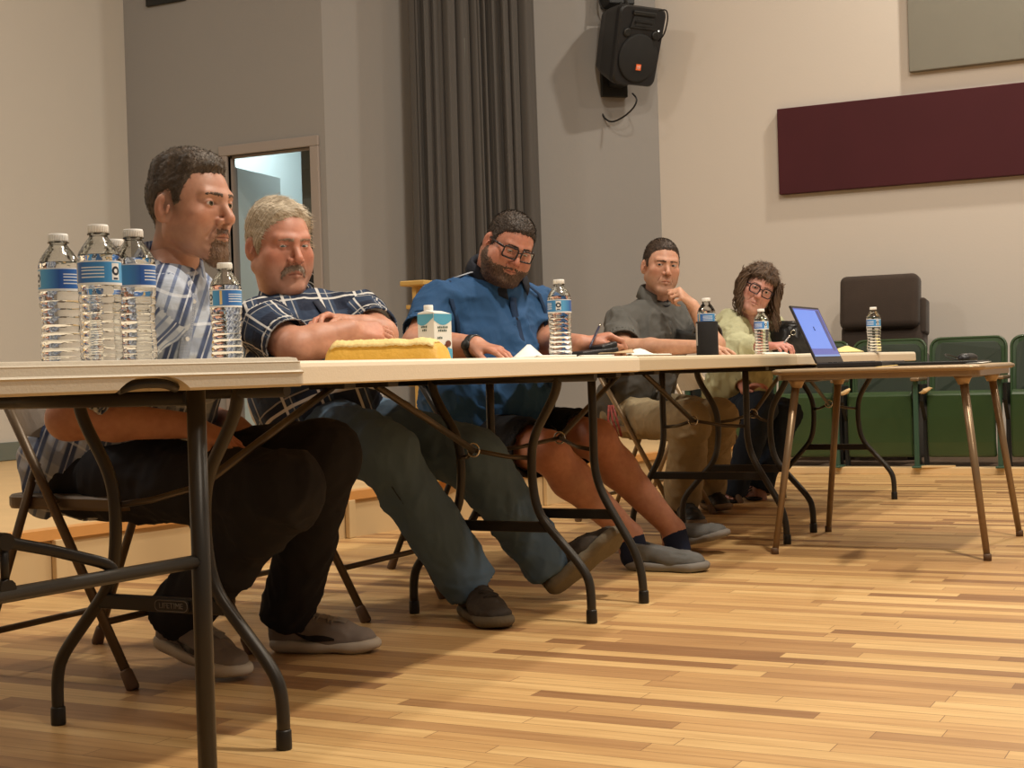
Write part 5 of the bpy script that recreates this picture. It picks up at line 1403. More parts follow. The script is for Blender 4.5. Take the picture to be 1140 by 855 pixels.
# ---------------------------------------------------------------- 2  older man, arms folded
def man2():
    skin = (.50, .255, .175)
    H = PV(311, 276, 3.66); sc = 1.10; B = head_basis(H, 27, -9, -2); neckb = PV(320, 346, 3.70)
    hd_p = dict(w=1.0, jaw=1.06, chin=.0, full=.006, nose=1.15, eye=.0020, neck=.058, brow=1.35, mouth=.004, neck_dir=neckto(H, B, sc, neckb, ext=1.15))
    def extra(x, y, z, col, mix):
        mix(.35 * np.exp(-((z - .02) / .05) ** 2) * (y > .03), A(*skin) * A(1.0, .72, .68))
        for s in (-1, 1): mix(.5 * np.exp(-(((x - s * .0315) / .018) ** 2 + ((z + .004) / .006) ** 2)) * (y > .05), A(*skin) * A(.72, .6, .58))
    Vh, Qh, Ch, fd = make_head(H, B, sc, hd_p, skin, .0022, extra=extra, red=.16, stub=((.36, .24, .19), .2))
    sh = [PV(290, 362, 3.48), PV(402, 350, 3.88)]
    el = [PV(330, 388, 3.42), PV(424, 373, 3.74)]; wr_ = [PV(390, 368, 3.54), PV(376, 361, 3.64)]
    el[0][2] = max(el[0][2], .782); el[1][2] = max(el[1][2], .80)
    pel = PV(352, 468, 3.72); bel = PV(352, 428, 3.68); che = PV(338, 385, 3.70); upt = nrm(neckb - bel); lat = nrm(sh[1] - sh[0])
    hips = [PV(372, 478, 3.62), PV(400, 470, 3.84)]; kn = [PV(428, 506, 3.52), PV(528, 512, 3.88)]; hS1, tS1 = PZ(520, 684, 0), PZ(563, 702, 0); hS2 = PZ(614, 669, 0) + A(0, 0, .012); dS2 = nrm(PV(694, 597, 4.12) - hS2); uS2 = nrm(A(-.62, .30, .72)); an = [ankle_of(hS1, tS1, ZX, h=.085), ankle_of(hS2, hS2 + dS2, uS2, h=.085)]
    hR = hand_prims(wr_[0], PV(440, 368, 3.66) - wr_[0], A(-.2, .5, -.5), A(0, 0, 1), (25, 25, 25, 25), 2, 1.0)
    hL = hand_prims(wr_[1], PV(345, 352, 3.50) - wr_[1], A(.35, -.5, -.8), A(.2, -.2, 1), (20, 22, 24, 26), 4, 1.0, (25, 15, 10))
    s2 = tuple(A(*skin) * A(1.02, 1.0, .96))
    parts = [(Vh, Qh, Ch)]
    parts.append(skin_part([*arm_prims(sh[0], el[0], wr_[0], (.056, .053, .048, .034)), *hR], .0045, s2, [(PV(425, 366, 3.6), .05, .4)]))
    parts.append(skin_part([*arm_prims(sh[1], el[1], wr_[1], (.052, .048, .044, .032)), *hL], .0045, s2, [(PV(348, 352, 3.5), .05, .5)]))
    body = [tors(pel, ZX, lat, .165, .13, .10), tors(bel, upt, lat, .18, .145, .13), tors(che, upt, lat, .175, .12, .14), Cap(neckb, sh[0], .05, .05, k=.04), Cap(neckb, sh[1], .05, .05, k=.04)]
    for i in (0, 1): body += [Cap(hips[i], kn[i], .075, .055, k=.03), Cap(kn[i], an[i], .052, .036, k=.03)]
    parts.append(skin_part(body, .012, skin))
    P = finish_skin('older man with grey-blond hair, moustache and navy plaid shirt, arms folded on the table', parts)
    shm = plaid('navy_white_plaid', (.016, .022, .042), [(0, .105, .02, .030, (.035, .055, .10), .8), (1, .105, .06, .034, (.035, .055, .10), .7), (0, .105, .0, .0085, (.60, .58, .55), .9), (1, .105, .02, .0085, (.60, .58, .55), .9), (0, .105, .022, .004, (.45, .44, .42), .6), (1, .105, .043, .004, (.45, .44, .42), .6)])
    T = [tors(pel + A(0, 0, .03), ZX, lat, .188, .155, .13, .08), tors(bel, upt, lat, .212, .175, .15, .08), tors(che, upt, lat, .200, .142, .165, .08), Cap(neckb - upt * .015, sh[0], .064, .068, k=.05), Cap(neckb - upt * .015, sh[1], .064, .068, k=.05)]
    for t in T: setuv(t, upt, bel, .17)
    sl = [Cap(sh[0], lerp(sh[0], el[0], .80), .064, .076, k=.04), Cap(sh[1], lerp(sh[1], el[1], .72), .060, .070, k=.04)]
    for s_ in sl: s_.f1 = True; s_.hollow = 1
    so, SP = shirt(P, 'shirt', shm, T, sl, .0062, .015, 15, neck=(neckb, nrm(H - neckb), .066, .0), ref=A(.6, -.8, 0))
    fw_ = nrm(np.cross(lat, upt)); fw_ = fw_ if fw_ @ A(.6, -.8, 0) > 0 else -fw_
    collar(P, 'collar', neckb + A(0, 0, .040), nrm(H - neckb + A(0, 0, .02)), fw_, .070, shm, h=.040, drop=.045, open_=26, tip=.05)
    ins = MB()
    collar(P, 'inner_collar', neckb + A(0, 0, .034), nrm(H - neckb), fw_, .067, M['blackrub'], h=.036, drop=.02, open_=14, tip=.02)
    pts = [lerp(neckb + upt * -.04 + fw_ * .05, bel - upt * .06 + fw_ * .1, t) for t in np.linspace(0, 1, 12)]
    strip(P, 'placket', SP, pts, fw_, .015, nrm(np.cross(fw_, upt)), pm('navy_placket', (.014, .018, .035), .85))
    # chest pocket
    trousers(P, 'trousers', M['jean_blue'], pel + A(0, 0, -.02), hips, kn, an, r=(.100, .088, .078, .078), pelr=(.178, .145, .10), lat=lat, seed=24, h=.0075)
    # side seams on the jeans
    for i in (0,):
        mb = MB(); a_, b_ = A(*kn[i]), A(*an[i]); od = nrm(np.cross(b_ - a_, -nrm(A(a_[0], a_[1], 0))))
        tc_ = nrm(A(-a_[0], -a_[1], 0))
        pts_ = [a_ * (1 - t) + b_ * t + tc_ * (.088 * (1 - t) + .076 * t) * .93 + od * .028 for t in np.linspace(.1, .97, 18)]
        mb.tube(pts_, .0035, 6); mb.build('seam', pm('seam_thread', (.022, .035, .055), .9), P)
    hl = hairline([(.12, .104), (.090, .100), (.075, .088), (.058, .070), (.040, .040), (.028, .0), (.018, -.018), (.006, -.010), (.0, .022), (-.034, .020), (-.046, -.030), (-.075, -.065), (-.12, -.075)])
    nz = lambda X, Y, Z: .004 * np.sin(X * 260 + Y * 90) * np.sin(Y * 220 + Z * 150)
    mk = lambda X, Y, Z: Z - hl(Y) - .22 * np.clip(-X * 1. + .02, 0, 1) * (Y > .03) + nz(X, Y, Z)
    th = lambda X, Y, Z: .006 + .007 * np.clip((Z - .05) / .05, 0, 1) + .004 * np.sin(X * 110 + Y * 50 + 1) * np.clip((Z - .03) / .03, 0, 1)
    overlay('hair', fd, H, B, sc, mk, th, hair_mat('grey_blond_hair', (.30, .235, .155), (.72, .62, .48), (190, 26, 1)), P, res=.0023, rough=.0022, rs=110, seed=13, st=dict(n=7500, len=.022, comb=(-.75, .25, -.35), w=.0007, lift=.05), uvdir=lambda V_: np.stack([V_[:, 1] - .5 * V_[:, 2], V_[:, 0] + .5 * V_[:, 1]], 1), taper=.02)
    gh = hair_mat('grey_moustache', (.20, .14, .10), (.42, .34, .27), (300, 60, 1))
    def mm(X, Y, Z):
        ax = np.abs(X); top = -.043 - .45 * np.clip(ax - .012, 0, 1) - .9 * np.clip(ax - .023, 0, 1); return np.minimum(np.minimum(.0078 - np.abs(Z - (top - .0055)), .0350 - ax + 0 * Y), Y - .07)
    overlay('moustache', fd, H, B, sc, mm, lambda X, Y, Z: .0038 + K(Y, X, Z), gh, P, res=.0017, rough=.002, rs=420, seed=5, st=dict(n=900, len=.010, comb=(0, .1, -1), w=.0007, lift=.3))
    brows('eyebrow', fd, H, B, sc, hair_mat('grey_brow', (.20, .13, .09), (.36, .27, .20)), P, t=.0015, arch=.001, zc=.0265)
    iris = pm('grey_iris', (.06, .07, .07), .2)
    for s in (-1, 1): make_eye(P, (s * .0315, .0745, .0105), .0151, B, H, sc, (.25, 1, -.28), iris)
    mats = [M['shoe_brown'], M['sole_tan'], M['lace_dark']]
    shoe(P, hS1, tS1, A(0, 0, 1), .29, .112, 'boot', mats, side=1)
    shoe(P, hS2, hS2 + dS2 * .28, uS2, .29, .112, 'boot', mats, side=-1)
    return P
P2 = man2()
# ---------------------------------------------------------------- 3  heavy man in blue
def man3():
    skin = (.47, .215, .145)
    H = PV(566, 275, 4.78); sc = .97; B = head_basis(H, 28, -18, 17); neckb = PV(552, 318, 4.84)
    hd_p = dict(w=1.06, jaw=1.18, chin=.002, full=.016, nose=1.0, eye=.0026, neck=.082, brow=1.0, neck_dir=neckto(H, B, sc, neckb, ext=1.1))
    Vh, Qh, Ch, fd = make_head(H, B, sc, hd_p, skin, .0024, red=.14)
    sh = [PV(486, 345, 4.60), PV(606, 352, 5.10)]
    el = [PV(466, 384, 4.46), PV(612, 384, 4.95)]; wr_ = [PV(530, 386, 4.40), PV(648, 383, 4.78)]
    for e in (el[0], wr_[0], wr_[1]): e[2] = max(e[2], .770)
    pel = PV(536, 478, 4.86); bel = PV(546, 432, 4.80); che = PV(540, 378, 4.84); upt = nrm(neckb - bel); lat = nrm(sh[1] - sh[0])
    hips = [PV(548, 490, 4.72), PV(585, 482, 4.98)]; kn = [PV(610, 502, 4.50), PV(664, 488, 4.86)]; an = [PV(702, 596, 4.74), PV(750, 590, 5.10)]
    hR = hand_prims(wr_[0], PV(575, 393, 4.34) - wr_[0], A(.05, 0, -1), A(.3, -.8, .2), (10, 14, 16, 20), 5, 1.08, (30, 14, 10))
    hL = hand_prims(wr_[1], PV(676, 380, 4.84) - wr_[1] + A(0, 0, .02), A(.0, .1, -1), A(.2, -1, .1), (38, 44, 50, 56), 5, 1.08, (30, 25, 20))
    s2 = tuple(A(*skin) * A(1.04, 1.12, 1.08))
    parts = [(Vh, Qh, Ch)]
    parts.append(skin_part([*arm_prims(sh[0], el[0], wr_[0], (.062, .058, .052, .036)), *hR], .0045, s2, [(PV(560, 388, 4.36), .05, .5)]))
    parts.append(skin_part([*arm_prims(sh[1], el[1], wr_[1], (.060, .052, .046, .034)), *hL], .0045, s2, [(PV(668, 378, 4.8), .05, .5)]))
    legs = []
    for i in (0, 1):
        m = lerp(kn[i], an[i], .32); bk = A(-.022, .012, 0)
        legs += [Cap(lerp(hips[i], kn[i], .5), kn[i], .088, .068, k=.04), Cap(kn[i], m + bk, .064, .068, k=.03), Cap(m + bk, an[i], .068, .041, k=.03), Cap(an[i], an[i] + A(0, 0, -.05), .041, .044, k=.02)]
    parts.append(skin_part(legs, .0065, tuple(A(*skin) * A(.96, 1.02, .98)), [(kn[0], .09, .4), (kn[1], .09, .4)]))
    body = [tors(pel, ZX, lat, .20, .16, .12), tors(bel, upt, lat, .225, .19, .17), tors(che, upt, lat, .215, .15, .17), Cap(neckb, sh[0], .06, .06, k=.04), Cap(neckb, sh[1], .06, .06, k=.04)]
    parts.append(skin_part(body, .012, skin))
    P = finish_skin('heavyset bearded man in blue polo shirt and dark glasses, looking down at his papers', parts)
    blue = cloth('royal_blue_knit', (.024, .076, .180), bump=(900, .25), var=(9, .10), rough=.75)
    T = [tors(pel + A(0, 0, .04), ZX, lat, .230, .195, .15, .09), tors(bel, upt, lat, .258, .222, .19, .10), tors(che, upt, lat, .250, .175, .19, .09), Cap(neckb - upt * .01, sh[0], .080, .084, k=.06), Cap(neckb - upt * .01, sh[1], .080, .084, k=.06)]
    sl = [Cap(sh[0], lerp(sh[0], el[0], .70), .072, .084, k=.05), Cap(sh[1], lerp(sh[1], el[1], .74), .070, .078, k=.05)]
    for s_ in sl: s_.f1 = True; s_.hollow = 1
    so, SP = shirt(P, 'shirt', blue, T, sl, .0068, .020, 33, neck=(neckb, nrm(H - neckb + A(0, 0, .05)), .084, -.005), ref=A(.6, -.8, 0), sc2=7)
    fw_ = nrm(np.cross(lat, upt)); fw_ = fw_ if fw_ @ A(.6, -.8, 0) > 0 else -fw_
    dark = cloth('charcoal_rib', (.016, .018, .026))
    collar(P, 'collar', neckb + A(0, 0, .042), nrm(H - neckb + A(-.02, .0, .04)), fw_, .092, dark, h=.050, drop=.042, open_=22, tip=.022, width=.02)
    ld = nrm(np.cross(fw_, upt))
    pts = [lerp(neckb + upt * -.05 + fw_ * .06, bel + upt * .06 + fw_ * .12, t) for t in np.linspace(0, 1, 10)]
    strip(P, 'placket', SP, pts, fw_, .016, ld, cloth('navy_placket_knit', (.014, .032, .075)))
    mb = MB()
    for t in (.3, .62, .95):
        q = surf_point(SP, lerp(pts[0], pts[-1], t), fw_) + fw_ * .006; mb.lathe([(.006, 0), (.006, .002)], q, 10, rot=Vector(fw_).to_track_quat('Z', 'Y').to_matrix())
    mb.build('button', M['blackplastic'], P)
    # raglan seams and grey piping near the left collar
    tc_ = nrm(A(-che[0], -che[1], 0))
    nav = cloth('navy_panel', (.012, .030, .070))
    strip(P, 'shoulder_seam', SP, [PV(*p) for p in ((520, 290, 4.70), (508, 296, 4.66), (500, 312, 4.62), (503, 335, 4.62), (510, 360, 4.62), (512, 388, 4.62))], tc_, .007, nrm(RTV), nav)
    strip(P, 'shoulder_seam', SP, [PV(*p) for p in ((588, 318, 4.95), (600, 328, 4.98), (606, 345, 5.0), (608, 370, 5.0))], tc_, .006, nrm(RTV), nav)
    strip(P, 'piping', SP, [PV(*p) for p in ((505, 309, 4.65), (514, 306, 4.68), (524, 303, 4.72), (530, 302, 4.75))], tc_, .0022, ZX, pm('grey_piping', (.30, .32, .36), .4))
    # watch
    d = nrm(wr_[0] - el[0]); c = wr_[0] - d * .012; mb = MB(); q = Vector(d).to_track_quat('Z', 'Y').to_matrix()
    mb.lathe([(.0385, -.013), (.0415, -.012), (.0415, .012), (.0385, .013)], c, 22, rot=q, capb=False, capt=False); wt_ = mb.build('watch', M['blackplastic'], P)
    tcw = nrm(A(-c[0], -c[1], .3)); tcw = nrm(tcw - d * (tcw @ d)); MB().lathe([(.017, 0), (.018, .003), (.017, .008), (0, .009)], c + tcw * .037, 20, rot=Vector(tcw).to_track_quat('Z', 'Y').to_matrix(), capt=False).build('watch_case', M['blackmetal'], wt_)
    # shorts
    sk_ = [lerp(hips[i], kn[i], .82) for i in (0, 1)]
    P_ = [tors(pel + A(0, 0, -.01), ZX, lat, .225, .185, .13)] + [Cap(hips[i], sk_[i], .108, .100, k=.06, flat1=True) for i in (0, 1)]
    def post(F_, X, Y, Z):
        for i in (0, 1):
            d = nrm(A(*sk_[i]) - A(*hips[i])); e = sk_[i]; t = (X - e[0]) * d[0] + (Y - e[1]) * d[1] + (Z - e[2]) * d[2]
            x, y, z = X - e[0] - t * d[0], Y - e[1] - t * d[1], Z - e[2] - t * d[2]; F_ = np.maximum(F_, -np.maximum(np.sqrt(x * x + y * y + z * z) - .091, -(t + .05)))
        return F_
    V, Q = sdf_mesh(P_, .008, wr=[(.008, 9, (1, 1, 1))], seed=44, post=post); to_mesh('shorts', V, Q, M['short_dark'], P)
    # hair, beard, glasses
    hl = hairline([(.12, .090), (.088, .084), (.068, .074), (.050, .058), (.036, .030), (.028, -.006), (.014, -.012), (.004, .026), (-.034, .026), (-.046, -.030), (-.075, -.055), (-.12, -.065)])
    nz = lambda X, Y, Z: .003 * np.sin(X * 300 + Y * 130) * np.sin(Y * 250 + Z * 210)
    mk = lambda X, Y, Z: Z - hl(Y) - .25 * np.clip(np.abs(X) - .045, 0, 1) * (Y > .03) + nz(X, Y, Z)
    dk = hair_mat('dark_hair', (.022, .015, .011), (.075, .052, .038), (200, 200, 1))
    overlay('hair', fd, H, B, sc, mk, lambda X, Y, Z: .002 + .006 * np.clip((Z - .05) / .05, 0, 1) + K(Y, X, Z), dk, P, res=.0024, rough=.003, rs=220, seed=23, st=dict(n=5000, len=.011, comb=(.2, .6, .3), w=.0008, lift=.45))
    def bm(X, Y, Z):
        ax = np.abs(X); up = -.010 - .030 * np.clip((Y - .005) / .06, 0, 1) - .012 * np.clip((Y - .060) / .02, 0, 1) + .004 * np.clip((.030 - ax) / .01, 0, 1) * (Y > .07)
        m = np.minimum(up - Z, Y + .006); m = np.minimum(m, Z + .150)
        cheek = np.where(Y > .045, np.minimum(1, (-.041 - Z) + .0 * ax), 1); m = np.minimum(m, cheek)
        hole = np.sqrt((X / .0225) ** 2 + ((Z + .0640) / .0080) ** 2); m = np.minimum(m, np.where(Y > .06, (hole - 1) * .008, 1))
        return m + .6 * nz(X, Y, Z)
    overlay('beard', fd, H, B, sc, bm, lambda X, Y, Z: .0016 + .003 * np.clip((-.085 - Z) / .02, 0, 1) * np.clip(Y / .05, 0, 1) + K(Y, X, Z), hair_mat('brown_beard', (.055, .032, .022), (.17, .10, .068), (260, 80, 1)), P, res=.0022, rough=.003, rs=300, seed=29, taper=.012, st=dict(n=3600, len=.006, comb=(0, .3, -1), w=.0007, lift=.4))
    brows('eyebrow', fd, H, B, sc, hair_mat('dark_brow', (.03, .02, .014), (.07, .045, .03)), P)
    iris = pm('brown_iris', (.03, .018, .01), .2)
    for s in (-1, 1): make_eye(P, (s * .0315, .0745, .0105), .0151, B, H, sc, (0, 1, -.42), iris)
    glasses(P, H, B, sc, pm('black_glasses_frame', (.015, .009, .010), .3), w=.054, hh=.036, z0=.006, y0=.108, r=.0029, rnd=.008)
    # slip-on shoes and socks
    mats = [M['shoe_slate'], M['sole_grey'], M['lace_dark']]
    tA, hA = PZ(776, 636, 0), PZ(697, 634, 0); shoe(P, hA, tA, A(0, 0, 1), .285, .122, 'slip', mats, side=1)
    hB = PZ(741, 614, 0) + A(0, 0, .008); shoe(P, hB, hB + nrm(PV(813, 598, 5.20) - hB) * .27, A(-.2, 0, 1), .265, .114, 'slip', mats, side=-1)
    for i, hh_ in ((0, hA), (1, hB)):
        V, Q = sdf_mesh([Cap(an[i] + A(0, 0, .0), an[i] + A(.012, .0, -.07), .0465, .050, k=.01, flat0=True)], .006); to_mesh('sock', V, Q, M['sock_navy'], P)
    return P
P3 = man3()
# ---------------------------------------------------------------- 4  man in grey, fist at chin
def man4():
    skin = (.50, .275, .185)
    H = PV(736, 298, 6.35); sc = 1.02; B = head_basis(H, 17, -2, 6); neckb = PV(730, 340, 6.38)
    hd_p = dict(w=.97, jaw=.96, chin=.0, nose=1.0, eye=.0028, neck=.052, brow=1.2, mouth=.001, neck_dir=neckto(H, B, sc, neckb, ext=1.15))
    Vh, Qh, Ch, fd = make_head(H, B, sc, hd_p, skin, .0024, stub=((.30, .19, .13), .3), red=.10)
    sh = [PV(690, 358, 6.20), PV(772, 358, 6.56)]
    el = [PV(694, 388, 6.02), PV(796, 384, 6.30)]; wr_ = [PV(776, 386, 5.90), PV(771, 340, 6.27)]
    for e in (el[0], wr_[0], el[1]): e[2] = max(e[2], .768)
    pel = PV(700, 462, 6.42); bel = PV(712, 425, 6.38); che = PV(726, 378, 6.38); upt = nrm(neckb - bel); lat = nrm(sh[1] - sh[0])
    hips = [PV(706, 466, 6.28), PV(736, 460, 6.52)]; kn = [PV(768, 470, 5.98), PV(800, 466, 6.28)]; hS1, tS1 = PZ(756, 581, 0), PZ(802, 596, 0); hS2 = PZ(786, 566, 0); tS2 = PZ(826, 573, .02); an = [ankle_of(hS1, tS1, ZX, h=.10), ankle_of(hS2, tS2, ZX, h=.10)]
    hR = hand_prims(wr_[0], PV(812, 388, 5.84) - wr_[0], A(.05, 0, -1), A(0, .8, .2), (10, 16, 20, 24), 4, 1.0, (30, 14, 10))
    hL = hand_prims(wr_[1], PV(756, 325, 6.20) - wr_[1], A(-.5, .1, -.4), A(-.2, .3, .6), ((62, 80, 50), (66, 82, 50), (68, 84, 50), (70, 84, 50)), 2, 1.0, (30, 30, 20))
    s2 = tuple(A(*skin) * A(1.06, 1.08, 1.05))
    parts = [(Vh, Qh, Ch)]
    parts.append(skin_part([*arm_prims(sh[0], el[0], wr_[0], (.050, .046, .041, .028)), *hR], .005, s2))
    parts.append(skin_part([*arm_prims(sh[1], el[1], wr_[1], (.048, .044, .040, .028)), *hL], .005, s2))
    body = [tors(pel, ZX, lat, .155, .12, .10), tors(bel, upt, lat, .150, .10, .15), tors(che, upt, lat, .165, .105, .15), Cap(neckb, sh[0], .045, .05, k=.04), Cap(neckb, sh[1], .045, .05, k=.04)]
    for i in (0, 1): body += [Cap(hips[i], kn[i], .07, .05, k=.03), Cap(kn[i], an[i], .048, .034, k=.03)]
    parts.append(skin_part(body, .013, skin))
    P = finish_skin('crop-haired man in a grey button-up shirt resting his chin on his fist', parts)
    gr = cloth('grey_poplin', (.105, .102, .094), bump=(500, .2), var=(12, .07))
    T = [tors(pel + A(0, 0, .03), ZX, lat, .178, .142, .13, .08), tors(bel, upt, lat, .178, .128, .17, .08), tors(che, upt, lat, .192, .130, .165, .08), Cap(neckb - upt * .015, sh[0], .060, .066, k=.05), Cap(neckb - upt * .015, sh[1], .060, .066, k=.05)]
    sl = [Cap(sh[0], lerp(sh[0], el[0], .88), .064, .080, k=.04), Cap(sh[1], lerp(sh[1], el[1], .66), .066, .074, k=.035)]
    for s_ in sl: s_.f1 = True; s_.hollow = 1
    so, SP = shirt(P, 'shirt', gr, T, sl, .0072, .020, 53, neck=(neckb, nrm(H - neckb), .060, .0), ref=A(.6, -.8, 0))
    fw_ = nrm(np.cross(lat, upt)); fw_ = fw_ if fw_ @ A(.6, -.8, 0) > 0 else -fw_; ld = nrm(np.cross(fw_, upt))
    collar(P, 'collar', neckb + A(0, 0, .036), nrm(H - neckb + A(0, 0, .02)), fw_, .068, gr, h=.050, drop=.055, open_=30, tip=.06)
    collar(P, 'undershirt', neckb + A(0, 0, .02), nrm(H - neckb), fw_, .060, pm('charcoal_tee', (.02, .02, .024), .9), h=.026, drop=.012, open_=1, tip=.004, width=.004)
    pts = [lerp(neckb + upt * -.05 + fw_ * .05, bel - upt * .05 + fw_ * .1, t) for t in np.linspace(0, 1, 12)]
    strip(P, 'placket', SP, pts, fw_, .015, ld, cloth('grey_placket', (.085, .083, .078)))
    mb = MB()
    for t in (.15, .4, .65, .9):
        q = surf_point(SP, lerp(pts[0], pts[-1], t), fw_) + fw_ * .008; mb.lathe([(.0055, 0), (.0055, .002)], q, 10, rot=Vector(fw_).to_track_quat('Z', 'Y').to_matrix())
    mb.build('button', pm('grey_button', (.2, .19, .17), .4), P)
    # chest pocket on his left
    pc = che + fw_ * .1 + nrm(RTV) * .095 + upt * -.0
    rows = [pc + upt * (-.055 + .11 * j / 6) for j in range(7)]
    strip(P, 'pocket', SP, rows, fw_, .05, ld, cloth('dark_grey_pocket', (.060, .062, .062)), off=.007)
    trousers(P, 'trousers', M['khaki'], pel, hips, kn, an, r=(.094, .080, .078, .082), pelr=(.170, .135, .10), lat=lat, seed=61, h=.0085, amp=.014)
    mb = MB(); 
    hl = hairline([(.12, .088), (.088, .082), (.066, .074), (.048, .056), (.036, .028), (.030, .0), (.016, -.004), (.006, .026), (-.034, .028), (-.046, -.025), (-.075, -.05), (-.12, -.06)])
    nz = lambda X, Y, Z: .002 * np.sin(X * 400 + Y * 130) * np.sin(Y * 350 + Z * 210)
    overlay('hair', fd, H, B, sc, lambda X, Y, Z: Z - hl(Y) - .3 * np.clip(np.abs(X) - .04, 0, 1) * (Y > .03) + nz(X, Y, Z), lambda X, Y, Z: .0022 + .004 * np.clip((Z - .06) / .04, 0, 1) + K(Y, X, Z), hair_mat('cropped_brown_hair', (.020, .012, .008), (.085, .052, .034), (90, 90, 1)), P, res=.0025, rough=.002, rs=260, seed=41, st=dict(n=5200, len=.0075, comb=(.1, .5, .3), w=.0008, lift=.6))
    brows('eyebrow', fd, H, B, sc, hair_mat('dark_brow2', (.02, .013, .009), (.05, .032, .022)), P, th=.0036, zc=.0262, arch=.001, t=.0018)
    iris = pm('dark_iris', (.02, .012, .008), .2)
    for s in (-1, 1): make_eye(P, (s * .0315, .0745, .0105), .0151, B, H, sc, (.28, 1, -.02), iris)
    mats = [M['shoe_black'], M['sole_brown'], M['lace_dark']]
    shoe(P, hS1, tS1, A(0, 0, 1), .30, .108, 'boot', mats, side=1)
    shoe(P, hS2, tS2, A(-.1, 0, 1), .29, .105, 'boot', mats, side=-1)
    return P
P4 = man4()
# ---------------------------------------------------------------- 5  woman leaning over her notes
def woman():
    skin = (.52, .275, .215)
    H = PV(843, 322, 7.22); sc = .99; B = head_basis(H, 13, -6, 27); neckb = PV(833, 360, 7.32)
    hd_p = dict(w=.98, jaw=.95, chin=.004, full=.006, nose=.98, eye=.0034, neck=.046, brow=.7, neck_dir=neckto(H, B, sc, neckb, ext=1.2))
    Vh, Qh, Ch, fd = make_head(H, B, sc, hd_p, skin, .0025, red=.14, lip=(.42, .16, .14))
    sh = [PV(812, 362, 7.20), PV(862, 366, 7.52)]
    el = [PV(822, 388, 6.98), PV(884, 388, 7.30)]; wr_ = [PV(854, 386, 6.86), PV(862, 405, 7.02)]
    for e in (el[0], wr_[0]): e[2] = max(e[2], .768)
    el[1] = A(-2.46, 7.34, .70); wr_[1] = A(-2.36, 7.22, .56)
    pel = PV(818, 448, 7.45); bel = PV(824, 420, 7.40); che = PV(834, 390, 7.36); upt = nrm(neckb - bel); lat = nrm(sh[1] - sh[0])
    hips = [PV(826, 455, 7.32), PV(846, 452, 7.52)]; kn = [PV(848, 454, 7.08), PV(876, 462, 7.38)]; an = [PV(818, 548, 7.16), PV(845, 544, 7.30)]
    hR = hand_prims(wr_[0], PV(884, 384, 6.80) - wr_[0] + A(0, 0, .01), A(.05, 0.2, -1), A(0, .8, .3), ((30, 50, 30), (36, 55, 30), (42, 60, 30), (46, 62, 30)), 2, .95, (30, 20, 20))
    hL = hand_prims(wr_[1], PV(915, 388, 7.0) - wr_[1], A(0, 0, -1), A(0, -.8, .2), (20, 22, 24, 28), 2, .9)
    s2 = tuple(A(*skin) * A(1.08, 1.0, 1.05))
    parts = [(Vh, Qh, Ch)]
    parts.append(skin_part([*arm_prims(el[0] * .5 + wr_[0] * .5, lerp(el[0], wr_[0], .6), wr_[0], (.034, .034, .032, .025)), *hR], .005, s2, [(wr_[0], .12, .4)]))
    parts.append(skin_part([*arm_prims(el[1], lerp(el[1], wr_[1], .4), wr_[1], (.034, .034, .030, .024)), *hL], .006, s2))
    body = [tors(pel, ZX, lat, .15, .12, .10), tors(bel, upt, lat, .135, .10, .12), tors(che, upt, lat, .14, .10, .12), Cap(neckb, sh[0], .04, .045, k=.04), Cap(neckb, sh[1], .04, .045, k=.04)]
    for i in (0, 1): body += [Cap(hips[i], kn[i], .07, .05, k=.03), Cap(kn[i], an[i], .045, .030, k=.03), Cap(an[i], an[i] + A(.01, 0, -.05), .030, .032, k=.02)]
    fp = [(PZ(806, 556, 0), PZ(824, 568, 0)), (PZ(832, 553, 0), PZ(852, 563, 0))]
    for h_, t_ in fp:
        d = nrm(t_ - h_); l = A(-d[1], d[0], 0)
        body += [Cap(h_ + d * .03 + A(0, 0, .05), h_ + d * .15 + A(0, 0, .035), .032, .026, k=.02)]
    parts.append(skin_part(body, .009, skin))
    toes = []
    for h_, t_ in fp:
        d = nrm(t_ - h_); l = A(-d[1], d[0], 0)
        toes.append(Cap(h_ + d * .12 + A(0, 0, .038), h_ + d * .20 + A(0, 0, .026), .028, .022, k=.012, dep=ZX, ratio=.7))
        for j in range(5): b_ = h_ + d * (.195 - .004 * abs(j - 1)) + l * (.034 - .017 * j); toes.append(Cap(b_ + A(0, 0, .026), b_ + d * (.028 if j < 2 else .020) + A(0, 0, .022), .010, .0085, k=.004))
    parts.append(skin_part(toes, .0055, skin))
    P = finish_skin('woman with wavy brown hair, glasses and pale green jacket, leaning over her notes', parts)
    sg = cloth('sage_green_cotton', (.46, .45, .28), bump=(300, .3), var=(10, .08))
    T = [tors(pel + A(0, 0, .05), ZX, lat, .172, .135, .12, .08), tors(bel, upt, lat, .170, .135, .13, .08), tors(che, upt, lat, .172, .125, .13, .07), Cap(neckb - upt * .02 , sh[0], .058, .068, k=.05), Cap(neckb - upt * .02, sh[1], .058, .066, k=.05)]
    sl = [Cap(sh[0], el[0], .070, .066, k=.035), Cap(el[0], lerp(el[0], wr_[0], .78), .062, .048, k=.03, flat1=True), Cap(sh[1], el[1], .066, .058, k=.035), Cap(el[1], lerp(el[1], wr_[1], .8), .056, .046, k=.03, flat1=True)]
    sl[1].hollow = 1; sl[3].hollow = 1
    fw_ = nrm(np.cross(lat, upt)); fw_ = fw_ if fw_ @ A(.6, -.8, 0) > 0 else -fw_; ld = nrm(np.cross(fw_, upt))
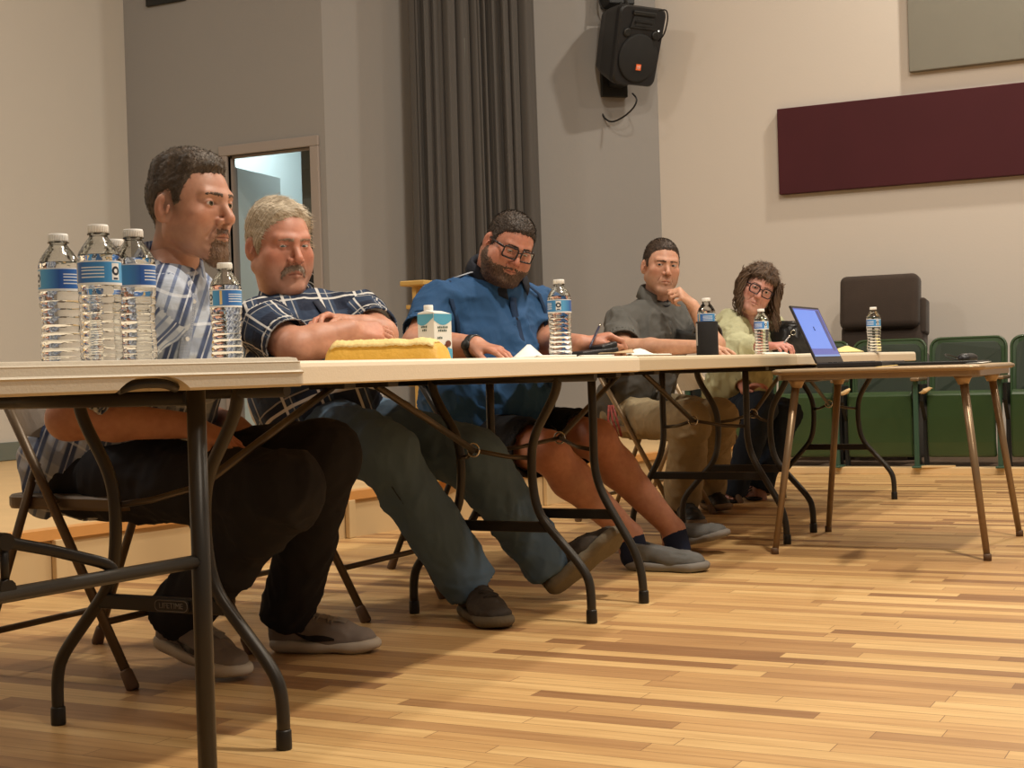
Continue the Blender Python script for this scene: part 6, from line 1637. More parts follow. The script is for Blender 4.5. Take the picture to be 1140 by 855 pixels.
    def vneck(F_, X, Y, Z):
        c = neckb + fw_ * .09 + nrm(RTV) * .012; t = (X - c[0]) * upt[0] + (Y - c[1]) * upt[1] + (Z - c[2]) * upt[2]; s_ = np.abs((X - c[0]) * ld[0] + (Y - c[1]) * ld[1] + (Z - c[2]) * ld[2]); f = (X - c[0]) * fw_[0] + (Y - c[1]) * fw_[1] + (Z - c[2]) * fw_[2]
        w_ = .045 + (t) * .22; m = np.maximum(np.maximum(s_ - w_, -.065 - f), -.17 - t); return np.maximum(F_, -m)
    so, SP = shirt(P, 'jacket', sg, T, sl, .0072, .020, 73, neck=(neckb, nrm(H - neckb), .052, .0), ref=A(.6, -.8, 0), sc2=11, extra_post=vneck)
    collar(P, 'collar', neckb + A(0, 0, .0), nrm(H - neckb + A(0, 0, .03)), fw_, .060, sg, h=.035, drop=.05, open_=42, tip=.075, width=.025)
    V, Q = sdf_mesh([tors(che + fw_ * -.004, upt, lat, .150, .112, .125, .05), tors(bel, upt, lat, .15, .115, .12, .05)], .009); to_mesh('tank_top', V, Q, pm('black_top', (.014, .012, .014), .85), P)
    trousers(P, 'trousers', M['jean_navy'], pel, hips, kn, an, r=(.090, .072, .062, .066), pelr=(.165, .13, .09), lat=lat, seed=81, h=.010)
    # hair : cap plus loose wavy locks
    hm = hair_mat('wavy_brown_hair', (.030, .017, .010), (.17, .098, .055), (220, 26, 1))
    hl = hairline([(.12, .066), (.092, .062), (.070, .060), (.048, .050), (.034, .012), (.022, -.03), (.0, -.05), (-.12, -.09)])
    overlay('hair', fd, H, B, sc, lambda X, Y, Z: Z - hl(Y) + .003 * np.sin(X * 300), lambda X, Y, Z: .009 + .008 * np.clip((Z - .03) / .06, 0, 1) + .003 * np.sin(X * 120 + Z * 60), hm, P, res=.003, rough=.009, rs=90, seed=61, noears=True, st=dict(n=5000, len=.03, comb=(0, -.3, -1), w=.0010, lift=.25))
    mb = MB(); rnd = random.Random(12)
    for k in range(230):
        side = 1 if rnd.random() < .5 else -1; a = rnd.uniform(-.5, 2.6)       # angle round the head from the temple backwards
        ax_, ay_ = side * .084 * math.cos(max(0, a - .9) * .75), .040 - .125 * min(1, max(0, a) / 2.0)
        z0 = rnd.uniform(.03, .085) if a > .3 else rnd.uniform(.05, .09)
        L_ = rnd.uniform(.11, .20); n = 12; ph = rnd.uniform(0, 6.28); wv = rnd.uniform(.007, .015); o1 = rnd.uniform(0, .018)
        pts = []; gd = B @ A(0, 0, -1)                                              # gravity in head space
        for i in range(n + 1):
            t = i / n; hang = max(0, t - .3)
            base = A(ax_ * (1 + .10 * min(1, t * 3)) + side * o1, ay_ + .02 * (a < .3), z0 - .10 * min(t, .45) / .45 * .8)
            p = base + gd * L_ * hang * 1.1
            p = p + A(side * wv * math.sin(ph + t * 11), wv * math.cos(ph + t * 10), 0)
            pts.append(H + (p * sc) @ B)
        mb.tube(pts, [.0045 * (1 - .65 * abs(2 * i / n - .9)) for i in range(n + 1)], 5)
    # fringe over the forehead
    for k in range(46):
        x0 = rnd.choice([rnd.uniform(-.055, -.02), rnd.uniform(.0, .06)]); sw_ = .02 + rnd.uniform(-.008, .012); pts = []
        for i in range(8):
            t = i / 7; x = x0 + (x0 * .25 + sw_ * (1 if x0 > 0 else .35)) * t; z = .112 - .050 * t * (1.1 if abs(x0) > .025 else .72); yy = .052 + .052 * math.sin(min(1, t * 1.15) * PI / 2) - .65 * x * x / .1
            pts.append(H + (A(x, yy, z) * sc) @ B)
        mb.tube(pts, [.0034 * (1 - .6 * i / 7) for i in range(8)], 5)
    mb.build('loose_locks', hm, P)
    brows('eyebrow', fd, H, B, sc, hair_mat('brown_brow3', (.06, .035, .025), (.10, .06, .045)), P, t=.0012, th=.003)
    iris = pm('brown_iris2', (.035, .02, .012), .2)
    for s in (-1, 1): make_eye(P, (s * .0315, .0745, .0105), .0151, B, H, sc, (.05, 1, 0), iris)
    glasses(P, H, B, sc, pm('dark_plum_frame', (.020, .008, .012), .3), w=.050, hh=.038, z0=.004, y0=.107, r=.0026, rnd=.014)
    for s_ in (1, -1):
        c_ = A(.083 * s_, -.010, -.052); MB().tube([H + ((c_ + A(.003 * s_, .014 * math.cos(a), .016 * math.sin(a))) * sc) @ B for a in np.linspace(0, 2 * PI, 18)[:-1]], .0014, 6, closed=True).build('earring', M['chrome'], P)
    for h_, t_ in fp:
        d = nrm(t_ - h_); l = A(-d[1], d[0], 0); r_ = empty('sandal', (0, 0, 0)); r_.parent = P
        V, Q = sdf_mesh([Cap(h_ + d * .03 + A(0, 0, .010), h_ + d * .13 + A(0, 0, .010), .036, .038, k=.01, dep=ZX, ratio=.26), Cap(h_ + d * .13 + A(0, 0, .010), h_ + d * .215 + A(0, 0, .010), .038, .044, k=.01, dep=ZX, ratio=.24)], .005); to_mesh('sole', V, Q, M['shoe_black'], r_)
        mb = MB()
        for (y0, y1, zz) in ((.15, .17, .062), (.19, .175, .052), (.06, .09, .09)):
            mb.tube([h_ + d * y0 + l * -.042 + A(0, 0, .012), h_ + d * (y0 * .7 + y1 * .3) + l * -.026 + A(0, 0, zz * .82), h_ + d * ((y0 + y1) / 2) + A(0, 0, zz + .003), h_ + d * (y0 * .3 + y1 * .7) + l * .026 + A(0, 0, zz * .82), h_ + d * y1 + l * .042 + A(0, 0, .012)], .007, 8, flat=.4)
        mb.build('strap', M['shoe_black'], r_)
    return P
P5 = woman()

# ================================================================== THINGS ON THE TABLES
def bottle_materials():
    m, nt, b = newmat('water_in_clear_plastic'); b.inputs['Base Color'].default_value = (.96, .98, .985, 1); b.inputs['Transmission Weight'].default_value = 1; b.inputs['IOR'].default_value = 1.30; b.inputs['Roughness'].default_value = .02
    tc = nd(nt, 'ShaderNodeTexCoord'); nz = nd(nt, 'ShaderNodeTexNoise'); nz.inputs['Scale'].default_value = 60; nz.inputs['Detail'].default_value = 2; nt.links.new(tc.outputs['Object'], nz.inputs[0])
    bp = nd(nt, 'ShaderNodeBump'); bp.inputs['Strength'].default_value = .5; bp.inputs['Distance'].default_value = .003; nt.links.new(nz.outputs[0], bp.inputs['Height']); nt.links.new(bp.outputs[0], b.inputs['Normal'])
    M['water'] = m
    m, nt, b = newmat('thin_clear_plastic'); nt.nodes.remove(b)
    g = nd(nt, 'ShaderNodeBsdfGlossy'); g.inputs['Roughness'].default_value = .08; t = nd(nt, 'ShaderNodeBsdfTransparent'); t.inputs[0].default_value = (.93, .94, .93, 1)
    mx = nd(nt, 'ShaderNodeMixShader'); lw = nd(nt, 'ShaderNodeLayerWeight'); lw.inputs[0].default_value = .35
    tc = nd(nt, 'ShaderNodeTexCoord'); nz = nd(nt, 'ShaderNodeTexNoise'); nz.inputs['Scale'].default_value = 70; nt.links.new(tc.outputs['Object'], nz.inputs[0])
    bp = nd(nt, 'ShaderNodeBump'); bp.inputs['Strength'].default_value = .5; bp.inputs['Distance'].default_value = .003; nt.links.new(nz.outputs[0], bp.inputs['Height']); nt.links.new(bp.outputs[0], g.inputs['Normal']); nt.links.new(bp.outputs[0], lw.inputs['Normal'])
    nt.links.new(lw.outputs['Fresnel'], mx.inputs[0]); nt.links.new(t.outputs[0], mx.inputs[1]); nt.links.new(g.outputs[0], mx.inputs[2]); nt.links.new(mx.outputs[0], nt.nodes['Material Output'].inputs[0])
    M['thin'] = m
    M['cap'] = pm('white_bottle_cap', (.90, .89, .86), .4)
    # label : u runs round the bottle, v up
    m, nt, b = newmat('blue_white_bottle_label'); uv = nd(nt, 'ShaderNodeUVMap'); sp = nd(nt, 'ShaderNodeSeparateXYZ'); nt.links.new(uv.outputs[0], sp.inputs[0])
    def rng(src, a, c):           # 1 inside a..c
        g1 = nd(nt, 'ShaderNodeMath', operation='GREATER_THAN'); nt.links.new(src, g1.inputs[0]); g1.inputs[1].default_value = a
        g2 = nd(nt, 'ShaderNodeMath', operation='LESS_THAN'); nt.links.new(src, g2.inputs[0]); g2.inputs[1].default_value = c
        mm = nd(nt, 'ShaderNodeMath', operation='MULTIPLY'); nt.links.new(g1.outputs[0], mm.inputs[0]); nt.links.new(g2.outputs[0], mm.inputs[1]); return mm.outputs[0]
    def mul(a, c): mm = nd(nt, 'ShaderNodeMath', operation='MULTIPLY'); nt.links.new(a, mm.inputs[0]); nt.links.new(c, mm.inputs[1]); return mm.outputs[0]
    U_, V_ = sp.outputs[0], sp.outputs[1]
    rp = nd(nt, 'ShaderNodeValToRGB'); e = rp.color_ramp.elements; rp.color_ramp.interpolation = 'LINEAR'
    e[0].position = 0; e[0].color = (.03, .10, .38, 1); e[1].position = 1; e[1].color = (.03, .10, .38, 1)
    for p_, c_ in ((.22, (.05, .20, .55, 1)), (.36, (.10, .38, .72, 1)), (.5, (.04, .14, .45, 1)), (.72, (.06, .28, .62, 1)), (.86, (.12, .42, .75, 1))): x = e.new(p_); x.color = c_
    nt.links.new(U_, rp.inputs[0]); cur = rp.outputs[0]
    def over(mask, c):
        nonlocal cur
        mx = nd(nt, 'ShaderNodeMix', data_type='RGBA'); nt.links.new(mask, mx.inputs[0]); nt.links.new(cur, mx.inputs[6]); mx.inputs[7].default_value = (*c, 1); cur = mx.outputs[2]
    W_ = (.80, .81, .82)
    for a in (.30, .44, .58, .70): over(mul(rng(V_, a, a + .045), rng(U_, .03, .22)), W_); over(mul(rng(V_, a, a + .045), rng(U_, .52, .70)), W_)
    over(mul(rng(V_, .15, .93), rng(U_, .275, .345)), W_); over(mul(rng(V_, .15, .93), rng(U_, .43, .455)), (.75, .55, .25)); over(mul(rng(V_, .2, .9), rng(U_, .76, .83)), W_)
    for c0 in (.31, .795):                     # dark round emblem on the white tile
        vm = nd(nt, 'ShaderNodeVectorMath', operation='DISTANCE'); cb = nd(nt, 'ShaderNodeCombineXYZ'); sc_ = nd(nt, 'ShaderNodeMath', operation='MULTIPLY'); nt.links.new(U_, sc_.inputs[0]); sc_.inputs[1].default_value = 5.4
        nt.links.new(sc_.outputs[0], cb.inputs[0]); nt.links.new(V_, cb.inputs[1]); nt.links.new(cb.outputs[0], vm.inputs[0]); vm.inputs[1].default_value = (c0 * 5.4, .58, 0); over(rng(vm.outputs['Value'], .09, .19), (.02, .03, .05))
        over(mul(rng(V_, .22, .30), rng(U_, c0 - .022, c0 + .022)), (.04, .06, .10))
    over(rng(V_, -1, .10), W_); over(rng(V_, .95, 2), W_)
    nt.links.new(cur, b.inputs['Base Color']); b.inputs['Roughness'].default_value = .35
    M['label'] = m
bottle_materials()
def make_bottle():
    r_ = empty('water_bottle', (0, 0, 0))
    pr = [(.0, .004), (.018, .003), (.026, 0), (.0295, .002), (.0318, .008)]
    for i in range(64):
        z = .010 + .098 * i / 63; w_ = abs(math.sin(z * PI / .0125)); pinch = .0028 * math.exp(-((z - .060) / .022) ** 2); pr.append((.0322 - .0016 * (1 - w_) - pinch, z))
    pr += [(.0322, .1095), (.0322, .113), (.0318, .1135), (.0318, .150), (.0322, .1505), (.0318, .155), (.0305, .160)]
    MB().lathe(pr, seg=32, capb=False).build('body', M['water'], r_)
    tp = [(.0308, .1602), (.0285, .1655), (.0248, .172), (.0205, .178), (.0165, .183), (.0138, .187), (.0132, .190), (.0165, .1905), (.0165, .192), (.0130, .1925), (.0128, .200)]
    MB().lathe(tp, seg=28, capb=False, capt=False).build('neck', M['thin'], r_)
    cp = [(.0142, .1925), (.0150, .193), (.0150, .204), (.0143, .205), (.0, .205)]
    mb = MB(); mb.lathe(cp, seg=24, capb=False, capt=False)
    for k in range(24):
        a = 2 * PI * k / 24; mb.box((.0151 * math.cos(a), .0151 * math.sin(a), .198), (.001, .0016, .009), Matrix.Rotation(a, 3, 'Z'))
    mb.build('cap', M['cap'], r_)
    n = 40; vs = []; fs = []
    for k in range(n + 1):
        a = 2 * PI * k / n
        for z in (.1138, .1498): vs.append((.03245 * math.cos(a), .03245 * math.sin(a), z))
    for k in range(n): fs.append((2 * k, 2 * k + 2, 2 * k + 3, 2 * k + 1))
    o = mesh_obj('label', vs, fs, M['label'], r_, smooth=True); l = o.data.uv_layers.new(name='UV')
    for p in o.data.polygons:
        for li, vi in zip(p.loop_indices, p.vertices): l.data[li].uv = ((vi // 2) / n, vi % 2)
    return r_
def bottle_at(px, cap):
    lo, hi = 1.5, 12
    for _ in range(40):
        m = (lo + hi) / 2; p = ORG + ray(px, cap) * m / FPX
        if p[2] > TOPZ + .205: hi = m
        else: lo = m
    return p
bt = None
BL = [((64.5, 262), 'leftmost water bottle of the cluster on the grey table', 0, 1), ((109, 252), 'tallest-looking front water bottle, in the middle of the cluster', 2.1, 1), ((127, 268), 'water bottle half hidden behind the two right-hand bottles of the cluster', 4, 1),
      ((148, 257), 'rightmost water bottle of the cluster, against the blue plaid shirt', 0.3, 1), ((250, 293), 'single water bottle between the goateed man and the navy plaid shirt', 3.2, 0), ((622, 314), 'water bottle standing in front of the man in blue', 1.2, 0),
      ((786, 332), 'water bottle inside the black sleeve beside the man in grey', 2.6, 0), ((847, 344), 'water bottle in front of the woman in the green jacket', 5, 0), ((972, 342), 'water bottle alone on the far table, in front of the brown recliner', 1.9, 0)]
for (pc, lab, rz, g) in BL:
    p = bottle_at(*pc)
    if bt is None: bt = make_bottle(); o = bt
    else: o = copy_tree(bt)
    o.location = (p[0], p[1], TOPZ + (.0018 if g else (.0066 if pc[0] == 622 else .0004))); vd = math.atan2(-p[1], -p[0]); o.rotation_euler = (0, 0, vd + rz)
    setp(o, lab, 'bottle', 'clear water bottles with blue and white labels')
p = bottle_at(786, 332)
kz = MB().lathe([(.0345, .001), (.0385, .001), (.0392, .006), (.0392, .118), (.038, .121), (.0345, .121), (.0345, .001)], seg=36, capb=False, capt=False).build('bottle_sleeve', pm('black_neoprene', (.010, .009, .010), .8, bump=(900, .3)))
kz.location = (p[0], p[1], TOPZ + .0006); setp(kz, 'black insulating sleeve round the water bottle beside the man in grey', 'bottle sleeve')
a_ = math.atan2(-p[1], -p[0]) - 1.15; mb = MB(); mb.box((.0398 * math.cos(a_), .0398 * math.sin(a_), .075), (.0035, .010, .078), Matrix.Rotation(a_, 3, 'Z'), bev=.001); mb.build('binding', pm('grey_binding', (.35, .33, .31), .7), kz)

# ---- padded yellow envelope
def envelope():
    b = PU(489, 401, -1.615); dep = float(b @ FWD); a = ORG + ray(360, 401) * (dep + .03) / FPX
    e = nrm(A(b[0] - a[0], b[1] - a[1], 0)); nn = A(-e[1], e[0], 0); L = float(np.linalg.norm((b - a)[:2])); W = .21
    nx, ny = 22, 60
    def hgt(s, t):
        e1 = min(1, 7 * min(s, 1 - s)); e2 = min(1, 11 * min(t, 1 - t)); base = .0445 * (max(0, e1) ** .35) * (max(0, e2) ** .35)
        return base * (1 - .10 * s) + .0030 * noise.noise(Vector((s * 4, t * 9, 0))) * min(1, e1 * e2 * 3) + .0010 * noise.noise(Vector((s * 20, t * 60, 3)))
    def pos(s, t, z): p = nn * (W * s) + e * (L * t); return (p[0], p[1], z)
    vs = []; fs = []
    for top in (1, 0):
        for i in range(nx + 1):
            for j in range(ny + 1): vs.append(pos(i / nx, j / ny, TOPZ + .0008 + (hgt(i / nx, j / ny) if top else 0)))
    N = (nx + 1) * (ny + 1)
    for top in (1, 0):
        for i in range(nx):
            for j in range(ny):
                q = (i * (ny + 1) + j, (i + 1) * (ny + 1) + j, (i + 1) * (ny + 1) + j + 1, i * (ny + 1) + j + 1)
                fs.append(tuple(reversed(q)) if top else tuple(v + N for v in q))
    r_ = empty('padded_envelope', (a[0], a[1], 0), 0, 'bulging yellow manila envelope lying along the front edge of the cream table', 'envelope')
    env = pm('manila_yellow', (.74, .42, .06), .6, bump=(90, .5), var=(25, .10))
    mesh_obj('body', vs, fs, env, r_, smooth=True)
    vs = []; fs = []
    for i in range(13):
        for j in range(ny + 1):
            s = .035 + .55 * i / 12; t = .05 + .90 * j / ny; vs.append(pos(s, t, TOPZ + .0026 + hgt(s, t) + .0016 * math.sin(t * 150 + i) ** 2 + (.002 if i == 0 else 0)))
    for i in range(12):
        for j in range(ny): fs.append((i * (ny + 1) + j, i * (ny + 1) + j + 1, (i + 1) * (ny + 1) + j + 1, (i + 1) * (ny + 1) + j))
    o = mesh_obj('flap', vs, fs, pm('pale_envelope_flap', (.84, .62, .26), .6, bump=(150, .5)), r_, smooth=True); md = o.modifiers.new('s', 'SOLIDIFY'); md.thickness = .0015
envelope()
# ---- drink carton
def carton():
    p = PV(485, 400, 3.25); p = PU(485, 400, -1.84)
    tc_ = math.atan2(-p[1], -p[0])
    r_ = empty('drink_carton', (p[0], p[1], TOPZ + .0005), tc_ + R(42), 'small white and blue drink carton with a screw cap beside the yellow envelope', 'carton')
    w, d, h = .030, .030, .118
    vs = [(-w, -d, 0), (w, -d, 0), (w, d, 0), (-w, d, 0), (-w, -d, h), (w, -d, h), (w, d, h - .004), (-w, d, h - .004), (0, -d * .9, h + .006), (0, d * .9, h + .004)]
    fs = [(3, 2, 1, 0), (0, 1, 5, 4), (1, 2, 6, 5), (2, 3, 7, 6), (3, 0, 4, 7), (4, 5, 8), (5, 6, 9, 8), (6, 7, 9), (7, 4, 8, 9)]
    white = pm('white_carton', (.80, .80, .76), .4); blue = pm('light_blue_print', (.10, .38, .58), .45); brn = pm('brown_print', (.16, .05, .03), .5); txt = pm('dark_print', (.05, .09, .07), .5)
    MB().raw(vs, fs).build('box', white, r_, bevel=.002)
    mb = MB()
    def facep(face, u, z, off=.0006):          # the two faces turned to the camera
        return {0: (w + off, u, z), 1: (u, -d - off, z), 2: (u, d + off, z), 3: (-w - off, u, z)}[face]
    mb = MB(); mb2 = MB(); mb3 = MB(); mb4 = MB()
    for face in range(4):
        n = 14; top = []; 
        wave = [(-.0295 + .059 * i / n, h - .004 - (.016 + .012 * math.sin(PI * i / n + (0.6 if face % 2 else 0))) ) for i in range(n + 1)]
        poly = [facep(face, u, z) for u, z in wave] + [facep(face, .0295, h - .004), facep(face, -.0295, h - .004)]
        mb.raw(poly, [tuple(range(len(poly)))])
        poly = [facep(face, u, z) for u, z in ((-.0295, .004), (.0295, .004), (.0295, .026), (.012, .032), (-.012, .022), (-.0295, .020))]; mb.raw(poly, [tuple(range(len(poly)))])
        for (u0, z0, l_) in ((-.018, .078, .034), (-.016, .070, .028), (-.019, .052, .018)) if face % 2 == 0 else ((-.016, .080, .026), (-.012, .072, .018), (-.012, .050, .022)):
            for k in range(int(l_ / .0055)):
                u = u0 + k * .0058; p4 = [facep(face, u, z0, .0009), facep(face, u + .004, z0, .0009), facep(face, u + .004, z0 + .0045 + .0015 * (k % 2), .0009), facep(face, u, z0 + .0045, .0009)]; mb2.raw(p4, [(0, 1, 2, 3)])
        for (u0, z0, rr_) in ((.016, .040, .008), (.008, .033, .006)):
            pts = [facep(face, u0 + rr_ * math.cos(a) * 1.2, z0 + rr_ * math.sin(a), .0011) for a in np.linspace(0, 2 * PI, 13)[:-1]]; mb3.raw(pts, [tuple(range(12))])
    mb.build('blue_print', blue, r_); mb2.build('lettering', txt, r_); mb3.build('nut_print', brn, r_)
    MB().lathe([(.0125, 0), (.0125, .004), (.011, .005), (.0118, .006), (.0118, .019), (.0108, .020), (0, .020)], (-.010, -.010, h - .001), 20, capt=False).build('cap', M['cap'], r_)
carton()
# ---- papers
paper = pm('white_paper', (.80, .78, .72), .7); kraft = pm('tan_paper', (.50, .36, .20), .7)
def sheet(name, pts, z, mat, label, cat='paper', curl=None, group=None, th=.0006):
    """pts: 4 ground corners (x,y); curl(s,t)->lift"""
    n = 10; vs = []; fs = []; P0 = [A(*q, 0) for q in pts]
    for i in range(n + 1):
        for j in range(n + 1):
            s, t = i / n, j / n; p = (P0[0] * (1 - s) + P0[1] * s) * (1 - t) + (P0[3] * (1 - s) + P0[2] * s) * t
            vs.append((p[0], p[1], z + (curl(s, t) if curl else 0)))
    for i in range(n):
        for j in range(n): fs.append((i * (n + 1) + j, (i + 1) * (n + 1) + j, (i + 1) * (n + 1) + j + 1, i * (n + 1) + j + 1))
    o = mesh_obj(name, vs, fs, mat, None, smooth=True); md = o.modifiers.new('s', 'SOLIDIFY'); md.thickness = th; md.offset = 1
    return setp(o, label, cat, group)
Z1 = TOPZ + .0007
def gp(px, u): q = PU(px, 396, u); return (q[0], q[1])
sheet('paper_sheet', [gp(574, -1.86), gp(608, -1.86), gp(604, -1.93), gp(570, -1.93)], Z1, paper, 'white sheet with one corner raised beside the hand of the man in blue', curl=lambda s, t: .004 + .042 * t * max(0, 1 - abs(s - .55) * 1.9))
sheet('paper_stack', [gp(598, -1.66), gp(642, -1.66), gp(638, -1.86), gp(594, -1.86)], Z1, paper, 'thin stack of white sheets under the bottle before the man in blue', curl=lambda s, t: .0 + .003 * s * t, th=.0055)
sheet('paper_stack', [gp(646, -1.67), gp(684, -1.67), gp(682, -1.86), gp(643, -1.86)], Z1, paper, 'thin white sheets just right of the bottle, beneath the black phone case', curl=lambda s, t: .0 + .003 * s * t, th=.0045)
sheet('paper_sheet', [gp(700, -1.76), gp(748, -1.75), gp(746, -1.92), gp(697, -1.93)], Z1, paper, 'curled white sheet under the forearm of the man in grey', curl=lambda s, t: .003 + (.005 + .020 * math.sin(PI * min(1, s * 1.35 + .12)) ** 2) * t, th=.003)
sheet('folder', [gp(668, -1.70), gp(706, -1.70), gp(704, -1.82), gp(666, -1.82)], Z1 + .0075, kraft, 'tan folder lifting at its corner beside the black phone case', 'folder', curl=lambda s, t: .002 + .020 * max(0, s - .3) * t, th=.002)
sheet('note_card', [gp(852, -1.72), gp(878, -1.72), gp(874, -1.85), gp(848, -1.85)], Z1, paper, 'small white note under the writing hand of the woman', curl=lambda s, t: .008 * t, th=.002)
# ---- phone case in the left hand of the man in blue
q = PV(661, 386, 4.74)
c_ = empty('phone_case', (q[0], q[1], TOPZ + .004), 0, 'black leather phone case held down on the table by the man in blue', 'phone case')
d1 = PV(684, 380, 4.82) - PV(640, 395, 4.66); an_ = math.atan2(d1[1], d1[0])
c_.rotation_euler = (0, 0, an_)
o = MB().box((0, 0, .018), (.165, .085, .022), Matrix.Rotation(R(-5), 3, 'Y'), bev=.009, seg=3).build('cover', pm('black_leather_case', (.012, .011, .012), .45, bump=(300, .3)), c_)
o = MB().box((.045, 0, .038), (.075, .075, .022), Matrix.Rotation(R(-12), 3, 'Y'), bev=.009, seg=3).build('flap', bpy.data.materials['black_leather_case'], c_)
# ---- pens
def pen(a, b, mat, label, r=.0042):
    r_ = empty('pen', tuple(A(*a)), 0, label, 'pen'); d = A(*b) - A(*a)
    MB().tube([(0, 0, 0), d * .12, d], [.0012, r, r], 8).build('barrel', mat, r_); MB().tube([d * .93, d * 1.03], r * 1.12, 8).build('cap', M['chrome'], r_)
h5 = PV(869, 386, 6.83)
pen(PV(866, 391, 6.80), PV(879, 374, 6.86), pm('silver_pen', (.3, .28, .27), .3, metal=.5), 'silver pen in the woman\'s hand, slanting over her note')
h3 = PV(662, 388, 4.70)
pen(PV(656, 388, 4.68), PV(668, 362, 4.78), pm('dark_blue_pen', (.02, .02, .05), .3), 'dark pen held between the fingers of the man in blue')
# ---- woman's black handbag
def handbag():
    q = PV(890, 394, 7.42)
    r_ = empty('handbag', (q[0], q[1], TOPZ), R(10), 'slouchy black leather handbag beside the woman, behind the laptop', 'handbag')
    lm = pm('black_bag_leather', (.013, .012, .012), .38, bump=(120, .4))
    P_ = [Ell((0, 0, .07), (.16, .085, .085), k=.03), Ell((-.02, 0, .13), (.12, .05, .045), k=.05), Cap((-.10, 0, .03), (.12, 0, .03), .05, .045, k=.04)]
    V, Q = sdf_mesh(P_, .007, wr=[(.012, 11, (1, 1, 1))], seed=9, post=lambda F_, X, Y, Z: np.maximum(F_, .0 - Z)); to_mesh('body', V, Q, lm, r_)
    MB().tube(round_path([(-.10, -.04, .12), (-.07, -.07, .165), (.02, -.075, .16), (.08, -.06, .10)], .03), .007, 8, flat=.6).build('strap', lm, r_)
    MB().tube([(-.02 + .012 * math.cos(a), -.080, .115 + .012 * math.sin(a)) for a in np.linspace(0, 2 * PI, 14)[:-1]], .0025, 6, closed=True).build('buckle', M['chrome'], r_)
handbag()
# ---- yellow note on the far table
a, b = gp(934, -1.68), gp(962, -1.68)
sheet('sticky_pad', [a, b, gp(958, -1.85), gp(930, -1.85)], Z1 + .0, pm('yellow_note', (.85, .70, .30), .7), 'pale yellow note paper on the far table beside the laptop screen', 'note paper', curl=lambda s, t: .004 + .034 * t * max(0, 1 - abs(s - .45) * 1.3), th=.002)
# ---- laptop and things on the card table
def laptop():
    zt = .674
    B0, B1 = PV(907, 408.5, 5.335), PV(938, 405.5, 5.66)                # hinge ends
    hx = (B0[0] + B1[0]) / 2; y0, y1 = B0[1], B1[1]; hx = -1.455
    y0 = PU(909, 409, hx)[1]; y1 = PU(938.5, 405, hx)[1]; w = y1 - y0
    r_ = empty('laptop', (hx, (y0 + y1) / 2, zt), 0, 'open black laptop with a blue screen on the small tan table', 'laptop')
    dk = pm('laptop_shell', (.022, .020, .022), .4); hw = w / 2
    MB().box((.118, 0, .011), (.236, w, .018), bev=.004).build('base', dk, r_)
    mb = MB()
    for i in range(5):
        for j in range(13): mb.box((.045 + .019 * i, -hw + .03 + (w - .06) * j / 12, .0208), (.014, (w - .06) / 12 * .78, .0022))
    mb.build('keyboard', M['blackplastic'], r_); MB().box((.19, 0, .0202), (.06, .10, .0008)).build('touchpad', pm('touchpad_grey', (.04, .04, .042), .3), r_)
    tp = PU(883, 341, hx - .10); Hh = (tp[2] - zt - .018) ; lean = math.atan2(.095, Hh); Ls = math.hypot(.095, Hh)
    rot = Matrix.Rotation(-lean, 3, 'Y'); up = rot @ Vector((0, 0, 1)); nn = rot @ Vector((1, 0, 0)); o = Vector((0, 0, .018))
    sc = empty('screen_lid', (0, 0, 0)); sc.parent = r_
    MB().box(o + up * (Ls / 2), (.008, w, Ls), rot, bev=.003).build('lid', dk, sc)
    def quad(y_0, y_1, s0, s1, off): return [o + nn * off + Vector((0, y_0, 0)) + up * s0, o + nn * off + Vector((0, y_1, 0)) + up * s0, o + nn * off + Vector((0, y_1, 0)) + up * s1, o + nn * off + Vector((0, y_0, 0)) + up * s1]
    def em(name, c, s): return pm(name, (.02, .02, .03), .3, emis=c, es=s)
    b_ = .012; MB().raw(quad(-hw + b_, hw - b_, .026, Ls - .010, .0045), [(0, 1, 2, 3)]).build('screen_glass', em('screen_violet', (.085, .11, .42), 1.0), sc)
    MB().raw(quad(-hw + b_, hw - .075, .058, Ls - .016, .0050), [(0, 1, 2, 3)]).build('screen_window', em('screen_blue', (.13, .25, .72), 1.15), sc)
    MB().raw(quad(hw - .072, hw - .03, .05, Ls - .016, .0050), [(0, 1, 2, 3)]).build('screen_panel', em('screen_dim', (.045, .055, .20), 1.0), sc)
    MB().raw(quad(-hw + b_, hw - b_, .026, .033, .0052), [(0, 1, 2, 3)]).build('taskbar', em('screen_bar', (.20, .32, .62), 1.0), sc)
    mb = MB(); c = o + nn * .0056 + up * (Ls * .60) + Vector((0, -.02, 0))
    mb.tube([c + up * .008, c - up * .008], .0012, 5); mb.tube([c + Vector((0, .008, 0)) + up * .007, c, c + Vector((0, .008, 0)) - up * .007], .0012, 5); mb.build('cursor_mark', pm('screen_mark', (.02, .02, .05), .5), sc)
    return r_
laptop()
zc = .6745
def cpt(px, u): q = PU(px, 404, u); return (q[0], q[1])
o = MB().box((0, 0, .006), (.30, .26, .011), bev=.003).build('tablet_case', M['blackplastic']); o.location = (-1.075, 5.60, zc); setp(o, 'thin black tablet case lying flat beside the laptop on the small table', 'tablet case')
ms = empty('computer_mouse', (-1.02, 5.82, zc + .012), R(70), 'dark grey mouse with its cable lying on the black case', 'computer mouse')
V, Q = sdf_mesh([Cap((-.025, 0, .006), (.025, 0, .008), .028, .026, k=.02, dep=ZX, ratio=.75)], .004, post=lambda F_, X, Y, Z: np.maximum(F_, .0005 - Z)); to_mesh('body', V, Q, M['blackplastic'], ms)
MB().tube(round_path([(.045, 0, .006), (.08, .02, .003), (.09, .07, .003), (.03, .085, .020), (-.04, .075, .028), (-.08, .04, .012), (-.10, -.02, .003)], .03), .0022, 6).build('cable', M['blackrub'], ms)
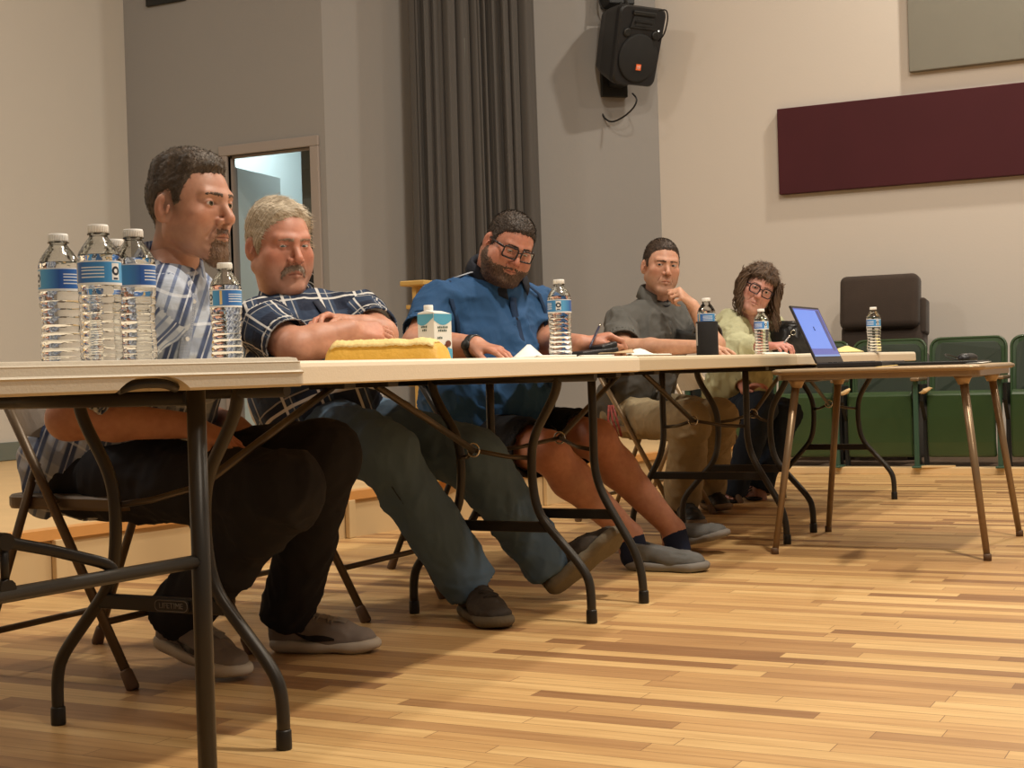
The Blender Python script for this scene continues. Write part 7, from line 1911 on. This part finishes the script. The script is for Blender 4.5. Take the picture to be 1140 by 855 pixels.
q = cpt(985, -1.20); sheet('paper_scrap', [cpt(976, -1.12), cpt(1000, -1.10), cpt(998, -1.16), cpt(974, -1.18)], zc + .0, pm('ochre_paper', (.70, .48, .16), .6), 'ochre paper strip lying between the laptop and the black case', 'paper', curl=lambda s, t: .001 + .004 * s)
sheet('paper_scrap', [(-.96, 5.44), (-.90, 5.42), (-.89, 5.56), (-.95, 5.58)], zc, paper, 'small white slip at the right side of the small tan table', 'paper', curl=lambda s, t: .003 + .004 * s * t)
# ---- red lanyard hanging from the chair of the man in grey
q0 = PV(679, 452, 6.02); mb = MB(); rnd = random.Random(2)
ly = empty('lanyard', tuple(q0), 0, 'red patterned lanyard dangling beside the tan chair of the man in grey', 'lanyard')
rb_ = pm('red_beads', (.22, .03, .02), .6, var=(90, .9))
for k in range(3):
    MB().tube([Vector(PV(678 + 2 * k, 451, 6.0)) - Vector(q0), Vector(PV(677 + 5 * k, 468, 6.0)) - Vector(q0), Vector(PV(684 + 4 * k, 486 - 4 * (k == 0), 6.0)) - Vector(q0)], .0055, 7).build('cord', rb_, ly)

# ================================================================== CAMERA, LIGHT
cam = bpy.data.cameras.new('camera'); cam.sensor_width = 36; cam.lens = FPX / 1140 * 36; cam.clip_start = .05
co = bpy.data.objects.new('camera', cam); link(co)
cr, sr = math.cos(ROLL), math.sin(ROLL)
# image x axis in world: unrolled x = x*cr - y*sr, unrolled y(down) = y*cr + x*sr
ix = RTV * cr - UPV * sr; iy_dn = -RTV * sr - UPV * cr
mw = Matrix((Vector(ix), Vector(-iy_dn), Vector(-FWD))).transposed().to_4x4(); mw.translation = Vector(ORG)
co.matrix_world = mw
SC.camera = co
def area(name, loc, tgt, size, power, col, shape='DISK', spread=180):
    l = bpy.data.lights.new(name, 'AREA'); l.energy = power; l.color = col; l.size = size; l.shape = shape; l.spread = R(spread)
    o = bpy.data.objects.new(name, l); link(o); o.location = loc
    d = Vector(tgt) - Vector(loc); o.rotation_euler = d.to_track_quat('-Z', 'Y').to_euler(); return o
WARM = (1.0, .905, .765)
area('ceiling_or_fill_lamp', (.25, 3.4, 5.5), (.1, 3.4, 0), .30, 255, WARM)
area('ceiling_or_fill_lamp', (-1.65, 5.6, 5.5), (-1.65, 5.6, 0), .30, 110, WARM)
area('ceiling_or_fill_lamp', (-.7, 9.2, 5.45), (-.9, 9.2, 0), .26, 128, WARM)
area('ceiling_or_fill_lamp', (2.6, 6.8, 5.5), (2.2, 7.0, 0), .6, 105, WARM)
area('ceiling_or_fill_lamp', (2.4, .4, 5.5), (.6, 2.2, 0), .6, 100, WARM)  # added fill, brightens the fronts of the tables
area('ceiling_or_fill_lamp', (-5.9, 2.6, 5.5), (-6.6, 4.0, 1), .8, 98, (1, .94, .84))
area('side_room_tube', (-6.75, 9.7, 2.95), (-6.6, 9.9, 0), .8, 24, (.86, .98, 1.0))
w = bpy.data.worlds.new('world'); SC.world = w; w.use_nodes = True
w.node_tree.nodes['Background'].inputs[0].default_value = (1, .90, .78, 1); w.node_tree.nodes['Background'].inputs[1].default_value = .145
SC.view_settings.view_transform = 'Standard'; SC.view_settings.look = 'None'; SC.view_settings.gamma = 1; SC.view_settings.exposure = 0
SC.view_settings.use_curve_mapping = False
SC.cycles.use_denoising = True
SC.cycles.max_bounces = 10; SC.cycles.transmission_bounces = 10; SC.cycles.transparent_max_bounces = 12; SC.cycles.diffuse_bounces = 4; SC.cycles.caustics_refractive = False; SC.cycles.caustics_reflective = False
